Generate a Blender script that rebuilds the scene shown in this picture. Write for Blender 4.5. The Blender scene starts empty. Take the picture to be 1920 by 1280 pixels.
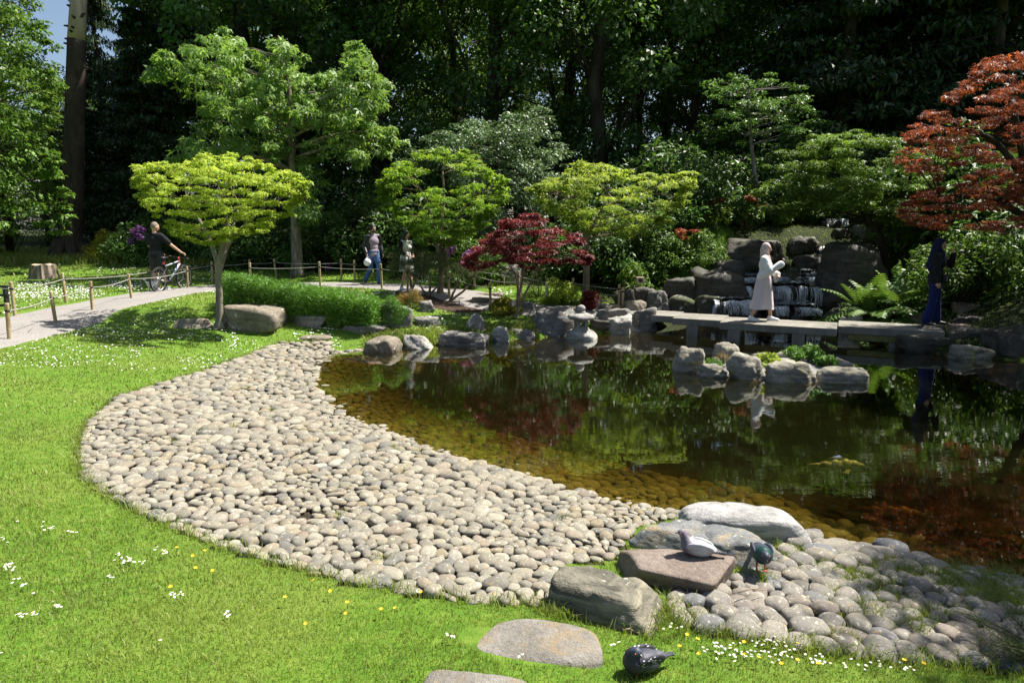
import bpy, bmesh, math, random
import numpy as np
from mathutils import Vector, Matrix, noise as mnoise

# ------------------------------------------------------------------ camera, sky, sun, exposure
scene = bpy.context.scene
COL = scene.collection
CAM_H = 2.3
PITCH = math.atan(210 / 1280)
cam_data = bpy.data.cameras.new("camera")
cam_data.sensor_width = 36.0
cam_data.lens = 24.0
cam_data.clip_end = 2000
cam_data.clip_start = 0.05
cam = bpy.data.objects.new("camera", cam_data)
COL.objects.link(cam)
cam.location = (0, 0, CAM_H)
cam.rotation_euler = (math.pi / 2 - PITCH, 0, 0)
scene.camera = cam

SUN = Vector((0.48, 0.20, 0.85)).normalized()
world = bpy.data.worlds.new("World")
scene.world = world
world.use_nodes = True
wn = world.node_tree
wbg = wn.nodes["Background"]
sky = wn.nodes.new("ShaderNodeTexSky")
sky.sky_type = 'NISHITA'
sky.sun_disc = False
sky.sun_elevation = math.asin(SUN.z)
sky.sun_rotation = math.atan2(SUN.x, SUN.y)
sky.dust_density = 2.0
wn.links.new(sky.outputs[0], wbg.inputs[0])
wbg.inputs[1].default_value = 0.062
sun_data = bpy.data.lights.new("sun", 'SUN')
sun_data.energy = 4.9
sun_data.angle = math.radians(0.53)
sun_data.color = (1.0, 0.95, 0.86)
sun_ob = bpy.data.objects.new("sun", sun_data)
COL.objects.link(sun_ob)
sun_ob.rotation_euler = SUN.to_track_quat('Z', 'Y').to_euler()
scene.view_settings.view_transform = 'Standard'
scene.view_settings.look = 'None'
scene.view_settings.gamma = 1.0
scene.view_settings.use_curve_mapping = False
scene.view_settings.exposure = 1.3
scene.render.engine = 'CYCLES'
cy = scene.cycles
cy.use_denoising = True
try:
    cy.denoiser = 'OPENIMAGEDENOISE'
    cy.denoising_prefilter = 'ACCURATE'
except Exception:
    pass
cy.max_bounces = 7
cy.diffuse_bounces = 3
cy.glossy_bounces = 3
cy.transmission_bounces = 4
cy.transparent_max_bounces = 12
cy.caustics_reflective = False
cy.caustics_refractive = False
cy.sample_clamp_indirect = 6

rng = np.random.default_rng(7)
random.seed(7)

# ------------------------------------------------------------------ small helpers
F_PX = 1280.0
CP, SP = math.cos(PITCH), math.sin(PITCH)

def ray(px, py):
    rx = (px - 960) / F_PX
    ry = -(py - 640) / F_PX
    return Vector((rx, CP + ry * SP, -SP + ry * CP))

def at_z(px, py, z):
    r = ray(px, py)
    t = (z - CAM_H) / r.z
    return Vector((r.x * t, r.y * t, z))

def at_d(px, py, d):
    r = ray(px, py)
    t = d / r.y
    return Vector((r.x * t, d, CAM_H + r.z * t))

def sstep(a, b, x):
    t = np.clip((x - a) / (b - a), 0, 1)
    return t * t * (3 - 2 * t)

def tag(o, label=None, cat=None, group=None, kind=None):
    if label: o["label"] = label
    if cat: o["category"] = cat
    if group: o["group"] = group
    if kind: o["kind"] = kind
    return o

def link(name, me, parent=None, mat=None):
    o = bpy.data.objects.new(name, me)
    COL.objects.link(o)
    if parent is not None:
        o.parent = parent
    if mat is not None and me is not None:
        if isinstance(mat, (list, tuple)):
            for m in mat: me.materials.append(m)
        else:
            me.materials.append(mat)
    return o

def empty(name, loc=(0, 0, 0), rz=0.0):
    o = bpy.data.objects.new(name, None)
    COL.objects.link(o)
    o.location = loc
    o.rotation_euler = (0, 0, rz)
    o.empty_display_size = 0.1
    return o

def np_mesh(name, V, F, smooth=False):
    """F: (m,k) int array, every face with k corners"""
    V = np.asarray(V, dtype=np.float32)
    F = np.asarray(F, dtype=np.int32)
    me = bpy.data.meshes.new(name)
    m, k = F.shape
    me.vertices.add(len(V))
    me.vertices.foreach_set("co", V.ravel())
    me.loops.add(m * k)
    me.loops.foreach_set("vertex_index", F.ravel())
    me.polygons.add(m)
    me.polygons.foreach_set("loop_start", np.arange(0, m * k, k, dtype=np.int32))
    me.polygons.foreach_set("loop_total", np.full(m, k, dtype=np.int32))
    me.update(calc_edges=True)
    if smooth:
        me.polygons.foreach_set("use_smooth", np.ones(m, dtype=bool))
    return me

def py_mesh(name, V, F, smooth=False):
    me = bpy.data.meshes.new(name)
    me.from_pydata([tuple(v) for v in V], [], [tuple(f) for f in F])
    me.update()
    if smooth:
        me.polygons.foreach_set("use_smooth", np.ones(len(me.polygons), dtype=bool))
    return me

class MB:
    """collects simple solids into one mesh"""
    def __init__(self):
        self.V = []; self.F = []
    def add(self, V, F):
        n = len(self.V)
        self.V += [Vector(v) for v in V]
        self.F += [tuple(i + n for i in f) for f in F]
        return self
    def box(self, c, s, R=None):
        c = Vector(c)
        V = []
        for z in (-.5, .5):
            for y in (-.5, .5):
                for x in (-.5, .5):
                    v = Vector((x * s[0], y * s[1], z * s[2]))
                    if R is not None: v = R @ v
                    V.append(c + v)
        return self.add(V, [(0, 2, 3, 1), (4, 5, 7, 6), (0, 1, 5, 4), (2, 6, 7, 3), (0, 4, 6, 2), (1, 3, 7, 5)])
    def tube(self, pts, rad, sides=8, cap=True, squash=None):
        pts = [Vector(p) for p in pts]
        if not hasattr(rad, '__len__'): rad = [rad] * len(pts)
        V = []; F = []
        n = len(pts)
        t0 = (pts[1] - pts[0]).normalized()
        a = Vector((0, 0, 1)) if abs(t0.z) < .9 else Vector((1, 0, 0))
        u = t0.cross(a).normalized()
        for i in range(n):
            t = (pts[min(i + 1, n - 1)] - pts[max(i - 1, 0)])
            if t.length < 1e-9: t = t0
            t = t.normalized()
            u = (u - t * u.dot(t))
            if u.length < 1e-6: u = t.orthogonal()
            u = u.normalized()
            w = t.cross(u)
            for k in range(sides):
                an = 2 * math.pi * k / sides
                V.append(pts[i] + (u * math.cos(an) + w * math.sin(an)) * rad[i])
        for i in range(n - 1):
            for k in range(sides):
                k2 = (k + 1) % sides
                F.append((i * sides + k, i * sides + k2, (i + 1) * sides + k2, (i + 1) * sides + k))
        if cap:
            F.append(tuple(range(sides - 1, -1, -1)))
            F.append(tuple((n - 1) * sides + k for k in range(sides)))
        return self.add(V, F)
    def ball(self, c, r, seg=12, rings=8, R=None):
        c = Vector(c)
        if not hasattr(r, '__len__'): r = (r, r, r)
        V = []; F = []
        def put(v):
            v = Vector((v[0] * r[0], v[1] * r[1], v[2] * r[2]))
            if R is not None: v = R @ v
            V.append(c + v)
        put((0, 0, 1))
        for i in range(1, rings):
            th = math.pi * i / rings
            for k in range(seg):
                ph = 2 * math.pi * k / seg
                put((math.sin(th) * math.cos(ph), math.sin(th) * math.sin(ph), math.cos(th)))
        put((0, 0, -1))
        for k in range(seg):
            F.append((0, 1 + k, 1 + (k + 1) % seg))
        for i in range(rings - 2):
            for k in range(seg):
                a = 1 + i * seg + k; b = 1 + i * seg + (k + 1) % seg
                F.append((a, a + seg, b + seg, b))
        last = len(V) - 1
        for k in range(seg):
            F.append((last, last - seg + (k + 1) % seg, last - seg + k))
        return self.add(V, F)
    def capsule(self, p0, r0, p1, r1, seg=12):
        p0, p1 = Vector(p0), Vector(p1)
        self.tube([p0, p1], [r0, r1], seg)
        self.ball(p0, r0, seg, 8); self.ball(p1, r1, seg, 8)
        return self
    def lathe(self, prof, c=(0, 0, 0), seg=24, sx=1, sy=1, rot=0.0):
        c = Vector(c); V = []; F = []
        n = len(prof)
        for (r, z) in prof:
            for k in range(seg):
                a = 2 * math.pi * k / seg + rot
                V.append(c + Vector((r * math.cos(a) * sx, r * math.sin(a) * sy, z)))
        for i in range(n - 1):
            for k in range(seg):
                k2 = (k + 1) % seg
                F.append((i * seg + k, i * seg + k2, (i + 1) * seg + k2, (i + 1) * seg + k))
        F.append(tuple(range(seg - 1, -1, -1)))
        F.append(tuple((n - 1) * seg + k for k in range(seg)))
        return self.add(V, F)
    def mesh(self, name, smooth=True):
        return py_mesh(name, self.V, self.F, smooth)
    def obj(self, name, mat, parent=None, smooth=True):
        return link(name, self.mesh(name, smooth), parent, mat)
    def blob(self, name, mat, parent=None, voxel=0.01, smooth=4, fac=0.5):
        """union of everything collected, as one continuous skin"""
        me = self.mesh(name + "_raw")
        o = bpy.data.objects.new(name + "_tmp", me)
        COL.objects.link(o)
        m = o.modifiers.new("r", 'REMESH'); m.mode = 'VOXEL'; m.voxel_size = voxel
        if smooth:
            s = o.modifiers.new("s", 'SMOOTH'); s.factor = fac; s.iterations = smooth
        dg = bpy.context.evaluated_depsgraph_get()
        me2 = bpy.data.meshes.new_from_object(o.evaluated_get(dg))
        bpy.data.objects.remove(o); bpy.data.meshes.remove(me)
        me2.name = name
        me2.materials.clear()
        me2.polygons.foreach_set("use_smooth", np.ones(len(me2.polygons), dtype=bool))
        return link(name, me2, parent, mat)

def bevel_mesh(me, w, seg=2):
    bm = bmesh.new(); bm.from_mesh(me)
    bmesh.ops.bevel(bm, geom=bm.edges[:], offset=w, segments=seg, affect='EDGES', profile=0.6)
    bm.to_mesh(me); bm.free(); me.update()
    return me

# ------------------------------------------------------------------ materials
class NT:
    def __init__(self, name):
        self.m = bpy.data.materials.new(name)
        self.m.use_nodes = True
        self.t = self.m.node_tree
        self.t.nodes.clear()
        self.out = self.t.nodes.new("ShaderNodeOutputMaterial")
    def n(self, typ, **kw):
        nd = self.t.nodes.new("ShaderNode" + typ)
        ins = kw.pop('ins', None)
        for k, v in kw.items(): setattr(nd, k, v)
        if ins:
            for k, v in ins.items(): self.set(nd, k, v)
        return nd
    def set(self, nd, key, v):
        s = nd.inputs[key]
        if isinstance(v, bpy.types.NodeSocket): self.t.links.new(v, s)
        elif hasattr(v, 'outputs'): self.t.links.new(v.outputs[0], s)
        else:
            if hasattr(v, '__len__') and len(v) == 3 and s.type == 'RGBA': v = (*v, 1)
            s.default_value = v
    def ramp(self, fac, stops, interp='LINEAR'):
        r = self.n('ValToRGB')
        r.color_ramp.interpolation = interp
        e = r.color_ramp.elements
        while len(e) < len(stops): e.new(0.5)
        for el, (p, c) in zip(e, stops):
            el.position = p
            el.color = (*c, 1) if len(c) == 3 else c
        self.set(r, 'Fac', fac)
        return r.outputs[0]
    def noise(self, vec, scale, detail=4, rough=0.55, dist=0.0):
        nd = self.n('TexNoise', ins={'Scale': scale, 'Detail': detail, 'Roughness': rough, 'Distortion': dist})
        if vec is not None: self.set(nd, 'Vector', vec)
        return nd.outputs[0]
    def mix(self, fac, a, b, mode='MIX'):
        nd = self.n('MixRGB', blend_type=mode)
        self.set(nd, 0, fac); self.set(nd, 1, a); self.set(nd, 2, b)
        return nd.outputs[0]
    def math(self, op, a, b=None):
        nd = self.n('Math', operation=op)
        self.set(nd, 0, a)
        if b is not None: self.set(nd, 1, b)
        return nd.outputs[0]
    def coord(self, which='Object'):
        return self.n('TexCoord').outputs[which]
    def mapping(self, vec, scale=(1, 1, 1), rot=(0, 0, 0), loc=(0, 0, 0)):
        nd = self.n('Mapping', ins={'Scale': scale, 'Rotation': rot, 'Location': loc})
        self.set(nd, 'Vector', vec)
        return nd.outputs[0]
    def bump(self, h, strength=0.4, dist=0.02):
        nd = self.n('Bump', ins={'Strength': strength, 'Distance': dist, 'Height': h})
        return nd.outputs[0]
    def pbr(self, col, rough=0.7, spec=0.3, metal=0.0, normal=None, **kw):
        p = self.n('BsdfPrincipled')
        self.set(p, 'Base Color', col); self.set(p, 'Roughness', rough)
        self.set(p, 'Specular IOR Level', spec); self.set(p, 'Metallic', metal)
        if normal is not None: self.set(p, 'Normal', normal)
        for k, v in kw.items(): self.set(p, k.replace('_', ' '), v)
        return p.outputs[0]
    def done(self, shader):
        self.t.links.new(shader, self.out.inputs['Surface'])
        return self.m

def mat_plain(name, col, rough=0.6, spec=0.3, metal=0.0, var=0.12, scale=25.0, bump=0.0):
    t = NT(name)
    nz = t.noise(t.coord(), scale, 3)
    c1 = tuple(max(0, c * (1 - var)) for c in col); c2 = tuple(min(1, c * (1 + var)) for c in col)
    c = t.ramp(nz, [(0.3, c1), (0.7, c2)])
    nrm = t.bump(nz, bump, 0.01) if bump else None
    return t.done(t.pbr(c, rough, spec, metal, nrm))

def mat_leaf(name, cols, transl=0.35, rough=0.5, spec=0.35, big=0.35, attr=None, cols2=None):
    """cols: list of leaf colours picked per leaf; cols2 blended in by the mesh attribute 'young'"""
    t = NT(name)
    isl = t.n('NewGeometry').outputs['Random Per Island']
    oi = t.n('ObjectInfo').outputs['Random']
    r = t.math('FRACT', t.math('ADD', isl, oi))
    st = [(i / max(1, len(cols) - 1), c) for i, c in enumerate(cols)]
    c = t.ramp(r, st)
    if cols2:
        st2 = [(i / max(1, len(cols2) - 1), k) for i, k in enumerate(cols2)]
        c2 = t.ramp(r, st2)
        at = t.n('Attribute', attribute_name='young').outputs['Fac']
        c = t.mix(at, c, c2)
    nz = t.noise(t.coord(), 0.9, 2)
    k = t.ramp(nz, [(0.35, (1 - big,) * 3), (0.65, (1 + big * .5,) * 3)])
    c = t.mix(1.0, c, k, 'MULTIPLY')
    p = t.pbr(c, rough, spec)
    tr = t.n('BsdfTranslucent')
    tc = t.mix(1.0, c, (1.25, 1.2, 0.7, 1), 'MULTIPLY')
    t.set(tr, 'Color', tc)
    mx = t.n('MixShader')
    t.set(mx, 0, transl); t.set(mx, 1, p); t.set(mx, 2, tr.outputs[0])
    return t.done(mx.outputs[0])

def mat_rock(name, dark, mid, light, lichen=(0.5, 0.5, 0.42), lich=0.25, scale=2.2, strata=0.0, rough=0.85, spec=0.25, moss=0.0, crack=1.0, stain=None):
    t = NT(name)
    v0 = t.coord()
    oi = t.n('ObjectInfo')
    off = t.n('VectorMath', operation='SCALE'); t.set(off, 0, (7.1, 3.3, 5.7)); t.set(off, 'Scale', t.math('MULTIPLY', oi.outputs['Random'], 9.0))
    add = t.n('VectorMath', operation='ADD'); t.set(add, 0, v0); t.set(add, 1, off.outputs[0])
    v = add.outputs[0]
    n1 = t.noise(v, scale, 6, 0.62, 0.3)
    n2 = t.noise(v, scale * 6, 5, 0.7)
    n3 = t.noise(v, scale * 32, 3, 0.75)
    c = t.ramp(t.math('ADD', t.math('MULTIPLY', n1, 0.6), t.math('MULTIPLY', n2, 0.4)), [(0.36, dark), (0.5, mid), (0.66, light)])
    # fine mineral grain
    c = t.mix(0.75, c, t.ramp(n3, [(0.3, (0.5,) * 3), (0.62, (1.18,) * 3)]), 'MULTIPLY')
    h = t.math('ADD', t.math('MULTIPLY', n2, 0.7), t.math('MULTIPLY', n3, 0.22))
    if strata:
        sv = t.mapping(v, (0.55, 0.55, 5.0), (0.35, 0.2, 0))
        s = t.noise(sv, scale * 1.6, 5, 0.6, 0.6)
        c = t.mix(strata, c, t.ramp(s, [(0.38, tuple(k * 0.5 for k in dark)), (0.5, mid), (0.62, light)]))
        h = t.math('ADD', h, t.math('MULTIPLY', s, 0.9 * strata))
    vo = t.n('TexVoronoi', feature='DISTANCE_TO_EDGE', ins={'Scale': scale * 0.9})
    dv = t.n('MixRGB', blend_type='ADD'); t.set(dv, 0, 0.35); t.set(dv, 1, v); t.set(dv, 2, t.n('TexNoise', ins={'Scale': scale * 2, 'Vector': v}).outputs['Color'])
    t.set(vo, 'Vector', dv.outputs[0])
    ck = t.ramp(vo.outputs['Distance'], [(0.0, (0.0,) * 3), (0.03, (1.0,) * 3)])
    ckc = t.mix(0.45 * crack, (1, 1, 1, 1), t.ramp(vo.outputs['Distance'], [(0.0, (0.25,) * 3), (0.025, (1.0,) * 3)]), 'MULTIPLY')
    c = t.mix(1.0, c, ckc, 'MULTIPLY')
    h = t.math('ADD', h, t.math('MULTIPLY', ck, 0.12 * crack))
    if stain:
        ns = t.noise(v, scale * 1.3, 4, 0.6, 0.8)
        c = t.mix(t.ramp(ns, [(0.5, (0, 0, 0)), (0.68, (0.75,) * 3)]), c, stain)
    if lich:
        nl = t.noise(v, scale * 4.5, 3, 0.5)
        c = t.mix(t.ramp(nl, [(0.68 - lich * 0.12, (0, 0, 0)), (0.70 - lich * 0.1, (0.8,) * 3)]), c, lichen)
    if moss:
        g = t.n('NewGeometry')
        sx = t.n('SeparateXYZ'); t.set(sx, 0, g.outputs['Normal'])
        mm = t.math('MULTIPLY', t.ramp(t.noise(v, scale * 2.2, 5, 0.65), [(0.46, (0, 0, 0)), (0.6, (1, 1, 1))]), t.ramp(sx.outputs[2], [(0.1, (0.2,) * 3), (0.7, (1, 1, 1))]))
        c = t.mix(t.math('MULTIPLY', mm, moss), c, (0.045, 0.075, 0.012, 1))
    return t.done(t.pbr(c, rough, spec, 0, t.bump(h, 0.9, 0.03)))
# ------------------------------------------------------------------ pond outline and terrain
def z0(px, py): 
    p = at_z(px, py, 0.0); return (p.x, p.y)
near_px = [(1920, 1092), (1800, 1076), (1690, 1053), (1580, 1030), (1480, 1000), (1380, 985), (1285, 968), (1190, 948), (1094, 929), (969, 893), (875, 866),
           (781, 833), (719, 808), (641, 777), (594, 750), (574, 711), (585, 682), (622, 659)]
far_px = [(690, 654), (760, 651), (830, 646), (920, 639), (1000, 634), (1060, 629), (1130, 626), (1228, 619)]
POND = [(12.5, 8.2), (11.0, 5.6), (7.5, 4.3), (5.2, 4.1)] + [z0(*p) for p in near_px] + [z0(*p) for p in far_px] + \
       [(3.9, 16.4), (5.0, 17.1), (7.0, 17.2), (8.2, 16.3), (8.4, 14.6), (7.7, 13.2), (8.0, 12.5), (8.9, 11.9), (10.5, 11.3)]
POND = np.array(POND)

def in_poly(P, poly):
    x, y = P[:, 0], P[:, 1]
    ins = np.zeros(len(P), bool)
    n = len(poly)
    for i in range(n):
        x1, y1 = poly[i]; x2, y2 = poly[(i + 1) % n]
        if y1 == y2: continue
        c = ((y1 > y) != (y2 > y)) & (x < (x2 - x1) * (y - y1) / (y2 - y1) + x1)
        ins ^= c
    return ins

def poly_dist(P, poly, closed=True):
    d = np.full(len(P), 1e9)
    n = len(poly)
    for i in range(n if closed else n - 1):
        a = np.array(poly[i][:2]); b = np.array(poly[(i + 1) % n][:2])
        ab = b - a
        t = np.clip(((P - a) @ ab) / max(1e-12, ab @ ab), 0, 1)
        d = np.minimum(d, np.hypot(*(P - a - t[:, None] * ab).T))
    return d

def shore_sd(P):
    d = poly_dist(P, POND)
    return np.where(in_poly(P, POND), -d, d)

PATH_C = [(-8.0, 5.0), (-8.7, 9.0), (-8.85, 12.0), (-9.05, 15.0), (-9.1, 17.5), (-8.6, 19.2), (-7.2, 20.2), (-5.5, 20.4), (-4.0, 20.0), (-2.7, 19.0),
          (-1.7, 17.9), (-0.9, 17.0), (0.0, 16.35), (1.1, 16.15), (2.3, 16.1), (3.4, 16.0)]
def catmull(P, n=8):
    P = [np.array(p, float) for p in P]
    out = []
    for i in range(len(P) - 1):
        p0 = P[max(i - 1, 0)]; p1 = P[i]; p2 = P[i + 1]; p3 = P[min(i + 2, len(P) - 1)]
        for k in range(n):
            t = k / n
            out.append(0.5 * ((2 * p1) + (-p0 + p2) * t + (2 * p0 - 5 * p1 + 4 * p2 - p3) * t * t + (-p0 + 3 * p1 - 3 * p2 + p3) * t ** 3))
    out.append(P[-1])
    return np.array(out)
PATH = catmull(PATH_C, 6)
def path_half(i):   # half width along the path
    f = i / (len(PATH) - 1)
    return 1.0 if f < 0.45 else (1.0 - (f - 0.45) / 0.55 * 0.4)

def vnoise(x, y, s, seed=0):
    """cheap smooth value noise, vectorised"""
    x = x * s + seed * 17.13; y = y * s + seed * 9.71
    xi = np.floor(x); yi = np.floor(y)
    fx = x - xi; fy = y - yi
    fx = fx * fx * (3 - 2 * fx); fy = fy * fy * (3 - 2 * fy)
    def h(a, b):
        v = np.sin(a * 127.1 + b * 311.7 + seed * 74.7) * 43758.5453
        return v - np.floor(v)
    return (h(xi, yi) * (1 - fx) + h(xi + 1, yi) * fx) * (1 - fy) + (h(xi, yi + 1) * (1 - fx) + h(xi + 1, yi + 1) * fx) * fy

def terrain(P, path=True):
    P = np.asarray(P, float)
    x, y = P[:, 0], P[:, 1]
    sd = shore_sd(P)
    out = np.maximum(sd, 0)
    near = np.interp(out, [0, 0.25, 2.6, 6.5, 200], [0.0, 0.04, 0.30, 0.68, 0.68])
    far = np.interp(out, [0, 0.2, 0.9, 3.6, 200], [0.02, 0.16, 0.36, 0.68, 0.68])
    w = sstep(12.2, 13.6, y + 0.10 * x)
    z = near * (1 - w) + far * w
    z = z + 0.45 * sstep(20.5, 28, y) + 1.0 * sstep(28, 48, y) * (1 - 0.3 * sstep(-10, -20, x))
    hill = sstep(2.5, 5.5, x) * sstep(16.9, 21.5, y)
    z = z + 1.75 * hill + sstep(8.6, 12.0, x) * sstep(9, 14, y) * 0.7 * (1 - hill)
    bed = -np.minimum(0.85, 0.02 + 0.17 * np.maximum(-sd, 0))
    z = np.where(sd < 0, bed, z)
    z = z + 0.018 * (vnoise(x, y, 0.9, 1) - 0.5) * np.clip(out, 0, 1) + 0.05 * (vnoise(x, y, 0.25, 2) - 0.5) * sstep(2, 6, out)
    if path:
        pd = poly_dist(P, PATH, False)
        z = z - 0.03 * (1 - sstep(0.6, 0.95, pd))
    return z

# cached height grid for quick lookups
GX0, GX1, GY0, GY1, GS = -36.0, 40.0, 0.0, 62.0, 0.1
_gx = np.arange(GX0, GX1 + GS / 2, GS); _gy = np.arange(GY0, GY1 + GS / 2, GS)
_mx, _my = np.meshgrid(_gx, _gy)
HG = terrain(np.c_[_mx.ravel(), _my.ravel()]).reshape(_mx.shape)
def hz(x, y):
    x = np.asarray(x, float); y = np.asarray(y, float)
    u = np.clip((x - GX0) / GS, 0, len(_gx) - 1.001); v = np.clip((y - GY0) / GS, 0, len(_gy) - 1.001)
    i = u.astype(int); j = v.astype(int); fu = u - i; fv = v - j
    return (HG[j, i] * (1 - fu) + HG[j, i + 1] * fu) * (1 - fv) + (HG[j + 1, i] * (1 - fu) + HG[j + 1, i + 1] * fu) * fv
def gz(x, y): return float(hz(np.array([x]), np.array([y]))[0])

_T = np.concatenate([np.arange(1.2, 12, 0.02), np.arange(12, 60, 0.05)])
def G(px, py):
    """where the line of sight through a pixel first meets the ground"""
    r = ray(px, py)
    t = _T / r.y
    z = CAM_H + r.z * t
    h = np.maximum(hz(r.x * t, _T), 0.0 * t)
    k = np.argmax(z <= h)
    if z[k] > h[k]: k = len(_T) - 1
    return Vector((r.x * t[k], _T[k], float(h[k])))

def Gv(px, py):
    px = np.asarray(px, float); py = np.asarray(py, float)
    rx = (px - 960) / F_PX; ry = -(py - 640) / F_PX
    dy = CP + ry * SP; dz = -SP + ry * CP
    out = np.empty((len(px), 3))
    TT = _T[::2]
    for a in range(0, len(px), 1000):
        s = slice(a, a + 1000)
        t = TT[None] / dy[s, None]
        z = CAM_H + dz[s, None] * t
        h = np.maximum(hz(rx[s, None] * t, np.broadcast_to(TT[None], t.shape)), 0)
        k = np.argmax(z <= h, 1)
        i = np.arange(len(k))
        out[s] = np.c_[rx[s] * t[i, k], TT[k], h[i, k]]
    return out

# ------------------------------------------------------------------ ground materials
def m_lawn():
    t = NT("lawn")
    v = t.coord()
    n1 = t.noise(v, 0.8, 4); n2 = t.noise(v, 9, 5, 0.7); n3 = t.noise(v, 90, 3, 0.8)
    c = t.ramp(n2, [(0.3, (0.06, 0.13, 0.012)), (0.5, (0.10, 0.20, 0.018)), (0.72, (0.17, 0.25, 0.035))])
    c = t.mix(t.ramp(n1, [(0.45, (0, 0, 0)), (0.75, (0.45,) * 3)]), c, (0.20, 0.22, 0.05, 1))
    c = t.mix(0.6, c, t.ramp(n3, [(0.25, (0.45,) * 3), (0.65, (1.15,) * 3)]), 'MULTIPLY')
    return t.done(t.pbr(c, 0.85, 0.15, 0, t.bump(n3, 0.8, 0.02)))
def m_soil(name, a, b, c3, sc=14):
    t = NT(name)
    v = t.coord()
    n1 = t.noise(v, sc, 6, 0.7); n2 = t.noise(v, sc * 7, 4, 0.75)
    c = t.ramp(n1, [(0.3, a), (0.5, b), (0.7, c3)])
    c = t.mix(0.8, c, t.ramp(n2, [(0.3, (0.5,) * 3), (0.65, (1.25,) * 3)]), 'MULTIPLY')
    return t.done(t.pbr(c, 0.92, 0.15, 0, t.bump(t.math('ADD', n1, n2), 1.0, 0.03)))
def m_path():
    t = NT("path_gravel")
    v = t.coord()
    n1 = t.noise(v, 1.3, 5, 0.6); n2 = t.noise(v, 60, 3, 0.8); vo = t.n('TexVoronoi', ins={'Scale': 85.0}); t.set(vo, 'Vector', v)
    c = t.ramp(n1, [(0.3, (0.135, 0.112, 0.092)), (0.7, (0.20, 0.168, 0.14))])
    c = t.mix(0.7, c, t.ramp(n2, [(0.25, (0.6,) * 3), (0.7, (1.2,) * 3)]), 'MULTIPLY')
    c = t.mix(0.35, c, t.n('HueSaturation', ins={'Saturation': 0.2, 'Value': 0.6, 'Color': vo.outputs['Color']}).outputs[0])
    return t.done(t.pbr(c, 0.9, 0.2, 0, t.bump(t.math('ADD', n2, vo.outputs['Distance']), 0.8, 0.01)))
def m_bed():
    t = NT("pond_bed_silt")
    v = t.coord()
    n1 = t.noise(v, 1.4, 5, 0.6, 0.5)
    c = t.ramp(n1, [(0.3, (0.030, 0.022, 0.008)), (0.55, (0.065, 0.048, 0.015)), (0.75, (0.10, 0.075, 0.022))])
    return t.done(t.pbr(c, 0.95, 0.1))
def m_water():
    t = NT("pond_water")
    v = t.coord()
    w1 = t.noise(t.mapping(v, (2.2, 6.5, 1)), 1.0, 3, 0.5, 0.2)
    w2 = t.noise(t.mapping(v, (0.5, 1.1, 1)), 1.0, 2, 0.5)
    w3 = t.noise(t.mapping(v, (9, 26, 1)), 1.0, 2, 0.5)
    amp = t.ramp(t.noise(v, 0.35, 2), [(0.38, (0.2,) * 3), (0.62, (1,) * 3)])
    h = t.math('ADD', t.math('ADD', t.math('MULTIPLY', w1, t.math('MULTIPLY', amp, 0.34)), t.math('MULTIPLY', w2, 0.4)), t.math('MULTIPLY', t.math('MULTIPLY', w3, amp), 0.085))
    nrm = t.bump(h, 0.10, 0.030)
    fr = t.n('Fresnel', ins={'IOR': 1.36, 'Normal': nrm})
    gl = t.n('BsdfGlossy', ins={'Color': (0.92, 0.95, 0.93, 1), 'Roughness': 0.006, 'Normal': nrm})
    tr = t.n('BsdfTransparent', ins={'Color': (0.86, 0.76, 0.33, 1)})
    di = t.n('BsdfDiffuse', ins={'Color': (0.016, 0.016, 0.004, 1)})
    murk = t.n('MixShader', ins={0: 0.26}); t.set(murk, 1, tr.outputs[0]); t.set(murk, 2, di.outputs[0])
    mx = t.n('MixShader'); t.set(mx, 0, t.math('MULTIPLY', fr.outputs[0], 1.7)); t.set(mx, 1, murk.outputs[0]); t.set(mx, 2, gl.outputs[0])
    m = t.done(mx.outputs[0])
    # the deeper the water, the less of the bed is seen
    va = t.n('VolumeAbsorption', ins={'Color': (0.42, 0.33, 0.04, 1), 'Density': 2.6})
    t.t.links.new(va.outputs[0], t.out.inputs['Volume'])
    return m
M_LAWN = m_lawn()
M_SOIL = m_soil("joint_soil", (0.035, 0.028, 0.02), (0.065, 0.053, 0.036), (0.11, 0.09, 0.06))
M_MULCH = m_soil("bark_mulch", (0.035, 0.022, 0.014), (0.075, 0.05, 0.035), (0.15, 0.11, 0.08), 18)
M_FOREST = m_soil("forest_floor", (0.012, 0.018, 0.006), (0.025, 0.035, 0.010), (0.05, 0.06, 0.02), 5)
M_BED = m_bed()
M_PATH = m_path()
M_WATER = m_water()

# ------------------------------------------------------------------ ground sheets
beach_edge_px = [(1285, 968), (1195, 990), (1150, 1050), (1060, 1062), (1035, 1100), (1040, 1140), (960, 1138), (850, 1128), (690, 1103), (560, 1072), (400, 1022), (300, 982), (205, 935), (152, 895), (146, 845), (160, 795),
                 (215, 748), (300, 720), (400, 690), (470, 664), (525, 643), (622, 640)]
_be = [G(*p) for p in beach_edge_px]
shore_left = [Vector((*z0(*p), 0)) for p in near_px[6:]]
BEACH = np.array([(p.x, p.y) for p in _be] + [(p.x, p.y) for p in reversed(shore_left)])
patch_edge_px = [(1470, 1000), (1455, 1050), (1385, 1085), (1250, 1115), (1256, 1160), (1300, 1185), (1420, 1208), (1520, 1225), (1640, 1240), (1760, 1250), (1925, 1262)]
_pe = [G(*p) for p in patch_edge_px]
PATCH = np.array([(p.x, p.y) for p in _pe] + [(3.6, 3.15), (5.0, 3.3), (5.2, 4.1)] + [z0(*p) for p in near_px[:5]])
mulch_px = [(735, 540), (790, 536), (857, 546), (905, 556), (925, 566), (945, 582), (900, 586), (857, 588), (813, 578), (785, 562), (745, 552)]
MULCH = np.array([(p.x, p.y) for p in [G(*q) for q in mulch_px]])

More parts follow.
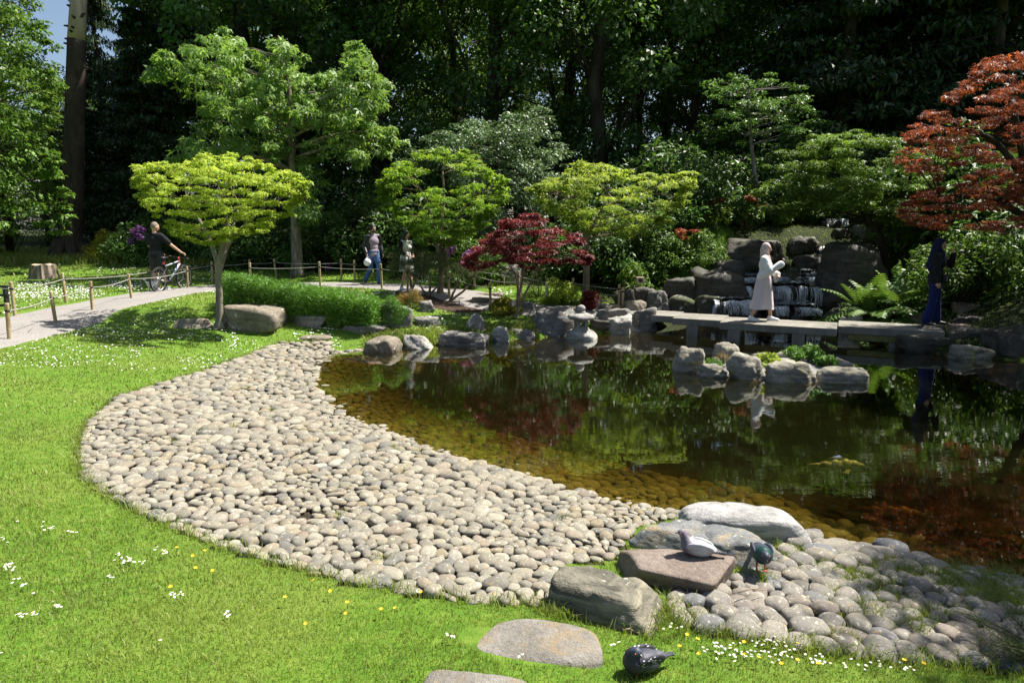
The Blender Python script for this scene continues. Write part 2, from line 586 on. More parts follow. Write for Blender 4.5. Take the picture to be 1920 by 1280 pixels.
fx = np.concatenate([np.arange(-150, -36, 6), np.arange(-36, -13, 1.0), np.arange(-13, 13, 0.1), np.arange(13, 40, 1.0), np.arange(40, 151, 6)])
fy = np.concatenate([np.arange(-40, 0, 2), np.arange(0, 24, 0.1), np.arange(24, 62, 1.0), np.arange(62, 230, 8)])
mx_, my_ = np.meshgrid(fx, fy)
GP = np.c_[mx_.ravel(), my_.ravel()]
GZ = terrain(GP)
nx, ny = len(fx), len(fy)
idx = np.arange(nx * ny).reshape(ny, nx)
Fq = np.stack([idx[:-1, :-1], idx[:-1, 1:], idx[1:, 1:], idx[1:, :-1]], -1).reshape(-1, 4)
FC = GP[Fq].mean(1)
sdF = shore_sd(FC)
bed_m = sdF < 0
beach_m = in_poly(FC, BEACH) & ~bed_m
patch_m = in_poly(FC, PATCH) & ~bed_m & ~beach_m
mulch_m = in_poly(FC, MULCH) & ~bed_m
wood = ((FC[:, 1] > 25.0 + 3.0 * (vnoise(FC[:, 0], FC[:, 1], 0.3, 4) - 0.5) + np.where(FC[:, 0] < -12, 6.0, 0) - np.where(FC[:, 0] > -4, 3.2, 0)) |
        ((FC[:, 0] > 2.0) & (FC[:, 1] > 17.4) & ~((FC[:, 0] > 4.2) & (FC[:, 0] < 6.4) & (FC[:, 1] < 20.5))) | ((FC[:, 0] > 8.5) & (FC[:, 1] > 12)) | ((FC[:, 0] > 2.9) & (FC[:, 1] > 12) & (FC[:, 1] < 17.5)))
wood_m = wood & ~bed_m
kinds = np.zeros(len(Fq), int)
kinds[wood_m] = 4; kinds[mulch_m] = 3; kinds[beach_m] = 2; kinds[patch_m] = 5; kinds[bed_m] = 1
GROUND = {}
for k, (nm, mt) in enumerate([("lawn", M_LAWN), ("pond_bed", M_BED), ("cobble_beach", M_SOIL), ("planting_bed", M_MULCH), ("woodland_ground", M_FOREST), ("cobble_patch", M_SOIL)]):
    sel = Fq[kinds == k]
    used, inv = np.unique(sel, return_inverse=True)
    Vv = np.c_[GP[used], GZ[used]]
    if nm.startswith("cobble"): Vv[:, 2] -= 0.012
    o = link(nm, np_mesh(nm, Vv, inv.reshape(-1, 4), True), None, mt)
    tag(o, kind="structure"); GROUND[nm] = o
tag(GROUND["lawn"], "bright green mown lawn around the pond")
tag(GROUND["cobble_beach"], "sloping beach of rounded cobblestones beside the pond")

# path strip
V = []; Fp = []
for i, p in enumerate(PATH):
    t = PATH[min(i + 1, len(PATH) - 1)] - PATH[max(i - 1, 0)]
    t = t / np.linalg.norm(t); nrm = np.array([-t[1], t[0]])
    hw = path_half(i)
    for k in range(7):
        s = (k / 6 - 0.5) * 2
        wob = 0.08 * math.sin(i * 1.7 + (3 if s > 0 else 0)) if abs(s) == 1 else 0
        q = p + nrm * (s * (hw + wob))
        V.append((q[0], q[1], float(terrain(np.array([[q[0], q[1]]]), False)[0]) + 0.004 + (0.01 if abs(s) < 1 else -0.03)))
for i in range(len(PATH) - 1):
    for k in range(6):
        Fp.append((i * 7 + k, i * 7 + k + 1, (i + 1) * 7 + k + 1, (i + 1) * 7 + k))
o = link("garden_path", py_mesh("garden_path", V, Fp, True), None, M_PATH)
tag(o, "pale brown gravel path curving round the lawn", kind="structure")
PATH_OUT = [PATH[i] for i in range(len(PATH))]

# water: a closed body, its surface at z = 0, its walls and floor under the bed
cen = POND.mean(0)
bm = bmesh.new()
top = []; bot = []
for i in range(len(POND)):
    p = POND[i]; a = POND[i - 1]; b = POND[(i + 1) % len(POND)]
    t = (b - a); t = t / np.linalg.norm(t)
    q = p + np.array([t[1], -t[0]]) * 0.16 if True else p
    if in_poly(np.array([q]), POND)[0]: q = p - np.array([t[1], -t[0]]) * 0.16
    top.append(bm.verts.new((q[0], q[1], 0))); bot.append(bm.verts.new((q[0], q[1], -1.4)))
bm.faces.new(top); bm.faces.new(list(reversed(bot)))
for i in range(len(top)):
    j = (i + 1) % len(top)
    bm.faces.new((top[j], top[i], bot[i], bot[j]))
bmesh.ops.recalc_face_normals(bm, faces=bm.faces[:])
bmesh.ops.triangulate(bm, faces=bm.faces[:])
me = bpy.data.meshes.new("pond_water"); bm.to_mesh(me); bm.free()
o = link("pond_water", me, None, M_WATER)
tag(o, "dark olive pond water mirroring the trees", kind="structure")

# ------------------------------------------------------------------ cobblestones
def m_cobble(name, cols, wet=False):
    t = NT(name)
    isl = t.n('NewGeometry').outputs['Random Per Island']
    oi = t.n('ObjectInfo').outputs['Random']
    r = t.math('FRACT', t.math('ADD', isl, oi))
    c = t.ramp(r, [(i / (len(cols) - 1), k) for i, k in enumerate(cols)])
    v = t.n('NewGeometry').outputs['Position']
    n1 = t.noise(v, 14, 5, 0.65); n2 = t.noise(v, 85, 4, 0.75); n3 = t.noise(v, 30, 4, 0.6, 0.6)
    c = t.mix(0.8, c, t.ramp(n1, [(0.3, (0.72, 0.70, 0.66)), (0.7, (1.15, 1.13, 1.08))]), 'MULTIPLY')
    c = t.mix(0.75, c, t.ramp(n2, [(0.3, (0.60,) * 3), (0.6, (1.1,) * 3)]), 'MULTIPLY')
    c = t.mix(t.ramp(n3, [(0.58, (0, 0, 0)), (0.66, (0.65,) * 3)]), c, (0.46, 0.44, 0.36, 1))   # pale lichen crust
    c = t.mix(t.ramp(t.noise(v, 22, 4, 0.6), [(0.60, (0, 0, 0)), (0.70, (0.6,) * 3)]), c, (0.34, 0.25, 0.10, 1))  # ochre crust
    return t.done(t.pbr(c, 0.8, 0.28, 0, t.bump(t.math('ADD', t.math('MULTIPLY', n1, 0.8), t.math('MULTIPLY', n2, 0.35)), 0.6, 0.012)))
M_COB = m_cobble("beach_cobble", [(0.234, 0.218, 0.173), (0.182, 0.170, 0.141), (0.278, 0.261, 0.209), (0.170, 0.162, 0.141), (0.217, 0.184, 0.125), (0.269, 0.252, 0.213), (0.199, 0.184, 0.149), (0.134, 0.133, 0.125), (0.247, 0.226, 0.178), (0.208, 0.174, 0.141), (0.300, 0.287, 0.241)])
M_COB2 = m_cobble("patch_cobble", [(0.186, 0.173, 0.154), (0.149, 0.142, 0.136), (0.223, 0.205, 0.180), (0.173, 0.152, 0.133), (0.129, 0.136, 0.149), (0.205, 0.186, 0.149), (0.161, 0.152, 0.140), (0.229, 0.214, 0.192), (0.186, 0.154, 0.133)])

def lloyd(mask_fn, box, dens_fn, n, iters=7, ns=46000, seed=3):
    r = np.random.default_rng(seed)
    S = np.c_[r.uniform(box[0], box[1], ns * 3), r.uniform(box[2], box[3], ns * 3)]
    S = S[mask_fn(S)]
    if len(S) > ns: S = S[:ns]
    w = dens_fn(S)
    keep = r.random(len(S)) < w / w.max()
    S2 = S[keep]
    C = S2[r.choice(len(S2), n, replace=False)]
    def near(Sx, C):
        # cell hashing keeps the nearest-centre search quick
        lab = np.empty(len(Sx), int)
        cn = (C ** 2).sum(1)
        for a in range(0, len(Sx), 4000):
            q = Sx[a:a + 4000]
            lab[a:a + 4000] = np.argmin(cn[None] - 2 * q @ C.T, 1)
        return lab
    for it in range(iters):
        lab = near(S2, C)
        cnt = np.bincount(lab, minlength=n).astype(float)
        mxs = np.c_[np.bincount(lab, S2[:, 0], n), np.bincount(lab, S2[:, 1], n)]
        ok = cnt > 0
        C[ok] = mxs[ok] / cnt[ok, None]
    lab = near(S, C)
    out = []
    order = np.argsort(lab, kind='stable'); ls = lab[order]
    st = np.searchsorted(ls, np.arange(n)); en = np.searchsorted(ls, np.arange(n), 'right')
    for i in range(n):
        q = S[order[st[i]:en[i]]]
        if len(q) < 8: continue
        m = q.mean(0)
        cv = np.cov((q - m).T)
        ev, U = np.linalg.eigh(cv)
        out.append((m[0], m[1], 2 * math.sqrt(max(ev[1], 1e-6)), 2 * math.sqrt(max(ev[0], 1e-6)), math.atan2(U[1, 1], U[0, 1])))
    return out

def cobble_mesh(name, seed, sub=3):
    bm = bmesh.new()
    bmesh.ops.create_icosphere(bm, subdivisions=sub, radius=1.0)
    r = random.Random(seed)
    o = Vector((r.uniform(-9, 9), r.uniform(-9, 9), r.uniform(-9, 9)))
    ex = r.uniform(2.2, 2.9)
    for v in bm.verts:
        c = v.co.copy()
        k = (abs(c.x) ** ex + abs(c.y) ** ex + abs(c.z) ** ex) ** (-1 / ex)
        c = c * k
        s = 1 + 0.20 * mnoise.noise(c * 0.9 + o) + 0.07 * mnoise.noise(c * 2.3 + o)
        v.co = c * s
    for f in bm.faces: f.smooth = True
    me = bpy.data.meshes.new(name); bm.to_mesh(me); bm.free()
    return me
def near_beach(P):
    sd = shore_sd(P)
    inb = in_poly(P, BEACH) & (sd > -0.02)
    sl = np.array([(p.x, p.y) for p in shore_left])
    und = (sd <= 0) & (sd > -1.5) & (poly_dist(P, sl, False) < 1.5)
    return inb | und
def near_patch(P):
    sd = shore_sd(P)
    inb = in_poly(P, PATCH) & (sd > -0.02)
    sl = np.array([z0(*p) for p in near_px[:5]] )
    und = (sd <= 0) & (sd > -0.8) & (poly_dist(P, sl, False) < 0.8)
    return inb | und

def lay_cobbles(parent, cells, mat, flat, meshes, lowmesh, lift, fillk, seed, n_single=300):
    r = random.Random(seed)
    def size_px(c): return c[2] * c[3] / ((c[0] ** 2 + c[1] ** 2) * math.hypot(c[1], 2)) if (abs(c[0]) < 0.78 * c[1] + .1 and c[1] > 2.4) else 0
    dry = [c for c in cells]
    dry.sort(key=size_px, reverse=True)
    bigV = []; bigF = []; nv = 0
    base = None
    for i, (x, y, a, b, an) in enumerate(dry):
        a2 = a * fillk * r.uniform(0.90, 1.06); b2 = b * fillk * r.uniform(0.90, 1.06)
        h = min(a2, b2) * flat * r.uniform(0.75, 1.2)
        z = gz(x, y) + h * lift + r.uniform(-0.010, 0.012)
        R = Matrix.Rotation(an, 4, 'Z') @ Matrix.Rotation(r.uniform(-.16, .16), 4, 'X') @ Matrix.Rotation(r.uniform(-.16, .16), 4, 'Y')
        M = Matrix.Translation((x, y, z)) @ R @ Matrix.Diagonal((a2, b2, h, 1))
        if i < n_single:
            o = bpy.data.objects.new("cobblestone", meshes[r.randrange(len(meshes))])
            COL.objects.link(o); o.parent = parent
            o.matrix_world = M
        else:
            me, Vn, Fn = lowmesh[r.randrange(len(lowmesh))]
            Mn = np.array(M)
            bigV.append(Vn @ Mn[:3, :3].T + Mn[:3, 3]); bigF.append(Fn + nv); nv += len(Vn)
    o = link("small_cobblestones", np_mesh("small_cobblestones", np.concatenate(bigV), np.concatenate(bigF), True), parent, mat)
    o["kind"] = "stuff"

def low_arrays(meshes):
    out = []
    for me in meshes:
        V = np.empty(len(me.vertices) * 3, np.float32); me.vertices.foreach_get("co", V)
        F = np.array([p.vertices[:] for p in me.polygons])
        out.append((me, V.reshape(-1, 3), F))
    return out
cobA = [cobble_mesh("cobblestone", 10 + i, 3) for i in range(9)]
cobL = [cobble_mesh("cobblestone_low", 40 + i, 2) for i in range(7)]
cobB = [cobble_mesh("cobblestone", 70 + i, 3) for i in range(9)]
for m in cobA: m.materials.append(M_COB)
for m in cobB: m.materials.append(M_COB2)
LOW = low_arrays(cobL)
cells = lloyd(near_beach, (-5.5, 2.6, 3.0, 14.0), lambda P: 0.8 + 0.9 * sstep(0.55, 0.75, vnoise(P[:, 0], P[:, 1], 1.1, 6)) + 1.0 * sstep(6.5, 3.9, P[:, 1]), 2750, 6, 86000)
lay_cobbles(GROUND["cobble_beach"], cells, M_COB, 0.60, cobA, LOW, 0.14, 1.0, 5)
patch_par = GROUND["cobble_patch"]
tag(patch_par, "patch of larger grey cobblestones beside the red boulder")
cells2 = lloyd(near_patch, (0.6, 5.2, 2.4, 5.4), lambda P: 0.7 + 1.0 * sstep(0.5, 0.7, vnoise(P[:, 0], P[:, 1], 2.1, 9)), 390, 6, 30000, 5)
lay_cobbles(patch_par, cells2, M_COB2, 0.70, cobB, LOW, 0.20, 0.98, 8)
# ------------------------------------------------------------------ rocks
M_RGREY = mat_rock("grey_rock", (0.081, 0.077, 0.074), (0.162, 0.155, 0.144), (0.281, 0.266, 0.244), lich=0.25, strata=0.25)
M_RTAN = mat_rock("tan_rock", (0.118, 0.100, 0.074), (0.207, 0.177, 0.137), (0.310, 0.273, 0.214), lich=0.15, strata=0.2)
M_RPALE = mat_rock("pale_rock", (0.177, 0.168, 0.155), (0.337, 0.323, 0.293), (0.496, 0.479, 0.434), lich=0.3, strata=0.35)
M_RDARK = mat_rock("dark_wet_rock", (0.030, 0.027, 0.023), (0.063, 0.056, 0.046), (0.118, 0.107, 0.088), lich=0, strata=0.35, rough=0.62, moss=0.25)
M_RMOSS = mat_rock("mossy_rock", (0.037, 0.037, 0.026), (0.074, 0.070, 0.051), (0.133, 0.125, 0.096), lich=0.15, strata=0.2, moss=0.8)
M_RISLE = mat_rock("island_rock", (0.115, 0.106, 0.085), (0.239, 0.221, 0.177), (0.407, 0.382, 0.328), lichen=(0.319, 0.293, 0.080), lich=0.35, strata=0.45)
M_NWHITE = mat_rock("smooth_white_rock", (0.207, 0.203, 0.195), (0.310, 0.306, 0.295), (0.413, 0.406, 0.392), lich=0.05, scale=3.0, strata=0.55, crack=0.25)
M_NGREY = mat_rock("flat_grey_rock", (0.104, 0.111, 0.114), (0.177, 0.184, 0.184), (0.266, 0.266, 0.251), lich=0.1, scale=4, strata=0.15, stain=(0.36, 0.27, 0.14, 1), crack=0.6)
M_NRED = mat_rock("red_sandstone", (0.136, 0.105, 0.085), (0.211, 0.166, 0.138), (0.285, 0.240, 0.202), lich=0.05, scale=5, crack=0.25, lichen=(0.285, 0.279, 0.211))
M_NTAN = mat_rock("banded_rock", (0.063, 0.063, 0.055), (0.155, 0.144, 0.111), (0.281, 0.251, 0.184), lichen=(0.36, 0.36, 0.32), lich=0.02, scale=2.6, strata=0.75, crack=0.2)
M_NSTEP = mat_rock("stepping_stone", (0.140, 0.129, 0.111), (0.214, 0.199, 0.174), (0.295, 0.276, 0.248), lich=0, scale=5, crack=0.1, stain=(0.27, 0.20, 0.11, 1), spec=0.2)

_ICO = {}
def ico(sub):
    if sub not in _ICO:
        bm = bmesh.new(); bmesh.ops.create_icosphere(bm, subdivisions=sub, radius=1.0)
        V = np.array([v.co[:] for v in bm.verts]); F = np.array([[v.index for v in f.verts] for f in bm.faces]); bm.free()
        _ICO[sub] = (V, F)
    return _ICO[sub]

def rock_mesh(name, dims, seed, k=14, sub=4, rough=0.06, taper=0.0, shear=(0, 0), slope=(0, 0), nplanes=9, boxy=0.75):
    """a stone bounded by uneven planes, edges worn, surface broken by ridged noise; origin at the middle of its base"""
    r = np.random.default_rng(seed)
    N, F = ico(sub)
    P = []; D = []
    for ax in range(3):
        for s in (-1, 1):
            n = np.zeros(3); n[ax] = s
            n = n + r.normal(0, 0.16, 3) * (0.6 if ax == 2 else 1.0)
            P.append(n / np.linalg.norm(n)); D.append(r.uniform(0.86, 1.0))
    for i in range(nplanes):
        n = r.normal(0, 1, 3); n /= np.linalg.norm(n)
        P.append(n); D.append(r.uniform(0.95, 1.22) / (1.0 if boxy < 0.8 else 0.92))
    P = np.array(P); D = np.array(D)
    q = np.clip(N @ P.T, 0, None) / D
    rad = (q ** k).sum(1) ** (-1.0 / k)
    V = N * rad[:, None]
    V = (V - (V.max(0) + V.min(0)) / 2) / ((V.max(0) - V.min(0)) / 2)
    # taper, slope, shear in unit space
    zz = (V[:, 2] + 1) / 2
    V[:, 0] *= 1 - taper * zz; V[:, 1] *= 1 - taper * zz
    V[:, 2] = np.where(V[:, 2] > 0, V[:, 2] * (1 + slope[0] * V[:, 0] + slope[1] * V[:, 1]), V[:, 2])
    V[:, 0] += shear[0] * zz; V[:, 1] += shear[1] * zz
    V = (V - (V.max(0) + V.min(0)) / 2) / ((V.max(0) - V.min(0)) / 2)
    V = V * (np.array(dims) / 2)
    if rough:
        m = min(dims) ** 0.5 * max(dims) ** 0.5
        off = Vector(tuple(r.uniform(-50, 50, 3)))
        nn = V / np.maximum(1e-6, np.linalg.norm(V, axis=1))[:, None]
        f1 = 2.1 / m; f2 = 5.5 / m; f3 = 13.0 / m
        dsp = np.empty(len(V))
        for i in range(len(V)):
            p = Vector(V[i])
            a = mnoise.noise(p * f1 + off); b = abs(mnoise.noise(p * f2 + off)); c = mnoise.noise(p * f3 + off)
            vd = mnoise.voronoi(p * f1 * 1.15 + off)[0]
            dsp[i] = a * 1.0 - b * 1.0 + c * 0.3 + 0.45 * (0.45 - vd[0]) - 0.6 * max(0.0, 0.16 - (vd[1] - vd[0])) / 0.16
        V = V + nn * (dsp * rough * 1.15 * m)[:, None]
    V[:, 2] -= V[:, 2].min()
    return np_mesh(name, V, F, True)

def rock_at(name, label, c, dims, rz, mat, seed, cat="rock", group=None, **kw):
    me = rock_mesh(name, dims, seed, **kw)
    o = link(name, me, None, mat)
    o.location = c; o.rotation_euler = (0, 0, rz)
    tag(o, label, cat, group)
    return o

def rock_px(label, x0, x1, yt, yb, mat, seed, zb=None, dep=0.8, sink=0.06, rz=None, name="rock", d=None, **kw):
    """stone whose front foot is seen at row yb and whose outline fills columns x0..x1 up to row yt"""
    xm = (x0 + x1) / 2
    if d is not None: p = at_d(xm, yb, d)
    elif zb is not None: p = at_z(xm, yb, zb)
    else: p = G(xm, yb)
    s = math.hypot(p.y, 0) / F_PX
    w = (x1 - x0) * s
    dd = w * dep
    q = at_d(xm, yt, p.y + dd * 0.45)
    if d is not None: sink = max(sink, p.z - max(-0.2, min(gz(p.x, p.y + dd * 0.2), gz(p.x, p.y + dd * 0.8))) + 0.12)
    h = max(0.08, q.z - p.z) + sink
    c = Vector((p.x * (1 + 0.5 * dd / p.y), p.y + dd * 0.5, p.z - sink))
    r = random.Random(seed)
    return rock_at(name, label, c, (w * 1.04, dd, h), r.uniform(-.2, .2) if rz is None else rz, mat, seed, **kw)

R = rock_px
R("large flat-topped tan boulder touching the young yellow maple trunk", 422, 541, 573, 626, M_RTAN, 1, dep=0.75, k=18, rough=0.035, name="boulder", slope=(-0.05, 0))
R("low pale rock in the grass on the path side of the maple trunk", 322, 405, 597, 619, M_RTAN, 2, dep=0.6, k=9, taper=0.45, rough=0.05)
R("long low slab of rock in front of the clipped bamboo hedge", 538, 621, 590, 616, M_RGREY, 3, dep=0.5, k=20, rough=0.04)
R("thin flat rock slab with undercut end below the hedge corner", 633, 728, 607, 629, M_RGREY, 4, dep=0.5, k=16, rough=0.05)
R("upright angular grey rock leaning at the end of the hedge", 712, 775, 569, 617, M_RGREY, 5, dep=0.6, k=20, slope=(-0.25, 0), rough=0.05)
R("low worn stone half sunk where the cobble beach meets grass", 556, 626, 628, 641, M_RTAN, 6, dep=0.5, k=9, rough=0.06)
R("rounded tan boulder at the inner corner of the cobble beach", 685, 751, 630, 662, M_RTAN, 7, zb=0.0, dep=0.8, k=10, rough=0.06, sink=0.15)
R("pointed rock with black and white faces sloping into the water", 752, 815, 628, 656, M_RPALE, 8, zb=0.0, dep=0.7, k=18, taper=0.5, shear=(-0.5, 0), sink=0.12)
R("small square grey rock on the grass bank beside the hedge rock", 775, 824, 594, 616, M_RGREY, 9, dep=0.6, k=16)
R("grey rock half hidden by the orange grass clump", 786, 816, 563, 586, M_RGREY, 10, dep=0.8, k=14, taper=0.4)
R("upright triangular grey rock standing behind the long waterside slab", 868, 916, 585, 624, M_RGREY, 11, dep=0.8, k=18, taper=0.6, rough=0.05)
R("long flat-topped slab at the water below the triangular rock", 822, 920, 621, 649, M_RGREY, 12, zb=0.0, dep=0.55, k=22, sink=0.15, rough=0.05)
R("small craggy whitish rock between two waterside slabs", 915, 958, 612, 641, M_RPALE, 13, zb=0.0, dep=0.8, k=12, rough=0.12, sink=0.12)
R("low grey rock at the water beside the dark lantern boulder", 944, 1006, 615, 636, M_RGREY, 14, zb=0.0, dep=0.6, k=16, sink=0.12)
R("massive dark grey boulder behind the stone lantern", 993, 1082, 573, 632, M_RGREY, 15, zb=0.0, dep=0.7, k=18, shear=(0.12, 0.1), rough=0.05, sink=0.15, name="boulder")
LBASE = R("low white rock standing in the water under the stone lantern", 1058, 1123, 617, 638, M_RPALE, 16, zb=0.0, dep=0.9, k=9, sink=0.15, rough=0.05)
R("dark wedge rock between the lantern and the white rock", 1106, 1142, 598, 622, M_RDARK, 17, zb=0.05, dep=0.9, k=14)
R("bright white angular rock leaning at the water beside the square stone", 1135, 1183, 589, 626, M_RPALE, 18, zb=0.0, dep=0.8, k=18, slope=(0.2, 0), rough=0.07, sink=0.12)
R("flat ledge stone behind the bright white rock", 1116, 1184, 577, 600, M_RGREY, 19, d=15.6, dep=0.6, k=18)
R("tall squared stone pillar at the landing of the bridge", 1182, 1228, 574, 621, M_RGREY, 20, zb=0.0, dep=0.9, k=26, rough=0.03, sink=0.2, rz=0.1, name="boulder")
R("rounded brown rock on the bank behind the squared stone", 1168, 1213, 562, 584, M_RTAN, 21, d=16.3, dep=0.8, k=12)
R("small beige rock at the foot of the paired bamboo posts", 1122, 1166, 569, 584, M_RTAN, 22, d=16.2, dep=0.7, k=10)
R("round pale rock behind the small crimson maple", 1098, 1130, 560, 582, M_RTAN, 23, d=16.3, dep=0.8, k=9)
R("dark rock behind the paired bamboo posts", 1150, 1190, 540, 582, M_RDARK, 24, d=17.0, dep=0.8, k=12)
R("dark rounded block behind the bridge landing", 1184, 1232, 538, 580, M_RDARK, 25, d=17.2, dep=0.8, k=15)
R("grey wedge boulder standing behind the bridge landing", 1212, 1254, 542, 590, M_RGREY, 26, d=16.8, dep=0.8, k=16, taper=0.4)
R("dark overhanging slab above the mossy rocks by the bridge", 1238, 1304, 520, 556, M_RDARK, 27, d=17.4, dep=0.7, k=16)
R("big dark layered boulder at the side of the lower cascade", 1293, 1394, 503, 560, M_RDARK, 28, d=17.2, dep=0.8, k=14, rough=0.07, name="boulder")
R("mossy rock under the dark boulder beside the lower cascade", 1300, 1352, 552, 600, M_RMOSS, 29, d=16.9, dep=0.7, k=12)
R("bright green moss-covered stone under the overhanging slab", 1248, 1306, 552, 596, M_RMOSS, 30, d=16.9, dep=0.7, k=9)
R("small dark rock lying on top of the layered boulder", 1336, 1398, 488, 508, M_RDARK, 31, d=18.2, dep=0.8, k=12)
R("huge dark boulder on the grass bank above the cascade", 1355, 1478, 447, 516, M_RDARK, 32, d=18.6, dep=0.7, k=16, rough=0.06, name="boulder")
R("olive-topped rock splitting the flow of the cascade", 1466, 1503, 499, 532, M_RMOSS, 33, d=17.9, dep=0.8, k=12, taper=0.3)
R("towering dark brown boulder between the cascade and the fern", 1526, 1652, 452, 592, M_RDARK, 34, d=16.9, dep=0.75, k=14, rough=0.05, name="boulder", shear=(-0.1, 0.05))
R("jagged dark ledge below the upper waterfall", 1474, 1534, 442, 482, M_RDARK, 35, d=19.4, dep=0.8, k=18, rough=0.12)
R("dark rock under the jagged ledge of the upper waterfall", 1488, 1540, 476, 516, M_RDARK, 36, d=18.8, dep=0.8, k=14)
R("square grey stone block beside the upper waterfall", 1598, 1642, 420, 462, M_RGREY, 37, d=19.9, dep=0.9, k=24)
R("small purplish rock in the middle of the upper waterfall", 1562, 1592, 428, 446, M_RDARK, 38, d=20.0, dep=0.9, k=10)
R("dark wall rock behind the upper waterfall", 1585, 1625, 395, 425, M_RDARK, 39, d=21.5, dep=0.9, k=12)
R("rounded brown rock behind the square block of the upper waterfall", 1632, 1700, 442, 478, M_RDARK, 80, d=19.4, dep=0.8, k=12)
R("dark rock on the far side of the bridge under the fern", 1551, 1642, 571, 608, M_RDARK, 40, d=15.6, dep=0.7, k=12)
R("little bright white stone at the back edge of the bridge", 1575, 1613, 590, 606, M_RPALE, 41, d=15.0, dep=0.7, k=12, rough=0.1)
R("low dark stone under the fern fronds behind the bridge", 1636, 1704, 590, 612, M_RDARK, 42, d=15.0, dep=0.6, k=14)
R("brown rock behind the legs of the person in navy", 1696, 1784, 586, 614, M_RTAN, 43, d=14.6, dep=0.7, k=14)
R("square brown block behind the right-bank stones", 1786, 1838, 567, 602, M_RTAN, 44, d=14.4, dep=0.8, k=20)
R("angular dark rock in front of the square brown block", 1783, 1856, 592, 616, M_RDARK, 45, d=13.6, dep=0.7, k=16)
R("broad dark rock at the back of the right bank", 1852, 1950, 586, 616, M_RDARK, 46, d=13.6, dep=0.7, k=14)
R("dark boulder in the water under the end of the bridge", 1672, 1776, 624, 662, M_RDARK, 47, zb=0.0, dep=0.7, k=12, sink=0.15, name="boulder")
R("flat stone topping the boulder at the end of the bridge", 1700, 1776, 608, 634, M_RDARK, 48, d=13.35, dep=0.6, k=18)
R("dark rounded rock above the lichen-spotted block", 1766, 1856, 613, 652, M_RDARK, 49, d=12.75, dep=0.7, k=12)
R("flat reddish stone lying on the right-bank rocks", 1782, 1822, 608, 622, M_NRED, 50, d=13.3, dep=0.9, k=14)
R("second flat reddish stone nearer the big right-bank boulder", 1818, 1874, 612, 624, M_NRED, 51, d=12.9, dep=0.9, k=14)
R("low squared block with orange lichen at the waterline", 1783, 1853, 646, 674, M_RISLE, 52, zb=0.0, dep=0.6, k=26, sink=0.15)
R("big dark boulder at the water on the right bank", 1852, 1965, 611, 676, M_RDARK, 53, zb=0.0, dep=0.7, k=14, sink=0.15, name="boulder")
R("grey rock near the plaque under the crimson maple", 938, 978, 492, 545, M_RGREY, 54, d=19.6, dep=0.7, k=16)
R("dark standing rock beside the grey one behind the crimson maple", 890, 918, 494, 535, M_RDARK, 55, d=19.8, dep=0.7, k=12)
R("flat kerb rock at the mulch edge by the path", 880, 918, 556, 572, M_RTAN, 56, dep=0.5, k=16)
R("pale flat rock where the path reaches the pond bank", 920, 962, 560, 578, M_RTAN, 57, dep=0.6, k=14)
R("grey rock beside the clump of yellow leaves", 972, 1002, 566, 584, M_RGREY, 58, dep=0.8, k=12)
R("thin path-edge stone in front of the pale flat rock", 884, 946, 548, 558, M_RTAN, 59, dep=0.6, k=12)

# island
ISLE = "rocks of the little island"
R("tall craggy pale rock at the lantern end of the island", 1262, 1330, 648, 700, M_RISLE, 60, zb=0.0, dep=0.8, k=24, rough=0.075, nplanes=13, sink=0.15, slope=(-0.2, 0), group=ISLE)
R("low dark rock filling the gap at the island waterline", 1308, 1364, 683, 709, M_RISLE, 61, zb=0.0, dep=0.7, k=12, sink=0.12, group=ISLE)
R("grey mound rock at the bridge side of the island", 1330, 1392, 645, 690, M_RISLE, 62, d=11.4, dep=0.7, k=11, taper=0.3, group=ISLE)
R("big pale-topped rock with dark face in the middle of the island", 1358, 1432, 657, 713, M_RISLE, 63, zb=0.0, dep=0.8, k=24, rough=0.065, nplanes=12, sink=0.15, slope=(-0.2, 0), group=ISLE)
R("yellow-lichened rock with ribbed face on the island", 1431, 1532, 677, 719, M_RISLE, 64, zb=0.0, dep=0.6, k=22, taper=0.35, shear=(-0.15, 0), rough=0.07, nplanes=12, sink=0.15, group=ISLE)
R("low flat rock at the fern end of the island", 1529, 1632, 691, 719, M_RISLE, 65, zb=0.0, dep=0.5, k=11, sink=0.15, rough=0.05, group=ISLE)
R("tilted pale slab behind the island plants", 1550, 1600, 666, 700, M_RISLE, 66, d=10.9, dep=0.6, k=18, shear=(0.35, 0), group=ISLE)
R("flat pale slab at the back of the island plants", 1450, 1502, 655, 680, M_RISLE, 67, d=11.6, dep=0.7, k=18, group=ISLE)
R("small pale rock squeezed behind the middle island rock", 1400, 1436, 660, 690, M_RISLE, 68, d=11.1, dep=0.8, k=12, group=ISLE)
mi = np.array([z0(1330, 690), z0(1380, 712), z0(1470, 712), z0(1560, 708), z0(1595, 700)] + [(p.x, p.y) for p in (at_d(1580, 690, 11.2), at_d(1500, 680, 11.8), at_d(1390, 675, 11.8), at_d(1330, 680, 11.4))])
c0 = mi.mean(0)
V = [(c0[0], c0[1], 0.16)]; Fm = []
rings = [(0.45, 0.15), (0.8, 0.09), (1.0, -0.03), (1.12, -0.4)]
for s, z in rings:
    for p in mi: V.append((c0[0] + (p[0] - c0[0]) * s, c0[1] + (p[1] - c0[1]) * s, z))
nI = len(mi)
for k in range(nI): Fm.append((0, 1 + k, 1 + (k + 1) % nI))
for i in range(len(rings) - 1):
    for k in range(nI): Fm.append((1 + i * nI + k, 1 + (i + 1) * nI + k, 1 + (i + 1) * nI + (k + 1) % nI, 1 + i * nI + (k + 1) % nI))
M_GRAVEL = m_soil("pale_gravel", (0.22, 0.215, 0.20), (0.42, 0.41, 0.39), (0.62, 0.61, 0.59), 60)
o = link("island_gravel", py_mesh("island_gravel", V, Fm, True), None, M_GRAVEL)
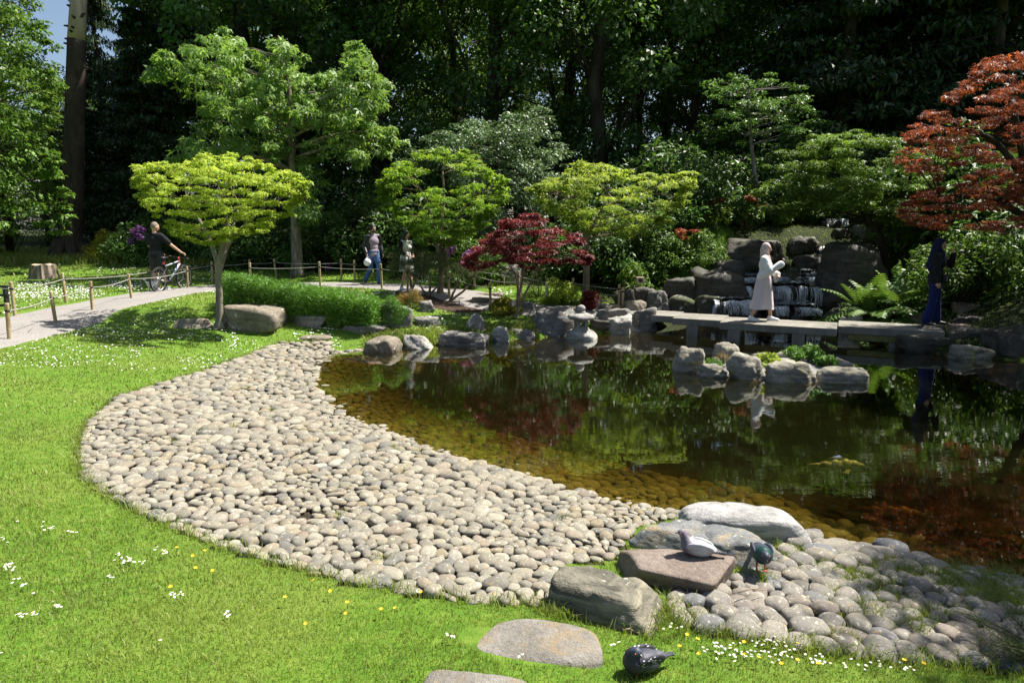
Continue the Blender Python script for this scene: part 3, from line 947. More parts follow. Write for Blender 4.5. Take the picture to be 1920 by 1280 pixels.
tag(o, "pale gravel mound of the little island", kind="structure")
ISLE_C = c0

# near stones
def near_rock(label, pc, w, d, h, rz, mat, seed, sink=0.05, **kw):
    p = G(*pc)
    return rock_at(kw.pop('name', "boulder"), label, (p.x, p.y, p.z - sink), (w, d, h + sink), rz, mat, seed, sub=5, **kw)
N1 = near_rock("smooth pale boulder with bands, half in the water", (1392, 1000), 0.98, 0.52, 0.22, -0.16, M_NWHITE, 101, k=5, rough=0.025, nplanes=4, slope=(0.05, 0), sink=0.12)
N2 = near_rock("flat grey boulder with ochre stains behind the red block", (1322, 1040), 1.06, 0.46, 0.15, -0.30, M_NGREY, 102, k=16, rough=0.05, sink=0.1)
N3 = near_rock("notched reddish sandstone block with a pigeon on it", (1262, 1092), 0.76, 0.46, 0.16, -0.27, M_NRED, 103, k=34, rough=0.014, nplanes=4, sink=0.08)
N4 = near_rock("banded tan and grey boulder at the end of the cobble beach", (1142, 1150), 0.66, 0.40, 0.21, -0.42, M_NTAN, 104, k=18, rough=0.036, nplanes=6, taper=0.2, sink=0.1)
N5 = near_rock("oval flat grey stepping stone lying in the lawn", (978, 1210), 0.80, 0.43, 0.035, -0.28, M_NSTEP, 105, k=7, rough=0.008, sink=0.09, nplanes=4, name="stepping_stone")
N6 = near_rock("stepping stone with pale lichen spots cut off by the lawn edge", (885, 1315), 0.52, 0.38, 0.035, -0.1, M_NSTEP, 106, k=8, rough=0.01, sink=0.09, nplanes=4, name="stepping_stone")
def surf_z(o, x, y):
    """height of a stone's surface under a point"""
    dg = None
    M = o.matrix_basis
    inv = M.inverted()
    a = inv @ Vector((x, y, 5)); b = (inv.to_3x3() @ Vector((0, 0, -1))).normalized()
    hit, loc, n, i = o.ray_cast(a, b)
    return (M @ loc).z if hit else gz(x, y)

# sticks on the stones and lawn
M_TWIG = mat_plain("dry_twig", (0.26, 0.20, 0.14), 0.9)
for (a, b, lab, r) in [((1166, 1188), (1197, 1191), "short pale dry stick lying on the lawn near the pigeon", 0.006), ((1382, 1140), (1435, 1134), "thin dry twig lying across the grey cobbles", 0.004), ((48, 628), (60, 617), "thin dark twig standing at the path edge", 0.006)]:
    p = G(*a); q = G(*b)
    lift = 0.09 if b[0] == 1435 else 0.012
    if b[0] == 60: q = p + Vector((0.1, 0.05, 0.12)); lift = 0.0
    o = MB().tube([p + Vector((0, 0, lift)), (p + q) / 2 + Vector((0.0, 0.01, lift + 0.01)), q + Vector((0, 0, lift))], [r, r * 0.9, r * 0.6], 6).obj("twig", M_TWIG)
    tag(o, lab, "twig")
# ------------------------------------------------------------------ foliage and trees
def unit(a): return a / np.maximum(1e-9, np.linalg.norm(a, axis=-1, keepdims=True))

def leaf_arrays(C, D, N, size, shape='diamond', width=0.45, fold=0.12):
    """C centres, D pointing directions, N rough normals -> vertices, faces (quads)"""
    n = len(C)
    D = unit(D); S = unit(np.cross(N, D)); U = np.cross(D, S)
    L = np.broadcast_to(np.asarray(size, float), (n,))[:, None]
    if shape == 'diamond':
        w = L * width * 0.5
        V = np.stack([C - D * L * .5, C + S * w + U * L * fold, C + D * L * .5 - U * L * 0.08, C - S * w + U * L * fold], 1)
        F = np.arange(n * 4).reshape(n, 4)
        return V.reshape(-1, 3), F
    if shape == 'blade':
        w = L * width * 0.5
        V = np.stack([C - D * L * .5 - S * w * .6, C - D * L * .5 + S * w * .6, C + D * L * .5 + S * w * .15 - U * L * .1, C + D * L * .5 - S * w * .15 - U * L * .1], 1)
        return V.reshape(-1, 3), np.arange(n * 4).reshape(n, 4)
    if shape == 'palm':   # a leaf with three pointed lobes (five on the outline)
        Vs = []; 
        B = C - D * L * .35
        Vs.append(B)
        lobes = []
        for a, k in ((-1.05, .72), (0, 1.0), (1.05, .72)):
            d = D * math.cos(a) + S * math.sin(a)
            s = -D * math.sin(a) + S * math.cos(a)
            m = B + d * L * .5 * k
            lobes.append((m - s * L * .15 * k + U * L * fold, B + d * L * k - U * L * .12, m + s * L * .15 * k + U * L * fold))
        for l in lobes: Vs += list(l)
        V = np.stack(Vs, 1)
        o = np.arange(n)[:, None] * 10
        F = np.concatenate([o + np.array([[0, 1, 2, 3]]), o + np.array([[0, 4, 5, 6]]), o + np.array([[0, 7, 8, 9]])], 0)
        return V.reshape(-1, 3), F

def sample_ell(n, r, shell=0.5):
    d = unit(r.normal(0, 1, (n, 3)))
    rad = r.random(n) ** (1 / 3)
    rad = np.where(r.random(n) < shell, 1 - 0.35 * r.random(n) ** 1.5, rad)
    return d * rad[:, None], rad

class Crown:
    def __init__(self, seed):
        self.r = np.random.default_rng(seed); self.V = []; self.F = []; self.Y = []; self.n = 0; self.cl = []
    def clump(self, c, rad, n, leaf, shape='diamond', width=0.5, up=0.9, droop=0.15, shell=0.55, young=None, spread=0.35, layers=0):
        r = self.r
        P, rr = sample_ell(n, r, shell)
        if layers:
            zz = np.round((P[:, 2] + 1) / 2 * layers) / layers * 2 - 1
            P[:, 2] = P[:, 2] * 0.3 + zz * 0.7
        c = np.array(c); rad = np.array(rad)
        C = c + P * rad
        out = unit(P * np.array([1, 1, .35]) + r.normal(0, spread, (n, 3)))
        D = out + np.array([0, 0, -droop]) + r.normal(0, .25, (n, 3))
        N = np.array([0, 0, up]) + P * .5 + r.normal(0, .45, (n, 3))
        L = leaf * r.uniform(.65, 1.25, n)
        V, F = leaf_arrays(C, D, N, L, shape, width)
        self.V.append(V); self.F.append(F + self.n); self.n += len(V)
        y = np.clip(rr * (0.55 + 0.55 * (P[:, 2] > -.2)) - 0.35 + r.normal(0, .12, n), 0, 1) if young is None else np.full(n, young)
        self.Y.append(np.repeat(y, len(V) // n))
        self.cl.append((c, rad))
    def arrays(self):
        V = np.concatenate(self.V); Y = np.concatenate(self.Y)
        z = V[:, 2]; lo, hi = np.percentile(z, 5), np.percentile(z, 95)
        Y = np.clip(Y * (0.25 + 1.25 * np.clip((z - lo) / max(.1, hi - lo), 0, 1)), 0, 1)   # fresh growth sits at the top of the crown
        return V, np.concatenate(self.F), Y
    def mesh(self, name):
        V, F, Y = self.arrays()
        me = np_mesh(name, V, F)
        at = me.attributes.new('young', 'FLOAT', 'POINT')
        at.data.foreach_set('value', Y.astype(np.float32))
        return me
    def obj(self, name, mat, parent=None):
        return link(name, self.mesh(name), parent, mat)

def limb(mb, p, q, r0, r1, bend=0.12, n=6, rnd=random, sides=6):
    p, q = Vector(p), Vector(q)
    L = (q - p).length
    side = Vector((rnd.uniform(-1, 1), rnd.uniform(-1, 1), rnd.uniform(.1, 1))) * bend * L
    pts = []
    for i in range(n + 1):
        t = i / n
        j = Vector((rnd.uniform(-1, 1), rnd.uniform(-1, 1), rnd.uniform(-1, 1))) * L * 0.018 if 0 < i < n else Vector((0, 0, 0))
        pts.append(p.lerp(q, t) + side * 4 * t * (1 - t) * 0.5 + j)
    mb.tube(pts, [r0 + (r1 - r0) * (i / n) for i in range(n + 1)], sides)
    return pts

def m_bark(name, a, b, c, scale=8, vert=0.25, bump=1.0):
    t = NT(name)
    v = t.mapping(t.coord(), (1, 1, vert))
    n1 = t.noise(v, scale, 6, 0.7, 0.4); n2 = t.noise(t.coord(), scale * 5, 4, 0.7)
    k = t.ramp(n1, [(0.32, a), (0.5, b), (0.68, c)])
    k = t.mix(0.6, k, t.ramp(n2, [(0.3, (0.6,) * 3), (0.65, (1.15,) * 3)]), 'MULTIPLY')
    return t.done(t.pbr(k, 0.9, 0.2, 0, t.bump(t.math('ADD', n1, t.math('MULTIPLY', n2, 0.3)), bump, 0.03)))
M_BK_GREY = m_bark("grey_bark", (0.12, 0.105, 0.085), (0.22, 0.195, 0.16), (0.34, 0.31, 0.26))
M_BK_TAN = m_bark("tan_bark", (0.10, 0.078, 0.05), (0.20, 0.16, 0.11), (0.30, 0.25, 0.18))
M_BK_DARK = m_bark("dark_bark", (0.018, 0.014, 0.010), (0.04, 0.031, 0.022), (0.075, 0.06, 0.045), 5)
M_BK_CONIF = m_bark("conifer_bark", (0.026, 0.019, 0.015), (0.053, 0.040, 0.030), (0.090, 0.071, 0.056), 4, 0.3)
M_BK_PEEL = m_bark("peeled_wood", (0.20, 0.15, 0.10), (0.40, 0.32, 0.22), (0.55, 0.46, 0.34), 3, 0.15)
M_BK_GUM = m_bark("gum_bark", (0.09, 0.075, 0.05), (0.17, 0.15, 0.11), (0.30, 0.28, 0.23), 9)

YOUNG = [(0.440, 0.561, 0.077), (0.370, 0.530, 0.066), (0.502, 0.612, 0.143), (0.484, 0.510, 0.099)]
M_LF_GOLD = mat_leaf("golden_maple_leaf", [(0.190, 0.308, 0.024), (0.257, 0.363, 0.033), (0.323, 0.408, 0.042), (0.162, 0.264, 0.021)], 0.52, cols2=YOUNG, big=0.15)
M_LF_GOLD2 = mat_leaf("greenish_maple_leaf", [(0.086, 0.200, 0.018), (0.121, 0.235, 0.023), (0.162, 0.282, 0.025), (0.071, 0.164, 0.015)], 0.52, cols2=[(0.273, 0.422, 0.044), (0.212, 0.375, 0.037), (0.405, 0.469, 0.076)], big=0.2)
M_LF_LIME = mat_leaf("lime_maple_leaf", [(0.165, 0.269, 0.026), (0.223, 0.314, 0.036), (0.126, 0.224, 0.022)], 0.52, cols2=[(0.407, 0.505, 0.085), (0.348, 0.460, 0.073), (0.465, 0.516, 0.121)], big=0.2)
M_LF_RED = mat_leaf("crimson_maple_leaf", [(0.106, 0.013, 0.020), (0.175, 0.018, 0.027), (0.250, 0.025, 0.027), (0.069, 0.010, 0.018), (0.275, 0.037, 0.025)], 0.38, big=0.3, spec=0.5)
M_LF_RED2 = mat_leaf("rust_maple_leaf", [(0.16, 0.040, 0.028), (0.27, 0.062, 0.030), (0.36, 0.10, 0.032), (0.12, 0.030, 0.032), (0.24, 0.075, 0.05)], 0.55, big=0.35, spec=0.5)
M_LF_GUM = mat_leaf("fresh_gum_leaf", [(0.13, 0.25, 0.045), (0.17, 0.30, 0.06), (0.22, 0.34, 0.09), (0.105, 0.20, 0.035)], 0.45, big=0.25, spec=0.55)
M_LF_GREY = mat_leaf("grey_green_leaf", [(0.086, 0.159, 0.064), (0.122, 0.201, 0.086), (0.166, 0.245, 0.122), (0.071, 0.129, 0.051)], 0.22, big=0.3, spec=0.5)
M_LF_MID = mat_leaf("mid_green_leaf", [(0.072, 0.157, 0.021), (0.100, 0.200, 0.029), (0.143, 0.243, 0.036), (0.057, 0.122, 0.018)], 0.32, big=0.4)
M_LF_DARK = mat_leaf("dark_green_leaf", [(0.052, 0.126, 0.026), (0.083, 0.174, 0.035), (0.117, 0.225, 0.043), (0.040, 0.095, 0.023)], 0.38, big=0.5, spec=0.5)
M_LF_CON = mat_leaf("conifer_needle", [(0.026, 0.054, 0.019), (0.038, 0.074, 0.024), (0.054, 0.096, 0.029)], 0.10, big=0.4)
M_LF_BRIGHT = mat_leaf("bright_woodland_leaf", [(0.086, 0.172, 0.023), (0.127, 0.230, 0.029), (0.172, 0.265, 0.034), (0.063, 0.127, 0.017)], 0.42, big=0.4)
M_LF_FERN = mat_leaf("fern_green", [(0.10, 0.19, 0.03), (0.13, 0.23, 0.04), (0.08, 0.16, 0.025)], 0.3, big=0.2)
M_LF_BAMBOO = mat_leaf("dwarf_bamboo_leaf", [(0.072, 0.192, 0.017), (0.102, 0.240, 0.024), (0.132, 0.276, 0.030), (0.054, 0.144, 0.012)], 0.32, big=0.15, spec=0.5)
M_LF_PINE = mat_leaf("shrub_pine_needle", [(0.055, 0.085, 0.022), (0.08, 0.11, 0.03), (0.11, 0.135, 0.04), (0.04, 0.065, 0.018)], 0.12, big=0.25)
M_LF_YEL = mat_leaf("yellow_shrub_leaf", [(0.32, 0.32, 0.03), (0.22, 0.27, 0.03), (0.40, 0.34, 0.04)], 0.4, big=0.2)
M_LF_ORANGE = mat_leaf("straw_orange_leaf", [(0.34, 0.20, 0.06), (0.28, 0.22, 0.07), (0.20, 0.20, 0.05), (0.38, 0.17, 0.06)], 0.35, big=0.2)
M_LF_REDTIP = mat_leaf("red_tip_leaf", [(0.30, 0.07, 0.035), (0.36, 0.12, 0.05), (0.22, 0.05, 0.03)], 0.4)
M_FL_PURPLE = mat_leaf("purple_petal", [(0.165, 0.045, 0.273), (0.225, 0.081, 0.325), (0.270, 0.126, 0.338)], 0.35, big=0.1)
M_FL_PINK = mat_leaf("pink_petal", [(0.375, 0.108, 0.260), (0.420, 0.180, 0.299)], 0.35, big=0.1)

def poly_clumps(poly, step, seed, jit=0.4):
    """clump centres inside a hand-drawn outline"""
    P = np.array(poly, float)
    r = np.random.default_rng(seed)
    x0, y0 = P.min(0); x1, y1 = P.max(0)
    out = []
    row = 0
    y = y0
    while y <= y1:
        x = x0 + (step / 2 if row % 2 else 0)
        while x <= x1:
            q = (x + r.uniform(-jit, jit) * step, y + r.uniform(-jit, jit) * step)
            if in_poly(np.array([q]), P)[0]: out.append(q)
            x += step
        y += step * 0.8; row += 1
    return out

def drawn_tree(name, label, cat, base, trunk, r_base, r_top, polys, d, leaf, mat, bark, n_leaf, step=26, flat=0.55, depth=0.6, layers=1.0, shape='palm', seed=1, width=0.5, limbs=True, stems=None, group=None, up=1.0, droop=0.15, fillk=0.75, leafname="crown", center=None, limb_r=0.3, sides=9, drop=0.10, sprays=4):
    """tree whose trunk and crown outline follow the photograph; the crown gets as much depth as width"""
    rn = random.Random(seed); r = np.random.default_rng(seed)
    root = empty(name, base)
    tag(root, label, cat, group)
    off = Vector(base)
    cr = Crown(seed)
    allP = np.concatenate([np.array(p, float) for p in polys])
    cx = allP[:, 0].mean() if center is None else center; half = (allP[:, 0].max() - allP[:, 0].min()) / 2
    cls = []
    for pi, poly in enumerate(polys):
        cls += poly_clumps(poly, step, seed + pi)
    sc = d / F_PX
    todo = []
    for (x, y) in cls:
        if rn.random() < drop: continue
        u = min(1, abs(x - cx) / half)
        zmax = depth * half * sc * math.sqrt(max(0.05, 1 - u * u))
        k = max(1, int(round(layers * (zmax / (step * sc)) * 0.8)))
        for j in range(k):
            dz = rn.uniform(-1, 1) * zmax if k > 1 else rn.uniform(-.6, .6) * zmax
            c = at_d(x, y, d + dz) - off
            rx = step * sc * fillk * rn.uniform(.75, 1.25)
            e = rn.uniform(.6, 1.5)
            todo.append((c, (rx * e, rx * rn.uniform(.7, 1.3), rx * flat * rn.uniform(.5, 1.0))))
    # ragged sprays reaching past the outline
    for poly in polys:
        Pp = np.array(poly, float); cc = Pp.mean(0); m = len(Pp)
        for q in range(int(sprays * m)):
            k = rn.randrange(m); a_, b2_ = Pp[k], Pp[(k + 1) % m]; f_ = rn.random()
            e = a_ + (b2_ - a_) * f_; dv = (e - cc); dv = dv / max(1e-6, np.linalg.norm(dv))
            e = e + dv * rn.uniform(-.5, .65) * step
            u = min(1, abs(e[0] - cx) / half)
            c = at_d(e[0], e[1], d + rn.uniform(-.5, .5) * depth * half * sc * math.sqrt(max(.05, 1 - u * u))) - off
            rx = step * sc * rn.uniform(.22, .6)
            todo.append((c, (rx * 1.3, rx * .8, rx * rn.uniform(.25, .6))))
    per = max(6, n_leaf // max(1, len(todo)))
    for c, rad in todo:
        cr.clump(c, rad, int(per * rn.uniform(.7, 1.3)), leaf, shape, width, up, droop)
    cr.obj(leafname, mat, root)
    tb = MB()
    lines = []
    for st in (stems or [trunk]):
        pts = [Vector(p) - off for p in st]
        n = len(pts)
        sm = catmull([tuple(p) for p in pts], 5)
        sm = [Vector(p) + Vector((rn.uniform(-1, 1), rn.uniform(-1, 1), 0)) * r_base * .08 for p in sm]
        m = len(sm)
        first = st is (stems or [trunk])[0]
        rb = r_base if first else r_base * .62
        rad = [rb + (r_top - rb) * (i / (m - 1)) ** 0.8 for i in range(m)]
        if first: rad[0] *= 1.35; rad[1] *= 1.12
        tb.tube(sm, rad, sides)
        lines += [(p, rad[i]) for i, p in enumerate(sm) if i > m * 0.35]
    if limbs:
        pick = todo if len(todo) < 46 else rn.sample(todo, 46)
        for c, rad in pick:
            c = Vector(c)
            best = min(lines, key=lambda l: (l[0] - c).length + max(0, (l[0].z - c.z + 0.15 * (l[0] - c).length)) * 2.5)
            L = (c - best[0]).length
            limb(tb, best[0], c, min(best[1] * .55, limb_r * 0.045 * max(L, .5) + .006), 0.005, 0.12, 6, rn, 5)
    tb.obj("trunk", bark, root)
    return root

# --- golden maple by the big tan boulder
b = G(412, 617); dT = b.y
def T(px, py, dd=0.0, D=None): return at_d(px, py, (dT if D is None else D) + dd)
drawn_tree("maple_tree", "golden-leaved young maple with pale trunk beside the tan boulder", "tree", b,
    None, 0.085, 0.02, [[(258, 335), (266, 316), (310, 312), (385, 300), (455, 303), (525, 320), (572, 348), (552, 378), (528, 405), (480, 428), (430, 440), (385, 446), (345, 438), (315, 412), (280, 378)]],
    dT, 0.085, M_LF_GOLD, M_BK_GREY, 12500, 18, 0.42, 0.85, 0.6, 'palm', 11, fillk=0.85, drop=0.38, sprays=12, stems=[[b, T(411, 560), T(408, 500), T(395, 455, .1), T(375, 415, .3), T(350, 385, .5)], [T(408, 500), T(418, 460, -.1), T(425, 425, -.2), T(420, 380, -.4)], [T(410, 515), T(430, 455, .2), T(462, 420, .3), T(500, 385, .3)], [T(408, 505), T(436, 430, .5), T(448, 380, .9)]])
# --- sweet gum
b = G(557, 519); b = at_d(557, 519, 22.6); b.z = gz(b.x, b.y); D2 = 22.6
GUM = [[(290, 125), (320, 105), (355, 135), (355, 90), (420, 70), (470, 108), (520, 128), (520, 165), (500, 205), (420, 218), (350, 180), (300, 150)],
       [(520, 85), (560, 108), (580, 150), (560, 170), (530, 140)],
       [(600, 150), (660, 132), (662, 95), (682, 108), (712, 165), (712, 200), (690, 235), (620, 205)],
       [(330, 292), (370, 255), (398, 212), (470, 203), (522, 240), (532, 290), (470, 304), (380, 304), (340, 304)],
       [(540, 240), (600, 222), (680, 215), (710, 240), (737, 270), (690, 292), (650, 300), (590, 272)],
       [(450, 170), (540, 180), (620, 190), (640, 220), (540, 230), (470, 215)],
       [(553, 318), (582, 308), (592, 345), (560, 352)], [(563, 368), (597, 375), (590, 408), (568, 405)]]
drawn_tree("sweetgum_tree", "tall open-crowned green tree rising behind the golden maple", "tree", b, [b, at_d(556, 440, D2), at_d(550, 340, D2), at_d(545, 240, D2), at_d(541, 170, D2), at_d(528, 110, D2)],
    0.21, 0.05, GUM, D2, 0.24, M_LF_GUM, M_BK_GUM, 9500, 26, 0.6, 0.6, 0.6, 'palm', 12, up=0.7, droop=0.5, center=530, limb_r=0.55)
# --- greenish maple by the path
b = G(825, 552); D3 = b.y
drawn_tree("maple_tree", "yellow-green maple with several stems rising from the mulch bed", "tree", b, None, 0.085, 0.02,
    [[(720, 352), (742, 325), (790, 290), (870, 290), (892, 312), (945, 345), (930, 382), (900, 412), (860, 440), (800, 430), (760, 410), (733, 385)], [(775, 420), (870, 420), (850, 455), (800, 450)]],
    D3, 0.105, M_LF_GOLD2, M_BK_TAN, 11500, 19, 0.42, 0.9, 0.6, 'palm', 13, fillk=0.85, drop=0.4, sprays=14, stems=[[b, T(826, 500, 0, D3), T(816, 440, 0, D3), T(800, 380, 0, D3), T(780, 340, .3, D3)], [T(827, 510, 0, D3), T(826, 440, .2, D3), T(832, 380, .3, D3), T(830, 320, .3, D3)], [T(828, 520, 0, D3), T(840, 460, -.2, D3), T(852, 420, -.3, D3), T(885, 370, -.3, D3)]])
# --- lime maple
D4 = 17.2; b = at_d(1097, 566, D4); b.z = gz(b.x, b.y)
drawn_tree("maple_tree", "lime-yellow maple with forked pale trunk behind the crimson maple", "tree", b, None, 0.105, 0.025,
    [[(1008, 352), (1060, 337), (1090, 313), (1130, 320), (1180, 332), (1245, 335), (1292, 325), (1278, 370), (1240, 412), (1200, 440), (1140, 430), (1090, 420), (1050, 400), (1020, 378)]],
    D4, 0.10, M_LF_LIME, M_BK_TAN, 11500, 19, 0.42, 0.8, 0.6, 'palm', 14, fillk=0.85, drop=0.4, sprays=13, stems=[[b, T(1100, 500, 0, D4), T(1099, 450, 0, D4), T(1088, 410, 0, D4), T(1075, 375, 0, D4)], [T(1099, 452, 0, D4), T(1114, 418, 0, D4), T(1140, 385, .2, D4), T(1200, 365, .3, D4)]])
# --- crimson maple
b = G(967, 599); D5 = b.y
drawn_tree("maple_tree", "small crimson maple with spreading layers at the pond bank", "tree", b, None, 0.05, 0.012,
    [[(880, 494), (903, 458), (930, 440), (955, 415), (1000, 412), (1028, 432), (1075, 440), (1096, 475), (1102, 492), (1050, 488), (1000, 498), (940, 488), (900, 502)]],
    D5, 0.085, M_LF_RED, M_BK_TAN, 9500, 16, 0.38, 0.85, 0.6, 'palm', 15, fillk=0.85, drop=0.3, sprays=8, stems=[[b, T(972, 570, 0, D5), T(978, 530, .1, D5), T(982, 490, .1, D5), T(970, 450, .2, D5)], [T(970, 580, 0, D5), T(990, 540, 0, D5), T(1012, 500, 0, D5), T(1045, 468, 0, D5)], [T(970, 575, 0, D5), T(968, 520, -.2, D5), T(940, 480, -.3, D5)]])
# --- big rust maple on the right bank
D8 = 13.0; b = at_d(2010, 600, D8); b.z = gz(b.x, b.y)
drawn_tree("maple_tree", "large rust-red maple arching over the right bank", "tree", b, None, 0.13, 0.03,
    [[(1690, 305), (1722, 240), (1782, 190), (1832, 150), (1850, 120), (1900, 108), (1962, 130), (2060, 200), (2100, 340), (1960, 350), (1870, 372), (1790, 330), (1740, 325)],
     [(1695, 395), (1752, 352), (1850, 340), (1980, 340), (2080, 380), (1960, 425), (1810, 432), (1722, 418)]],
    D8, 0.075, M_LF_RED2, M_BK_DARK, 18000, 21, 0.36, 0.75, 0.6, 'palm', 16, fillk=0.85, drop=0.34, sprays=8, stems=[[b, T(1960, 480, 0, D8), T(1925, 330, 0, D8), T(1905, 230, .2, D8), T(1890, 150, .2, D8)], [T(1935, 360, 0, D8), T(1870, 270, -.2, D8), T(1800, 240, -.2, D8)], [T(1950, 420, 0, D8), T(1850, 370, .3, D8), T(1760, 370, .3, D8)]])
# --- green maples above the waterfall
D7 = 18.2; b = at_d(1665, 500, D7); b.z = gz(b.x, b.y)
drawn_tree("maple_tree", "broad layered green maple hanging over the waterfall", "tree", b, None, 0.14, 0.03,
    [[(1425, 312), (1480, 285), (1560, 255), (1650, 252), (1722, 290), (1778, 312), (1735, 370), (1700, 398), (1620, 392), (1540, 388), (1500, 400), (1440, 395)], [(1625, 392), (1720, 385), (1700, 440), (1645, 432)]],
    D7, 0.10, M_LF_BRIGHT, M_BK_DARK, 30000, 22, 0.4, 0.6, 0.8, 'palm', 17, fillk=0.9, drop=0.22, stems=[[b, T(1650, 450, 0, D7), T(1620, 400, 0, D7), T(1580, 340, 0, D7), T(1550, 300, .3, D7)], [T(1640, 430, 0, D7), T(1690, 370, 0, D7), T(1710, 320, 0, D7)]])
# --- grey-green bushy tree
D6 = 22.5; b = at_d(985, 515, D6); b.z = gz(b.x, b.y)
drawn_tree("evergreen_oak", "dense grey-green bushy tree behind the yellow-green maple", "tree", b, [b, at_d(980, 420, D6), at_d(970, 320, D6), at_d(960, 260, D6)], 0.16, 0.04,
    [[(800, 285), (870, 243), (912, 227), (962, 222), (1015, 218), (1042, 262), (1072, 322), (1075, 400), (1040, 470), (960, 470), (900, 430), (860, 340)], [(755, 300), (800, 268), (850, 262), (860, 300), (800, 310)]],
    D6, 0.12, M_LF_GREY, M_BK_DARK, 24000, 28, 0.8, 0.75, 1.0, 'diamond', 18, up=0.6, droop=0.35, center=960)
# --- small dark open tree in front of the wood
D9 = 22.0; b = at_d(1420, 440, D9); b.z = gz(b.x, b.y)
drawn_tree("pine_tree", "small dark tree with bare grey trunk and tiered crown behind the waterfall bank", "tree", b, [b, at_d(1419, 360, D9), at_d(1412, 300, D9), at_d(1405, 230, D9), at_d(1400, 170, D9)], 0.10, 0.03,
    [[(1340, 150), (1460, 145), (1510, 185), (1500, 215), (1380, 205), (1340, 180)], [(1290, 235), (1360, 205), (1420, 215), (1420, 250), (1340, 262)], [(1440, 200), (1540, 205), (1530, 240), (1460, 250)]],
    D9, 0.11, M_LF_DARK, M_BK_GREY, 7000, 26, 0.4, 0.6, 0.8, 'diamond', 19)

def where(px):
    for lim, t in ((330, "beyond the daisy lawn"), (470, "behind the golden maple"), (640, "behind the tall green sweetgum"), (760, "behind the walking man"), (880, "behind the yellow-green maple"), (1050, "behind the grey-green tree"),
                   (1200, "behind the lime-yellow maple"), (1340, "behind the red-tipped shrubs"), (1500, "behind the small tiered tree"), (1660, "above the upper waterfall"), (1780, "behind the layered green maple")):
        if px < lim: return t
    return "behind the rust-red maple"
# --- generic woodland trees: a few kinds, copied
def wood_kind(kind, seed):
    """returns (crown mesh, trunk mesh) of a tree about 16 m tall, base at the origin"""
    rn = random.Random(seed); cr = Crown(seed); tb = MB()
    if kind == 'oak':
        H = 17.0
        pts = [Vector((rn.uniform(-.25, .25) * i, rn.uniform(-.25, .25) * i, H * .9 * i / 6)) for i in range(7)]
        tb.tube(pts, [.38, .30, .26, .22, .17, .12, .05], 9)
        for i in range(62):
            t = rn.random()
            z = 2.2 + t * (H - 2.2)
            R = 4.3 * math.sin(math.pi * min(1, (0.16 + t * .86))) ** .6
            a = rn.uniform(0, 6.283); q = R * math.sqrt(rn.random()) 
            c = Vector((math.cos(a) * q, math.sin(a) * q, z))
            rr = rn.uniform(.8, 1.5)
            cr.clump(c, (rr, rr, rr * .62), 330, .20, 'diamond', .6, .7, .4, .5)
            if i % 2 == 0: 
                k = pts[max(1, min(5, int(z / (H * .9) * 6 - .8)))]
                limb(tb, k, c, .07, .012, .15, 5, rn, 5)
    elif kind == 'conifer':
        H = 18.0
        tb.tube([(0, 0, 0), (.1, 0, H * .5), (0, .1, H)], [.30, .2, .03], 8)
        for i in range(150):
            t = rn.random() ** .9
            z = 1.6 + t * (H - 2)
            L = (1 - t) * 3.6 + .5
            a = rn.uniform(0, 6.283)
            dirv = Vector((math.cos(a), math.sin(a), -.22))
            tb.tube([(0, 0, z), Vector((0, 0, z)) + dirv * L * .6, Vector((0, 0, z)) + dirv * L + Vector((0, 0, .1))], [.035, .02, .006], 4)
            for s in (.35, .65, .95):
                c = Vector((0, 0, z - .1)) + dirv * L * s
                rr = L * .26 + .1
                cr.clump(c, (rr * 1.2, rr * 1.2, .18), 46, .34, 'diamond', .34, .9, .5, .3)
    elif kind == 'tall':   # beech-like, crown starting low, light leaf
        H = 15.0
        pts = [Vector((rn.uniform(-.2, .2) * i, rn.uniform(-.2, .2) * i, H * .9 * i / 6)) for i in range(7)]
        tb.tube(pts, [.2, .17, .15, .12, .09, .06, .03], 8)
        for i in range(80):
            t = rn.random()
            z = 1.0 + t * (H - 1)
            R = 3.4 * math.sin(math.pi * min(1, (0.2 + t * .8))) ** .5
            a = rn.uniform(0, 6.283); q = R * math.sqrt(rn.random())
            c = Vector((math.cos(a) * q, math.sin(a) * q, z - .25 * q))
            rr = rn.uniform(.6, 1.2)
            cr.clump(c, (rr, rr, rr * .38), 200, .17, 'diamond', .55, 1.0, .45, .4)
            if i % 2 == 0:
                k = pts[max(0, min(5, int(z / (H * .9) * 6 - .6)))]
                limb(tb, k, c, .04, .008, .1, 5, rn, 4)
    elif kind == 'bush':
        for i in range(30):
            a = rn.uniform(0, 6.283); q = 1.25 * math.sqrt(rn.random()); z = .35 + rn.random() * 1.6 * (1 - (q / 1.6) ** 2)
            c = Vector((math.cos(a) * q, math.sin(a) * q, z)); rr = rn.uniform(.3, .55)
            cr.clump(c, (rr, rr, rr * .8), 150, .16, 'diamond', .36, .5, .3, .7)
            tb.tube([(rn.uniform(-.1, .1), rn.uniform(-.1, .1), 0), c * .5 + Vector((0, 0, -.05)), c], [.03, .02, .008], 5)
    return cr.mesh(kind + "_crown"), tb.mesh(kind + "_trunk")
KIND = {k: [wood_kind(k, s) for s in ss] for k, ss in {'oak': (201, 202, 203), 'conifer': (211, 212), 'tall': (221, 222), 'bush': (231, 232, 233)}.items()}
for _l in KIND.values():
    for _p in _l:
        for _m in _p: _m.materials.append(None)
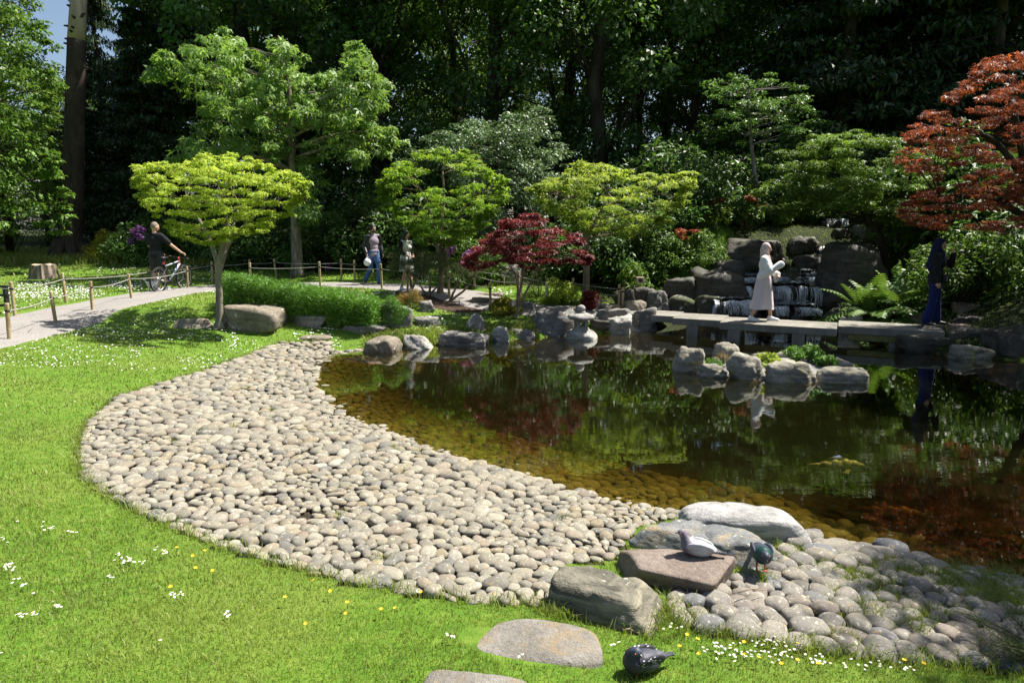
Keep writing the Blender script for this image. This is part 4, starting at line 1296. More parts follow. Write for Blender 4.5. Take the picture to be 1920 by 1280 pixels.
def wood_tree(kind, x, y, s, mat, bark, label, name, group, rz=None, sz=1.0, z=None, cat="tree", var=None, sink=0.1):
    r = random.Random(int(x * 131 + y * 977))
    v = r.randrange(len(KIND[kind])) if var is None else var
    ca, tr = KIND[kind][v]
    root = empty(name, (x, y, (gz(x, y) if z is None else z) - sink), r.uniform(0, 6.28) if rz is None else rz)
    root.scale = (s, s, s * sz)
    tag(root, label, cat, group)
    for nm, me, mm_ in (("crown", ca, mat), ("trunk" if cat == "tree" else "stems", tr, bark)):
        o = bpy.data.objects.new(nm, me); COL.objects.link(o); o.parent = root
        o.material_slots[0].link = 'OBJECT'; o.material_slots[0].material = mm_
    return root

WL = "dark trees of the wood behind the garden"
rw = random.Random(77)
rows = [(31.6, 4.8, 'oak', M_LF_DARK), (36, 5.0, 'oak', M_LF_DARK), (41, 5.6, 'oak', M_LF_MID), (46, 6.0, 'oak', M_LF_DARK), (54, 6.5, 'oak', M_LF_DARK)]
for y, stp, kd, mt in rows:
    x = -0.95 * y * .75 - 2
    while x < 0.95 * y * .78 + 3:
        xx = x + rw.uniform(-1, 1); yy = y + rw.uniform(-1.6, 1.6)
        px = 960 + xx / yy * 1280
        x += stp
        if -60 < px < 425: continue           # the sky gap over the far lawn
        if px < 440 and y < 38: continue
        k = kd if rw.random() < .72 else 'tall'
        wood_tree(k, xx, yy, rw.uniform(.95, 1.3), (mm := mt if rw.random() < .55 else M_LF_MID), M_BK_DARK, ("tall " if k == "oak" else "slender ") + ("dark" if mm is M_LF_DARK else "mid-green") + " tree " + {0: "at the front edge of the wood ", 1: "in the second rank of the wood ", 2: "deep in the wood ", 3: "far back in the wood ", 4: "at the very back of the wood "}[[q[0] for q in rows].index(y)] + where(px), "woodland_tree", WL, sz=rw.uniform(.95, 1.2))
# sky gap on the left: thin conifers and a mid-green lower screen
for (px, d_, s, sz) in [(178, 33, .50, .95), (215, 37, .42, 2.6), (290, 31, .62, 1.0), (118, 40, .50, .8), (240, 34, .44, .9), (345, 34, .85, 1.1)]:
    p = at_d(px, 470, d_)
    wood_tree('conifer', p.x, d_, s, M_LF_CON, M_BK_CONIF, {178: "low bushy conifer right beside the bare dead trunk", 215: "very tall thin pine rising past the sky gap", 290: "dark conifer behind the man with the bicycle", 118: "small distant conifer behind the bare dead trunk", 240: "short conifer under the sky gap", 345: "tall dark conifer behind the golden maple crown"}[px], "conifer_tree", "conifers on the far lawn side", sz=sz)
for (px, d_, s, kd) in [(20, 29, .8, 'tall'), (-90, 26, .8, 'tall'), (90, 35, .62, 'tall'), (-20, 38, .8, 'tall'), (205, 40, .42, 'tall'), (150, 44, .5, 'tall'), (265, 42, .5, 'oak'), (125, 47, .66, 'oak'), (200, 49, .60, 'oak'), (265, 46, .70, 'oak'), (335, 47, .88, 'oak'), (30, 45, .9, 'oak')]:
    p = at_d(px, 470, d_)
    wood_tree(kd, p.x, d_, s, M_LF_BRIGHT, M_BK_DARK, ("tallest" if s > .82 else "large" if s > .7 else "middling" if s > .55 else "small") + " bright leafy tree beyond the daisy lawn " + ("near the sky gap" if px > 140 else "behind the layered green tree" if px < 60 else "behind the bare trunk"), "woodland_tree", "bright trees by the daisy lawn")
D11 = 23.5; b = at_d(-40, 500, D11); b.z = gz(b.x, b.y)
drawn_tree("beech_tree", "bright green layered tree beside the bare dead trunk", "tree", b, [b, at_d(-35, 380, D11), at_d(-30, 200, D11), at_d(-20, 40, D11), at_d(-10, -120, D11)], .17, .04,
    [[(-150, -60), (40, -40), (45, 10), (85, 80), (98, 150), (92, 260), (95, 320), (40, 330), (-60, 330), (-150, 300)], [(-80, 300), (40, 288), (90, 310), (118, 380), (112, 430), (40, 425), (-80, 440)]],
    D11, 0.17, M_LF_MID, M_BK_DARK, 13000, 30, .40, .8, .7, 'diamond', 20, drop=.28, width=.5, up=.9, droop=.5, center=-40, fillk=.9)
# right side conifers, tall and dark
for (x, y, s) in [(17.5, 26.0, 1.0), (13.0, 28.0, 1.05), (20.5, 29.0, 1.1), (16.0, 31.0, 1.15)]:
    wood_tree('conifer', x, y, s, M_LF_CON, M_BK_CONIF, ("taller" if s > 1.07 else "lower") + " dark conifer " + ("behind the crown of the layered green maple" if x < 16.5 else "behind the top of the rust-red maple"), "conifer_tree", "dark conifers on the right bank")
# trees standing on the near right bank, whose shade falls on the cobbles and the water
for (kd_, x, y, s, sz) in [('tall', 10.9, 7.0, .92, 1.0), ('oak', 14.0, 12.0, .85, 1.0), ('tall', 9.5, 4.1, .92, 1.0)]:
    wood_tree(kd_, x, y, s, M_LF_DARK, M_BK_DARK, "tall tree on the right bank shading the grey cobbles and water", "shade_tree", "shade trees on the right bank", sz=sz)

# understorey bushes along the wood edge
BG = "dark bushes along the wood edge"
for (px, py, d_, s, mt) in [(480, 520, 24.5, 1.0, M_LF_DARK), (540, 520, 25.5, 1.1, M_LF_DARK), (600, 520, 24.3, 1.0, M_LF_DARK), (645, 520, 24.6, 1.0, M_LF_DARK), (430, 520, 27, 1.1, M_LF_DARK), (370, 520, 28.5, 1.2, M_LF_DARK),
                        (320, 520, 29.5, 1.3, M_LF_DARK), (700, 520, 25.0, 1.3, M_LF_DARK), (760, 520, 24.6, 1.3, M_LF_DARK), (720, 500, 28, 1.9, M_LF_DARK), (800, 500, 27.5, 1.9, M_LF_DARK), (620, 500, 28.5, 1.8, M_LF_DARK), (520, 500, 29, 1.8, M_LF_DARK), (420, 500, 31, 1.8, M_LF_DARK),
                        (1080, 520, 21.0, 1.1, M_LF_DARK), (1130, 520, 20.3, 1.0, M_LF_DARK), (1180, 520, 19.8, .9, M_LF_DARK), (1240, 500, 20.5, 1.1, M_LF_DARK), (1310, 490, 21.5, 1.1, M_LF_DARK), (1160, 480, 22.5, 1.5, M_LF_DARK), (1260, 470, 23.2, 1.5, M_LF_DARK), (1350, 440, 23.5, 1.2, M_LF_DARK),
                        (1450, 430, 23.0, 1.4, M_LF_DARK), (1520, 430, 24.5, 1.6, M_LF_DARK), (1600, 400, 24.0, 1.6, M_LF_DARK), (1690, 420, 22.0, 1.5, M_LF_DARK), (1760, 430, 20.0, 1.5, M_LF_DARK), (1830, 450, 18.5, 1.4, M_LF_DARK), (1900, 450, 17.5, 1.4, M_LF_DARK)]:
    p = at_d(px, py, d_)
    wood_tree('bush', p.x, d_, s, mt, M_BK_DARK, ("dark" if mt is M_LF_DARK else "mid-green") + (" broad" if s > 1.35 else "") + " evergreen bush " + ("deep in the shade " if d_ > 26 else "at the wood edge ") + where(px), "evergreen_bush", BG, cat="bush", sz=.95)
for (px, d_, s, mt, lab) in [(205, 26.5, .62, M_LF_YEL, "round yellow-green bush behind the cyclist near the bare trunk"), (880, 19.6, .78, M_LF_MID, "flowering bush with bright leaves behind the pruned pines"), (1052, 16.9, .36, M_LF_LIME, "fresh light green shrub beside the lime maple trunk"),
                        (1795, 15.0, .85, M_LF_MID, "glossy green bush in front of the person in navy"), (1880, 15.2, .9, M_LF_DARK, "glossy dark bush at the right end of the bank"), (1250, 19.4, .62, M_LF_MID, "leafy shrub above the dark overhanging slab"), (1310, 19.2, .5, M_LF_MID, "low shrub on the grass bank beside the huge boulder"),
                        (260, 25.5, .75, M_LF_DARK, "rhododendron bush with purple flowers behind the cyclist"), (300, 26.5, .8, M_LF_MID, "leafy bush behind the golden maple crown"), (1405, 21.6, .6, M_LF_DARK, "low dark bush on the slope right above the huge boulder"), (1475, 21.4, .6, M_LF_MID, "rounded bush between the huge boulder and the upper waterfall"), (1525, 21.9, .55, M_LF_DARK, "dark little bush beside the upper waterfall"), (1440, 22.6, .8, M_LF_MID, "mid-green bush at the foot of the small tiered tree")]:
    p = at_d(px, 500, d_)
    wood_tree('bush', p.x, d_, s, mt, M_BK_DARK, lab, "leafy_bush", None, cat="bush")
# ------------------------------------------------------------------ grass, flowers and low plants
M_GRASS = mat_leaf("grass_blade", [(0.15, 0.225, 0.030), (0.19, 0.27, 0.040), (0.225, 0.295, 0.052), (0.275, 0.32, 0.075), (0.165, 0.245, 0.034), (0.34, 0.33, 0.14)], 0.35, rough=0.45, spec=0.4, big=0.22)
PATH_S = PATH
def grass_mask(P, margin=0.03):
    ok = shore_sd(P) > 0.06
    ok &= ~in_poly(P, BEACH) & ~in_poly(P, PATCH) & ~in_poly(P, MULCH)
    ok &= poly_dist(P, PATH_S, False) > 0.94
    for o, a, b_ in ((N4, .27, .15), (N5, .32, .155), (N6, .21, .14), (N3, .33, .18), (N2, .46, .18)):
        c = o.location; an = -o.rotation_euler.z
        dx = P[:, 0] - c.x; dy = P[:, 1] - c.y
        u = dx * math.cos(an) - dy * math.sin(an); v = dx * math.sin(an) + dy * math.cos(an)
        ok &= (u / a) ** 2 + (v / b_) ** 2 > 1.0
    return ok
def grass_points(y0, y1, dens, r, xa=-1e9, xb=1e9):
    xm = 0.86 * y1 + 0.6
    x0, x1 = max(-xm, xa), min(xm, xb)
    n = int((x1 - x0) * (y1 - y0) * dens)
    P = np.c_[r.uniform(x0, x1, n), r.uniform(y0, y1, n)]
    P = P[np.abs(P[:, 0]) < 0.86 * P[:, 1] + 0.6]
    return P[grass_mask(P)]
def blades(P, h, w, r, lean=0.5):
    n = len(P)
    z = hz(P[:, 0], P[:, 1]) - 0.004
    a = r.uniform(0, 2 * np.pi, n)
    S = np.c_[np.cos(a), np.sin(a), np.zeros(n)]
    la = r.uniform(0, 2 * np.pi, n)
    L = np.c_[np.cos(la), np.sin(la), np.zeros(n)] * (r.uniform(.1, 1.0, n) * lean)[:, None]
    hh = (h * r.uniform(.55, 1.3, n))[:, None] if np.ndim(h) else (h * r.uniform(.55, 1.3, n))[:, None]
    B = np.c_[P, z]
    U = np.array([0, 0, 1.0])
    W = S * (w * r.uniform(.7, 1.2, n))[:, None]
    m = B + (U * .62 + L * .35) * hh
    t = B + (U * .92 + L) * hh
    V = np.stack([B - W * .5, B + W * .5, m + W * .38, t, m - W * .38], 1).reshape(-1, 3)
    o = np.arange(n)[:, None] * 5
    return V, np.concatenate([o + np.array([[0, 1, 2, 4]])], 0), np.concatenate([o + np.array([[4, 2, 3]])], 0)
def grass_obj(name, sets, label, mat=None):
    Vs = []; Q = []; Tt = []; n = 0
    for V, q, t in sets:
        Vs.append(V); Q.append(q + n); Tt.append(t + n); n += len(V)
    V = np.concatenate(Vs); Q = np.concatenate(Q); Tt = np.concatenate(Tt)
    F = np.concatenate([np.c_[Q[:, 0], Q[:, 1], Q[:, 2]], np.c_[Q[:, 0], Q[:, 2], Q[:, 3]], Tt])
    o = link(name, np_mesh(name, V, F), None, mat or M_GRASS)
    tag(o, label, "grass", None, "stuff")
    return o
rg = np.random.default_rng(21)
sets = []
for (y0, y1, dens, h, w) in [(1.9, 3.3, 8500, .028, .0036), (3.3, 4.6, 5400, .028, .0045), (4.6, 7, 2400, .029, .006), (7, 11, 800, .038, .010), (11, 16, 300, .045, .016), (16, 22, 110, .055, .026), (22, 30, 45, .08, .045)]:
    P = grass_points(y0, y1, dens, rg)
    sc = 0.7 + 0.6 * vnoise(P[:, 0], P[:, 1], 1.6, 12)
    sets.append(blades(P, h * sc, w, rg, 0.9))
grass_obj("lawn_grass", sets, "short bright green grass blades of the lawn")
# longer tufts: along the cobbles and stones, and growing between the grey cobbles
tP = []
for k in range(150):   # tufts between the grey cobbles
    q = np.array([rg.uniform(1.2, 4.6), rg.uniform(2.6, 4.9)])
    if in_poly(q[None], PATCH)[0] and (vnoise(np.array([q[0]]), np.array([q[1]]), 1.5, 5)[0] > .52 or rg.random() < .25):
        tP.append(q + rg.normal(0, .045, (90, 2)))
for k in range(260):   # a few between the beach cobbles
    q = np.array([rg.uniform(-4.2, 1.6), rg.uniform(3.4, 11)])
    if in_poly(q[None], BEACH)[0] and rg.random() < .16: tP.append(q + rg.normal(0, .035, (26, 2)))
for a, b_ in zip(_be[5:-1], _be[6:]):
    L = (b_ - a).length
    m = int(L * 260)
    t = rg.random(m)
    tP.append(np.c_[a.x + (b_.x - a.x) * t, a.y + (b_.y - a.y) * t] + rg.normal(0, .03, (m, 2)))
for a, b_ in zip(_pe[4:-1], _pe[5:]):
    L = (b_ - a).length; m = int(L * 700); t = rg.random(m)
    tP.append(np.c_[a.x + (b_.x - a.x) * t, a.y + (b_.y - a.y) * t] + rg.normal(0, .05, (m, 2)))
for (px, py, n, s) in [(1250, 1150, 500, .08), (1050, 1150, 300, .06), (1215, 1180, 300, .1), (1230, 1010, 160, .05), (1480, 1040, 200, .06), (1420, 1085, 120, .04), (1500, 1060, 200, .08)]:
    p = G(px, py); tP.append(np.array([p.x, p.y]) + rg.normal(0, s, (n, 2)))
for k in range(90):
    p = G(rg.uniform(1540, 1915), rg.uniform(1048, 1170))
    if vnoise(np.array([p.x]), np.array([p.y]), 2.2, 15)[0] > .42: tP.append(np.array([p.x, p.y]) + rg.normal(0, .06, (110, 2)))
tP = np.concatenate(tP)
grass_obj("grass_tufts", [blades(tP, np.full(len(tP), .075), .0055, rg, 1.1)], "longer grass tufts between the cobbles and stones")
# shaggy turf hanging over the far bank
eP = []
for a, b_ in zip(far_px[:-4], far_px[1:-3]):
    A = np.array(z0(*a)); B = np.array(z0(*b_)); m = 700; t = rg.random(m)
    eP.append(A + (B - A) * t[:, None] + np.c_[rg.normal(0, .08, m), rg.uniform(.02, .5, m)])
eP = np.concatenate(eP); eP = eP[shore_sd(eP) > 0.0]
grass_obj("bank_grass", [blades(eP, np.full(len(eP), .13), .018, rg, 1.2)], "shaggy grass overhanging the far pond bank")
wP = np.c_[rg.uniform(3.6, 6.5, 8000), rg.uniform(17.0, 21.0, 8000)]
grass_obj("bank_turf", [blades(wP, np.full(len(wP), .16), .03, rg, 1.0)], "green grassy slope beside the cascade boulders", M_LF_MID)
lP = np.c_[rg.uniform(-27, -11, 9000), rg.uniform(25, 34, 9000)]
grass_obj("meadow_grass", [blades(lP, np.full(len(lP), .3), .05, rg, .9)], "long grass beyond the bare trunk on the far lawn")

# daisies and buttercups
M_PETAL = mat_plain("daisy_petal", (0.78, 0.78, 0.76), 0.6, var=0.04)
M_DISC = mat_plain("flower_yellow", (0.75, 0.48, 0.02), 0.6, var=0.1)
M_STEM = mat_plain("flower_stem", (0.09, 0.18, 0.03), 0.7)
def daisy_mesh():
    V = []; F = []; mi = []
    n = 10
    V.append((0, 0, .004))
    for k in range(2 * n):
        a = math.pi * k / n
        r = .0125 if k % 2 == 0 else .0085
        V.append((r * math.cos(a), r * math.sin(a), .003 if k % 2 == 0 else .0015))
    for k in range(2 * n): F.append((0, 1 + k, 1 + (k + 1) % (2 * n))); mi.append(0)
    b0 = len(V); V.append((0, 0, .0075))
    for k in range(8): V.append((.0045 * math.cos(k * .785), .0045 * math.sin(k * .785), .0048))
    for k in range(8): F.append((b0, b0 + 1 + k, b0 + 1 + (k + 1) % 8)); mi.append(1)
    s0 = len(V)
    for z in (0, -.05):
        for k in range(3): V.append((.0012 * math.cos(k * 2.09), .0012 * math.sin(k * 2.09), z))
    for k in range(3): F.append((s0 + k, s0 + (k + 1) % 3, s0 + 3 + (k + 1) % 3, s0 + 3 + k)); mi.append(2)
    me = py_mesh("daisy", V, F)
    for m in (M_PETAL, M_DISC, M_STEM): me.materials.append(m)
    me.polygons.foreach_set("material_index", np.array(mi, dtype=np.int32))
    return me
def butter_mesh():
    V = [(0, 0, 0)]; F = []; mi = []
    for k in range(10):
        a = math.pi * k / 5; r = .012 if k % 2 == 0 else .0085
        V.append((r * math.cos(a), r * math.sin(a), .007 if k % 2 == 0 else .005))
    for k in range(10): F.append((0, 1 + k, 1 + (k + 1) % 10)); mi.append(0)
    s0 = len(V)
    for z in (0, -.08):
        for k in range(3): V.append((.0012 * math.cos(k * 2.09), .0012 * math.sin(k * 2.09), z))
    for k in range(3): F.append((s0 + k, s0 + (k + 1) % 3, s0 + 3 + (k + 1) % 3, s0 + 3 + k)); mi.append(1)
    me = py_mesh("buttercup", V, F)
    for m in (M_DISC, M_STEM): me.materials.append(m)
    me.polygons.foreach_set("material_index", np.array(mi, dtype=np.int32))
    return me
DM, BMh = daisy_mesh(), butter_mesh()
rd = random.Random(5)
def place_flower(me, name, x, y, label, cat, group, h, s=1.0):
    o = bpy.data.objects.new(name, me); COL.objects.link(o)
    o.location = (x, y, gz(x, y) + h)
    o.rotation_euler = (rd.uniform(-.3, .3) - .1, rd.uniform(-.3, .3) + .1, rd.uniform(0, 6.28)); o.scale = (s, s, s)
    tag(o, label, cat, group)
clus = [(8, 1025, 14, 4, 6), (18, 1076, 25, 10, 12), (35, 1110, 25, 12, 6), (92, 1002, 16, 8, 8), (135, 1010, 10, 3, 4), (50, 1168, 22, 7, 9), (105, 1152, 12, 5, 5), (240, 1062, 26, 9, 22), (205, 1095, 6, 4, 4), (305, 1048, 12, 8, 9), (335, 1128, 12, 6, 9), (432, 1165, 10, 4, 6), (60, 1130, 4, 3, 1), (40, 990, 5, 3, 1), (303, 1216, 3, 2, 1), (2, 1240, 3, 2, 1),
        (850, 1208, 18, 5, 5), (975, 1248, 10, 4, 3), (1150, 1224, 8, 3, 3), (1262, 1191, 12, 6, 5), (1340, 1228, 30, 12, 18), (1380, 1242, 40, 14, 20), (1430, 1228, 40, 14, 16), (1470, 1240, 40, 14, 14), (1450, 1215, 30, 8, 8), (1520, 1250, 40, 14, 12), (1600, 1262, 50, 12, 12), (1700, 1266, 50, 8, 8), (1790, 1235, 14, 6, 4)]
nd = 0
for (cx, cyy, sx, sy, n) in clus:
    for k in range(n):
        p = G(cx + rd.gauss(0, sx * .55), min(1279, cyy + rd.gauss(0, sy * .55)))
        place_flower(DM, "daisy", p.x, p.y, "tiny white daisy in the mown lawn near the cobbles", "daisy", "daisies in the near lawn", .036 + rd.uniform(0, .012), rd.uniform(.5, .72))
        nd += 1
for (px, py) in [(333, 1045), (385, 1050), (363, 1060), (368, 1082), (400, 1088), (322, 1118), (535, 1138), (575, 1190), (650, 1170), (715, 1163), (742, 1160), (790, 1130), (590, 1105), (1288, 1212), (1307, 1220), (1274, 1232), (1310, 1247), (1394, 1223), (1395, 1249), (1421, 1254), (1464, 1268), (1494, 1258), (1533, 1265), (1693, 1258), (1730, 1266), (1494, 1228), (652, 1150), (620, 1128)]:
    p = G(px, py)
    place_flower(BMh, "buttercup", p.x, p.y, "small yellow buttercup in the mown lawn", "buttercup", "buttercups in the lawn", .055)
# the carpets of daisies further off
dV = []
def carpet(px0, px1, py0, py1, n, thr, seed, s0):
    r = np.random.default_rng(seed)
    px = r.uniform(px0, px1, n * 5); py = r.uniform(py0, py1, n * 5)
    k = vnoise(px, py * 2.2, .018, seed) + .25 * vnoise(px, py * 2.2, .07, seed + 1) >= thr
    P = Gv(px[k][:n * 2], py[k][:n * 2])
    P = P[grass_mask(P[:, :2])][:n]
    for p in P: dV.append((p[0], p[1], p[2] + .045, s0 * r.uniform(.8, 1.3)))
carpet(0, 270, 528, 562, 1500, .42, 31, .016)
carpet(30, 420, 490, 528, 700, .45, 32, .019)
carpet(0, 430, 560, 640, 900, .5, 33, .011)
carpet(0, 520, 600, 700, 620, .55, 34, .010)
carpet(430, 640, 600, 660, 160, .5, 35, .015)
carpet(280, 420, 535, 550, 160, .3, 36, .02)
carpet(780, 900, 585, 620, 80, .4, 37, .018)
carpet(700, 960, 520, 560, 200, .4, 38, .02)
V = []; F = []
rr_ = np.random.default_rng(8)
for (x, y, z, s) in dV:
    o0 = len(V); a0 = rr_.uniform(0, 6)
    tx, ty = rr_.normal(0, .25, 2)
    for k in range(6):
        a = a0 + k * 1.047; cxx, cy_ = math.cos(a) * s, math.sin(a) * s
        V.append((x + cxx, y + cy_, z + cxx * tx + cy_ * ty - .2 * s))
    F.append(tuple(o0 + k for k in range(6)))
o = link("daisy_carpet", py_mesh("daisy_carpet", V, F), None, M_PETAL)
tag(o, "white carpet of distant daisies scattered in the lawn", "daisies", None, "stuff")

# clipped dwarf bamboo hedge
h0 = G(420, 604); h1 = G(705, 612)
cr = Crown(401); rn = random.Random(401)
hp = [at_d(432, 590, 13.9), at_d(500, 590, 13.9), at_d(570, 592, 13.75), at_d(640, 598, 13.6), at_d(700, 603, 13.5)]
root = empty("bamboo_hedge", (hp[2].x, hp[2].y + .5, gz(hp[2].x, hp[2].y + .5))); tag(root, "clipped dwarf bamboo hedge behind the boulders", "hedge")
off = root.location
nU = 30
for iu in range(nU):
    t = iu / (nU - 1) * (len(hp) - 1) * .999; k = int(t); f = t - k
    c = hp[k].lerp(hp[k + 1], f)
    for iv in range(5):
        y = c.y + .12 + iv * .27 + rn.uniform(-.05, .05)
        x = c.x * y / c.y + rn.uniform(-.05, .05)
        top = .80 - .22 * (t / 4)
        for iz in range(4):
            if 0 < iv < 4 and iz < 2 and 0 < iu < nU - 1: continue
            zt = gz(c.x, c.y + .6) + .04 + (top - .16) * (iz + .5) / 3.5 + rn.uniform(-.03, .03)
            cr.clump(Vector((x, y, zt)) - off, (.15, .16, .13), 115, .085, 'blade', .28, .4, -.35, .7)
cr.obj("foliage", M_LF_BAMBOO, root)
tb = MB()
for i in range(60):
    t = rn.random() * 4; k = int(t); c = hp[k].lerp(hp[min(k + 1, 4)], t - k); y = c.y + .1 + rn.random() * 1.2; x = c.x * y / c.y
    p = Vector((x, y, gz(x, y))) - off
    tb.tube([p, p + Vector((rn.uniform(-.05, .05), rn.uniform(-.05, .05), .6))], [.006, .004], 4)
tb.obj("stems", M_BK_TAN, root)["kind"] = "stuff"
# spill-over shrublets of the hedge
def low_plant(name, label, cat, px, py, w, h, n, leaf, mat, shape='diamond', width=.4, seed=1, up=.5, droop=-.2, d=None, nclump=10, z=None):
    p = G(px, py) if d is None else at_d(px, py, d)
    if d is not None: p.z = gz(p.x, p.y) if z is None else z
    if z is not None: p.z = z
    root = empty(name, p); tag(root, label, cat)
    cr = Crown(seed); rn = random.Random(seed)
    tb = MB()
    for i in range(nclump):
        a = rn.uniform(0, 6.28); q = w * .5 * math.sqrt(rn.random()); zz = h * (.25 + .7 * rn.random() * (1 - (q / (w * .6)) ** 2))
        c = Vector((math.cos(a) * q, math.sin(a) * q * .8, zz))
        cr.clump(c, (w * .2, w * .2, h * .22), n // nclump, leaf, shape, width, up, droop, .6)
        tb.tube([(c.x * .2, c.y * .2, 0), c * .6, c], [.012 * (w + .3), .008, .003], 4)
    cr.obj("leaves", mat, root); tb.obj("stems", M_BK_TAN, root)
    return root
low_plant("bamboo_plant", "bright bamboo tuft spilling over the hedge end rock", "plant", 735, 612, .75, .62, 3200, .09, M_LF_BAMBOO, 'blade', .16, 41)
low_plant("ground_plant", "low green tuft between the two long slabs", "plant", 640, 612, .55, .25, 1200, .07, M_LF_BAMBOO, 'blade', .16, 42)
low_plant("grass_clump", "orange-tinted grass clump on the bank above the grey rock", "plant", 772, 580, .62, .42, 1600, .12, M_LF_ORANGE, 'blade', .12, 43)
low_plant("yellow_shrub", "little shrub with yellow leaves beside the crimson maple", "shrub", 950, 592, .62, .42, 1500, .07, M_LF_YEL, 'diamond', .5, 44)
low_plant("crimson_shrub", "small crimson maple shrub behind the stone lantern", "shrub", 1102, 578, .58, .55, 1800, .065, M_LF_RED, 'palm', .5, 45, d=16.4)
low_plant("leafy_plant", "spring green leafy plant on the island gravel", "plant", 1430, 700, .55, .22, 420, .085, M_LF_LIME, 'palm', .5, 46, d=10.9, z=.1)
low_plant("leafy_plant", "taller spring green plant among the island rocks near the flat slab", "plant", 1508, 700, .62, .33, 700, .085, M_LF_BAMBOO, 'palm', .5, 47, d=11.0, z=.1)
low_plant("leafy_plant", "green plant beside the tilted slab on the island", "plant", 1548, 700, .4, .2, 320, .07, M_LF_BAMBOO, 'palm', .5, 48, d=10.8, z=.1)
low_plant("grass_clump", "small green tuft between the first island rocks", "plant", 1336, 700, .3, .16, 350, .08, M_LF_BAMBOO, 'blade', .2, 49, d=10.9, z=.08)
low_plant("dead_grass", "dry reddish grass beside the tall craggy island rock", "plant", 1352, 700, .34, .18, 160, .10, M_LF_ORANGE, 'blade', .06, 50, d=11.1, z=.1)
for i, (px, py, d_, s) in enumerate([(1215, 470, 18.8, .9), (1290, 460, 19.2, .9), (1240, 440, 20.0, 1.0), (1330, 420, 20.5, 1.0), (1400, 395, 20.8, 1.0), (1190, 500, 18.2, .8)]):
    lab = ["mahonia-like shrub with pinnate leaves over the dark slab", "red-tipped shrub on the slope above the layered boulder", "green shrub with long leaves behind the red-tipped one", "red-tipped shrub at the edge of the grassy slope", "orange-tipped shrub above the huge cascade boulder", "long-leaved shrub by the wooden speaker box"][i]
    p = low_plant("leafy_shrub", lab, "shrub", px, py, 1.0 * s, 1.1 * s, 900, .17, M_LF_MID if i % 2 == 0 else M_LF_BRIGHT, 'diamond', .3, 60 + i, d=d_, up=.6, droop=.1, nclump=16)
    cr = Crown(90 + i); rn = random.Random(90 + i)
    if i in (1, 3, 4):
        for k in range(4): cr.clump(Vector((rn.uniform(-.35, .35) * s, rn.uniform(-.35, .1) * s, rn.uniform(.7, 1.15) * s)), (.14, .14, .05), 45, .16, 'diamond', .28, .8, .1)
        cr.obj("red_leaves", M_LF_REDTIP, p)
# rhododendron flowers
def flower_heads(parent_label, pts, mat, lab):
    for (px, py, d_) in pts:
        c = at_d(px, py, d_)
        cr = Crown(int(px * 7 + py))
        cr.clump((0, 0, 0), (.13, .13, .11), 60, .08, 'diamond', .8, .3, 0)
        o = cr.obj("flower_head", mat); o.location = c
        tag(o, lab, "flower", parent_label)
flower_heads("purple rhododendron flowers behind the cyclist", [(251, 433, 24.7), (262, 428, 24.8), (246, 453, 24.7), (263, 446, 24.7), (256, 440, 24.7), (268, 432, 24.9)], M_FL_PURPLE, "purple rhododendron flower head behind the cyclist")
flower_heads("purple flowers behind the pruned pines", [(876, 478, 18.9), (884, 474, 18.9), (843, 470, 19.0), (848, 462, 19.1), (835, 478, 19.0)], M_FL_PURPLE, "purple flower head in the bush behind the pruned pines")
flower_heads("pink flowers behind the pruned pines", [(870, 495, 18.7), (879, 492, 18.8)], M_FL_PINK, "pink flower head low in the bush behind the pruned pines")
flower_heads("purple flowers among the dark bushes", [(572, 464, 23.6), (578, 472, 23.5), (615, 503, 23.4), (568, 474, 23.6)], M_FL_PURPLE, "lilac flower head among the dark bushes by the sweetgum trunk")

# fern by the bridge
fb = at_d(1662, 600, 15.6); fb.z = gz(fb.x, fb.y)
root = empty("fern_clump", fb); tag(root, "big sunlit fern clump beside the towering boulder", "fern")
V = []; F = []; rn = random.Random(9)
for i in range(150):
    a = rn.uniform(0, 6.28); L = rn.uniform(.8, 1.5); el = rn.uniform(.5, 1.35)
    st = Vector((rn.uniform(-.5, .5), rn.uniform(-.3, .3), 0))
    d0 = Vector((math.cos(a) * math.cos(el), math.sin(a) * math.cos(el), math.sin(el)))
    p = st.copy(); d = d0.copy()
    for k in range(18):
        p2 = p + d * L / 18
        d = (d + Vector((0, 0, -.085))).normalized()
        side = d.cross(Vector((0, 0, 1)))
        if side.length > 1e-4: side.normalize()
        if k > 2:
            ln = .17 * L * math.sin(math.pi * (k - 1) / 18) + .012
            for s in (-1, 1):
                tip = p + side * s * ln + d * ln * .35 + Vector((0, 0, -ln * .25))
                n = len(V); w = d * (L / 18 * .42)
                V += [p - w, (p + tip) / 2 - w * .9, tip, (p + tip) / 2 + w * .9, p + w]
                F.append((n, n + 1, n + 2)); F.append((n, n + 2, n + 3)); F.append((n, n + 3, n + 4))
        p = p2
o = link("fronds", py_mesh("fronds", V, F), root, M_LF_FERN)

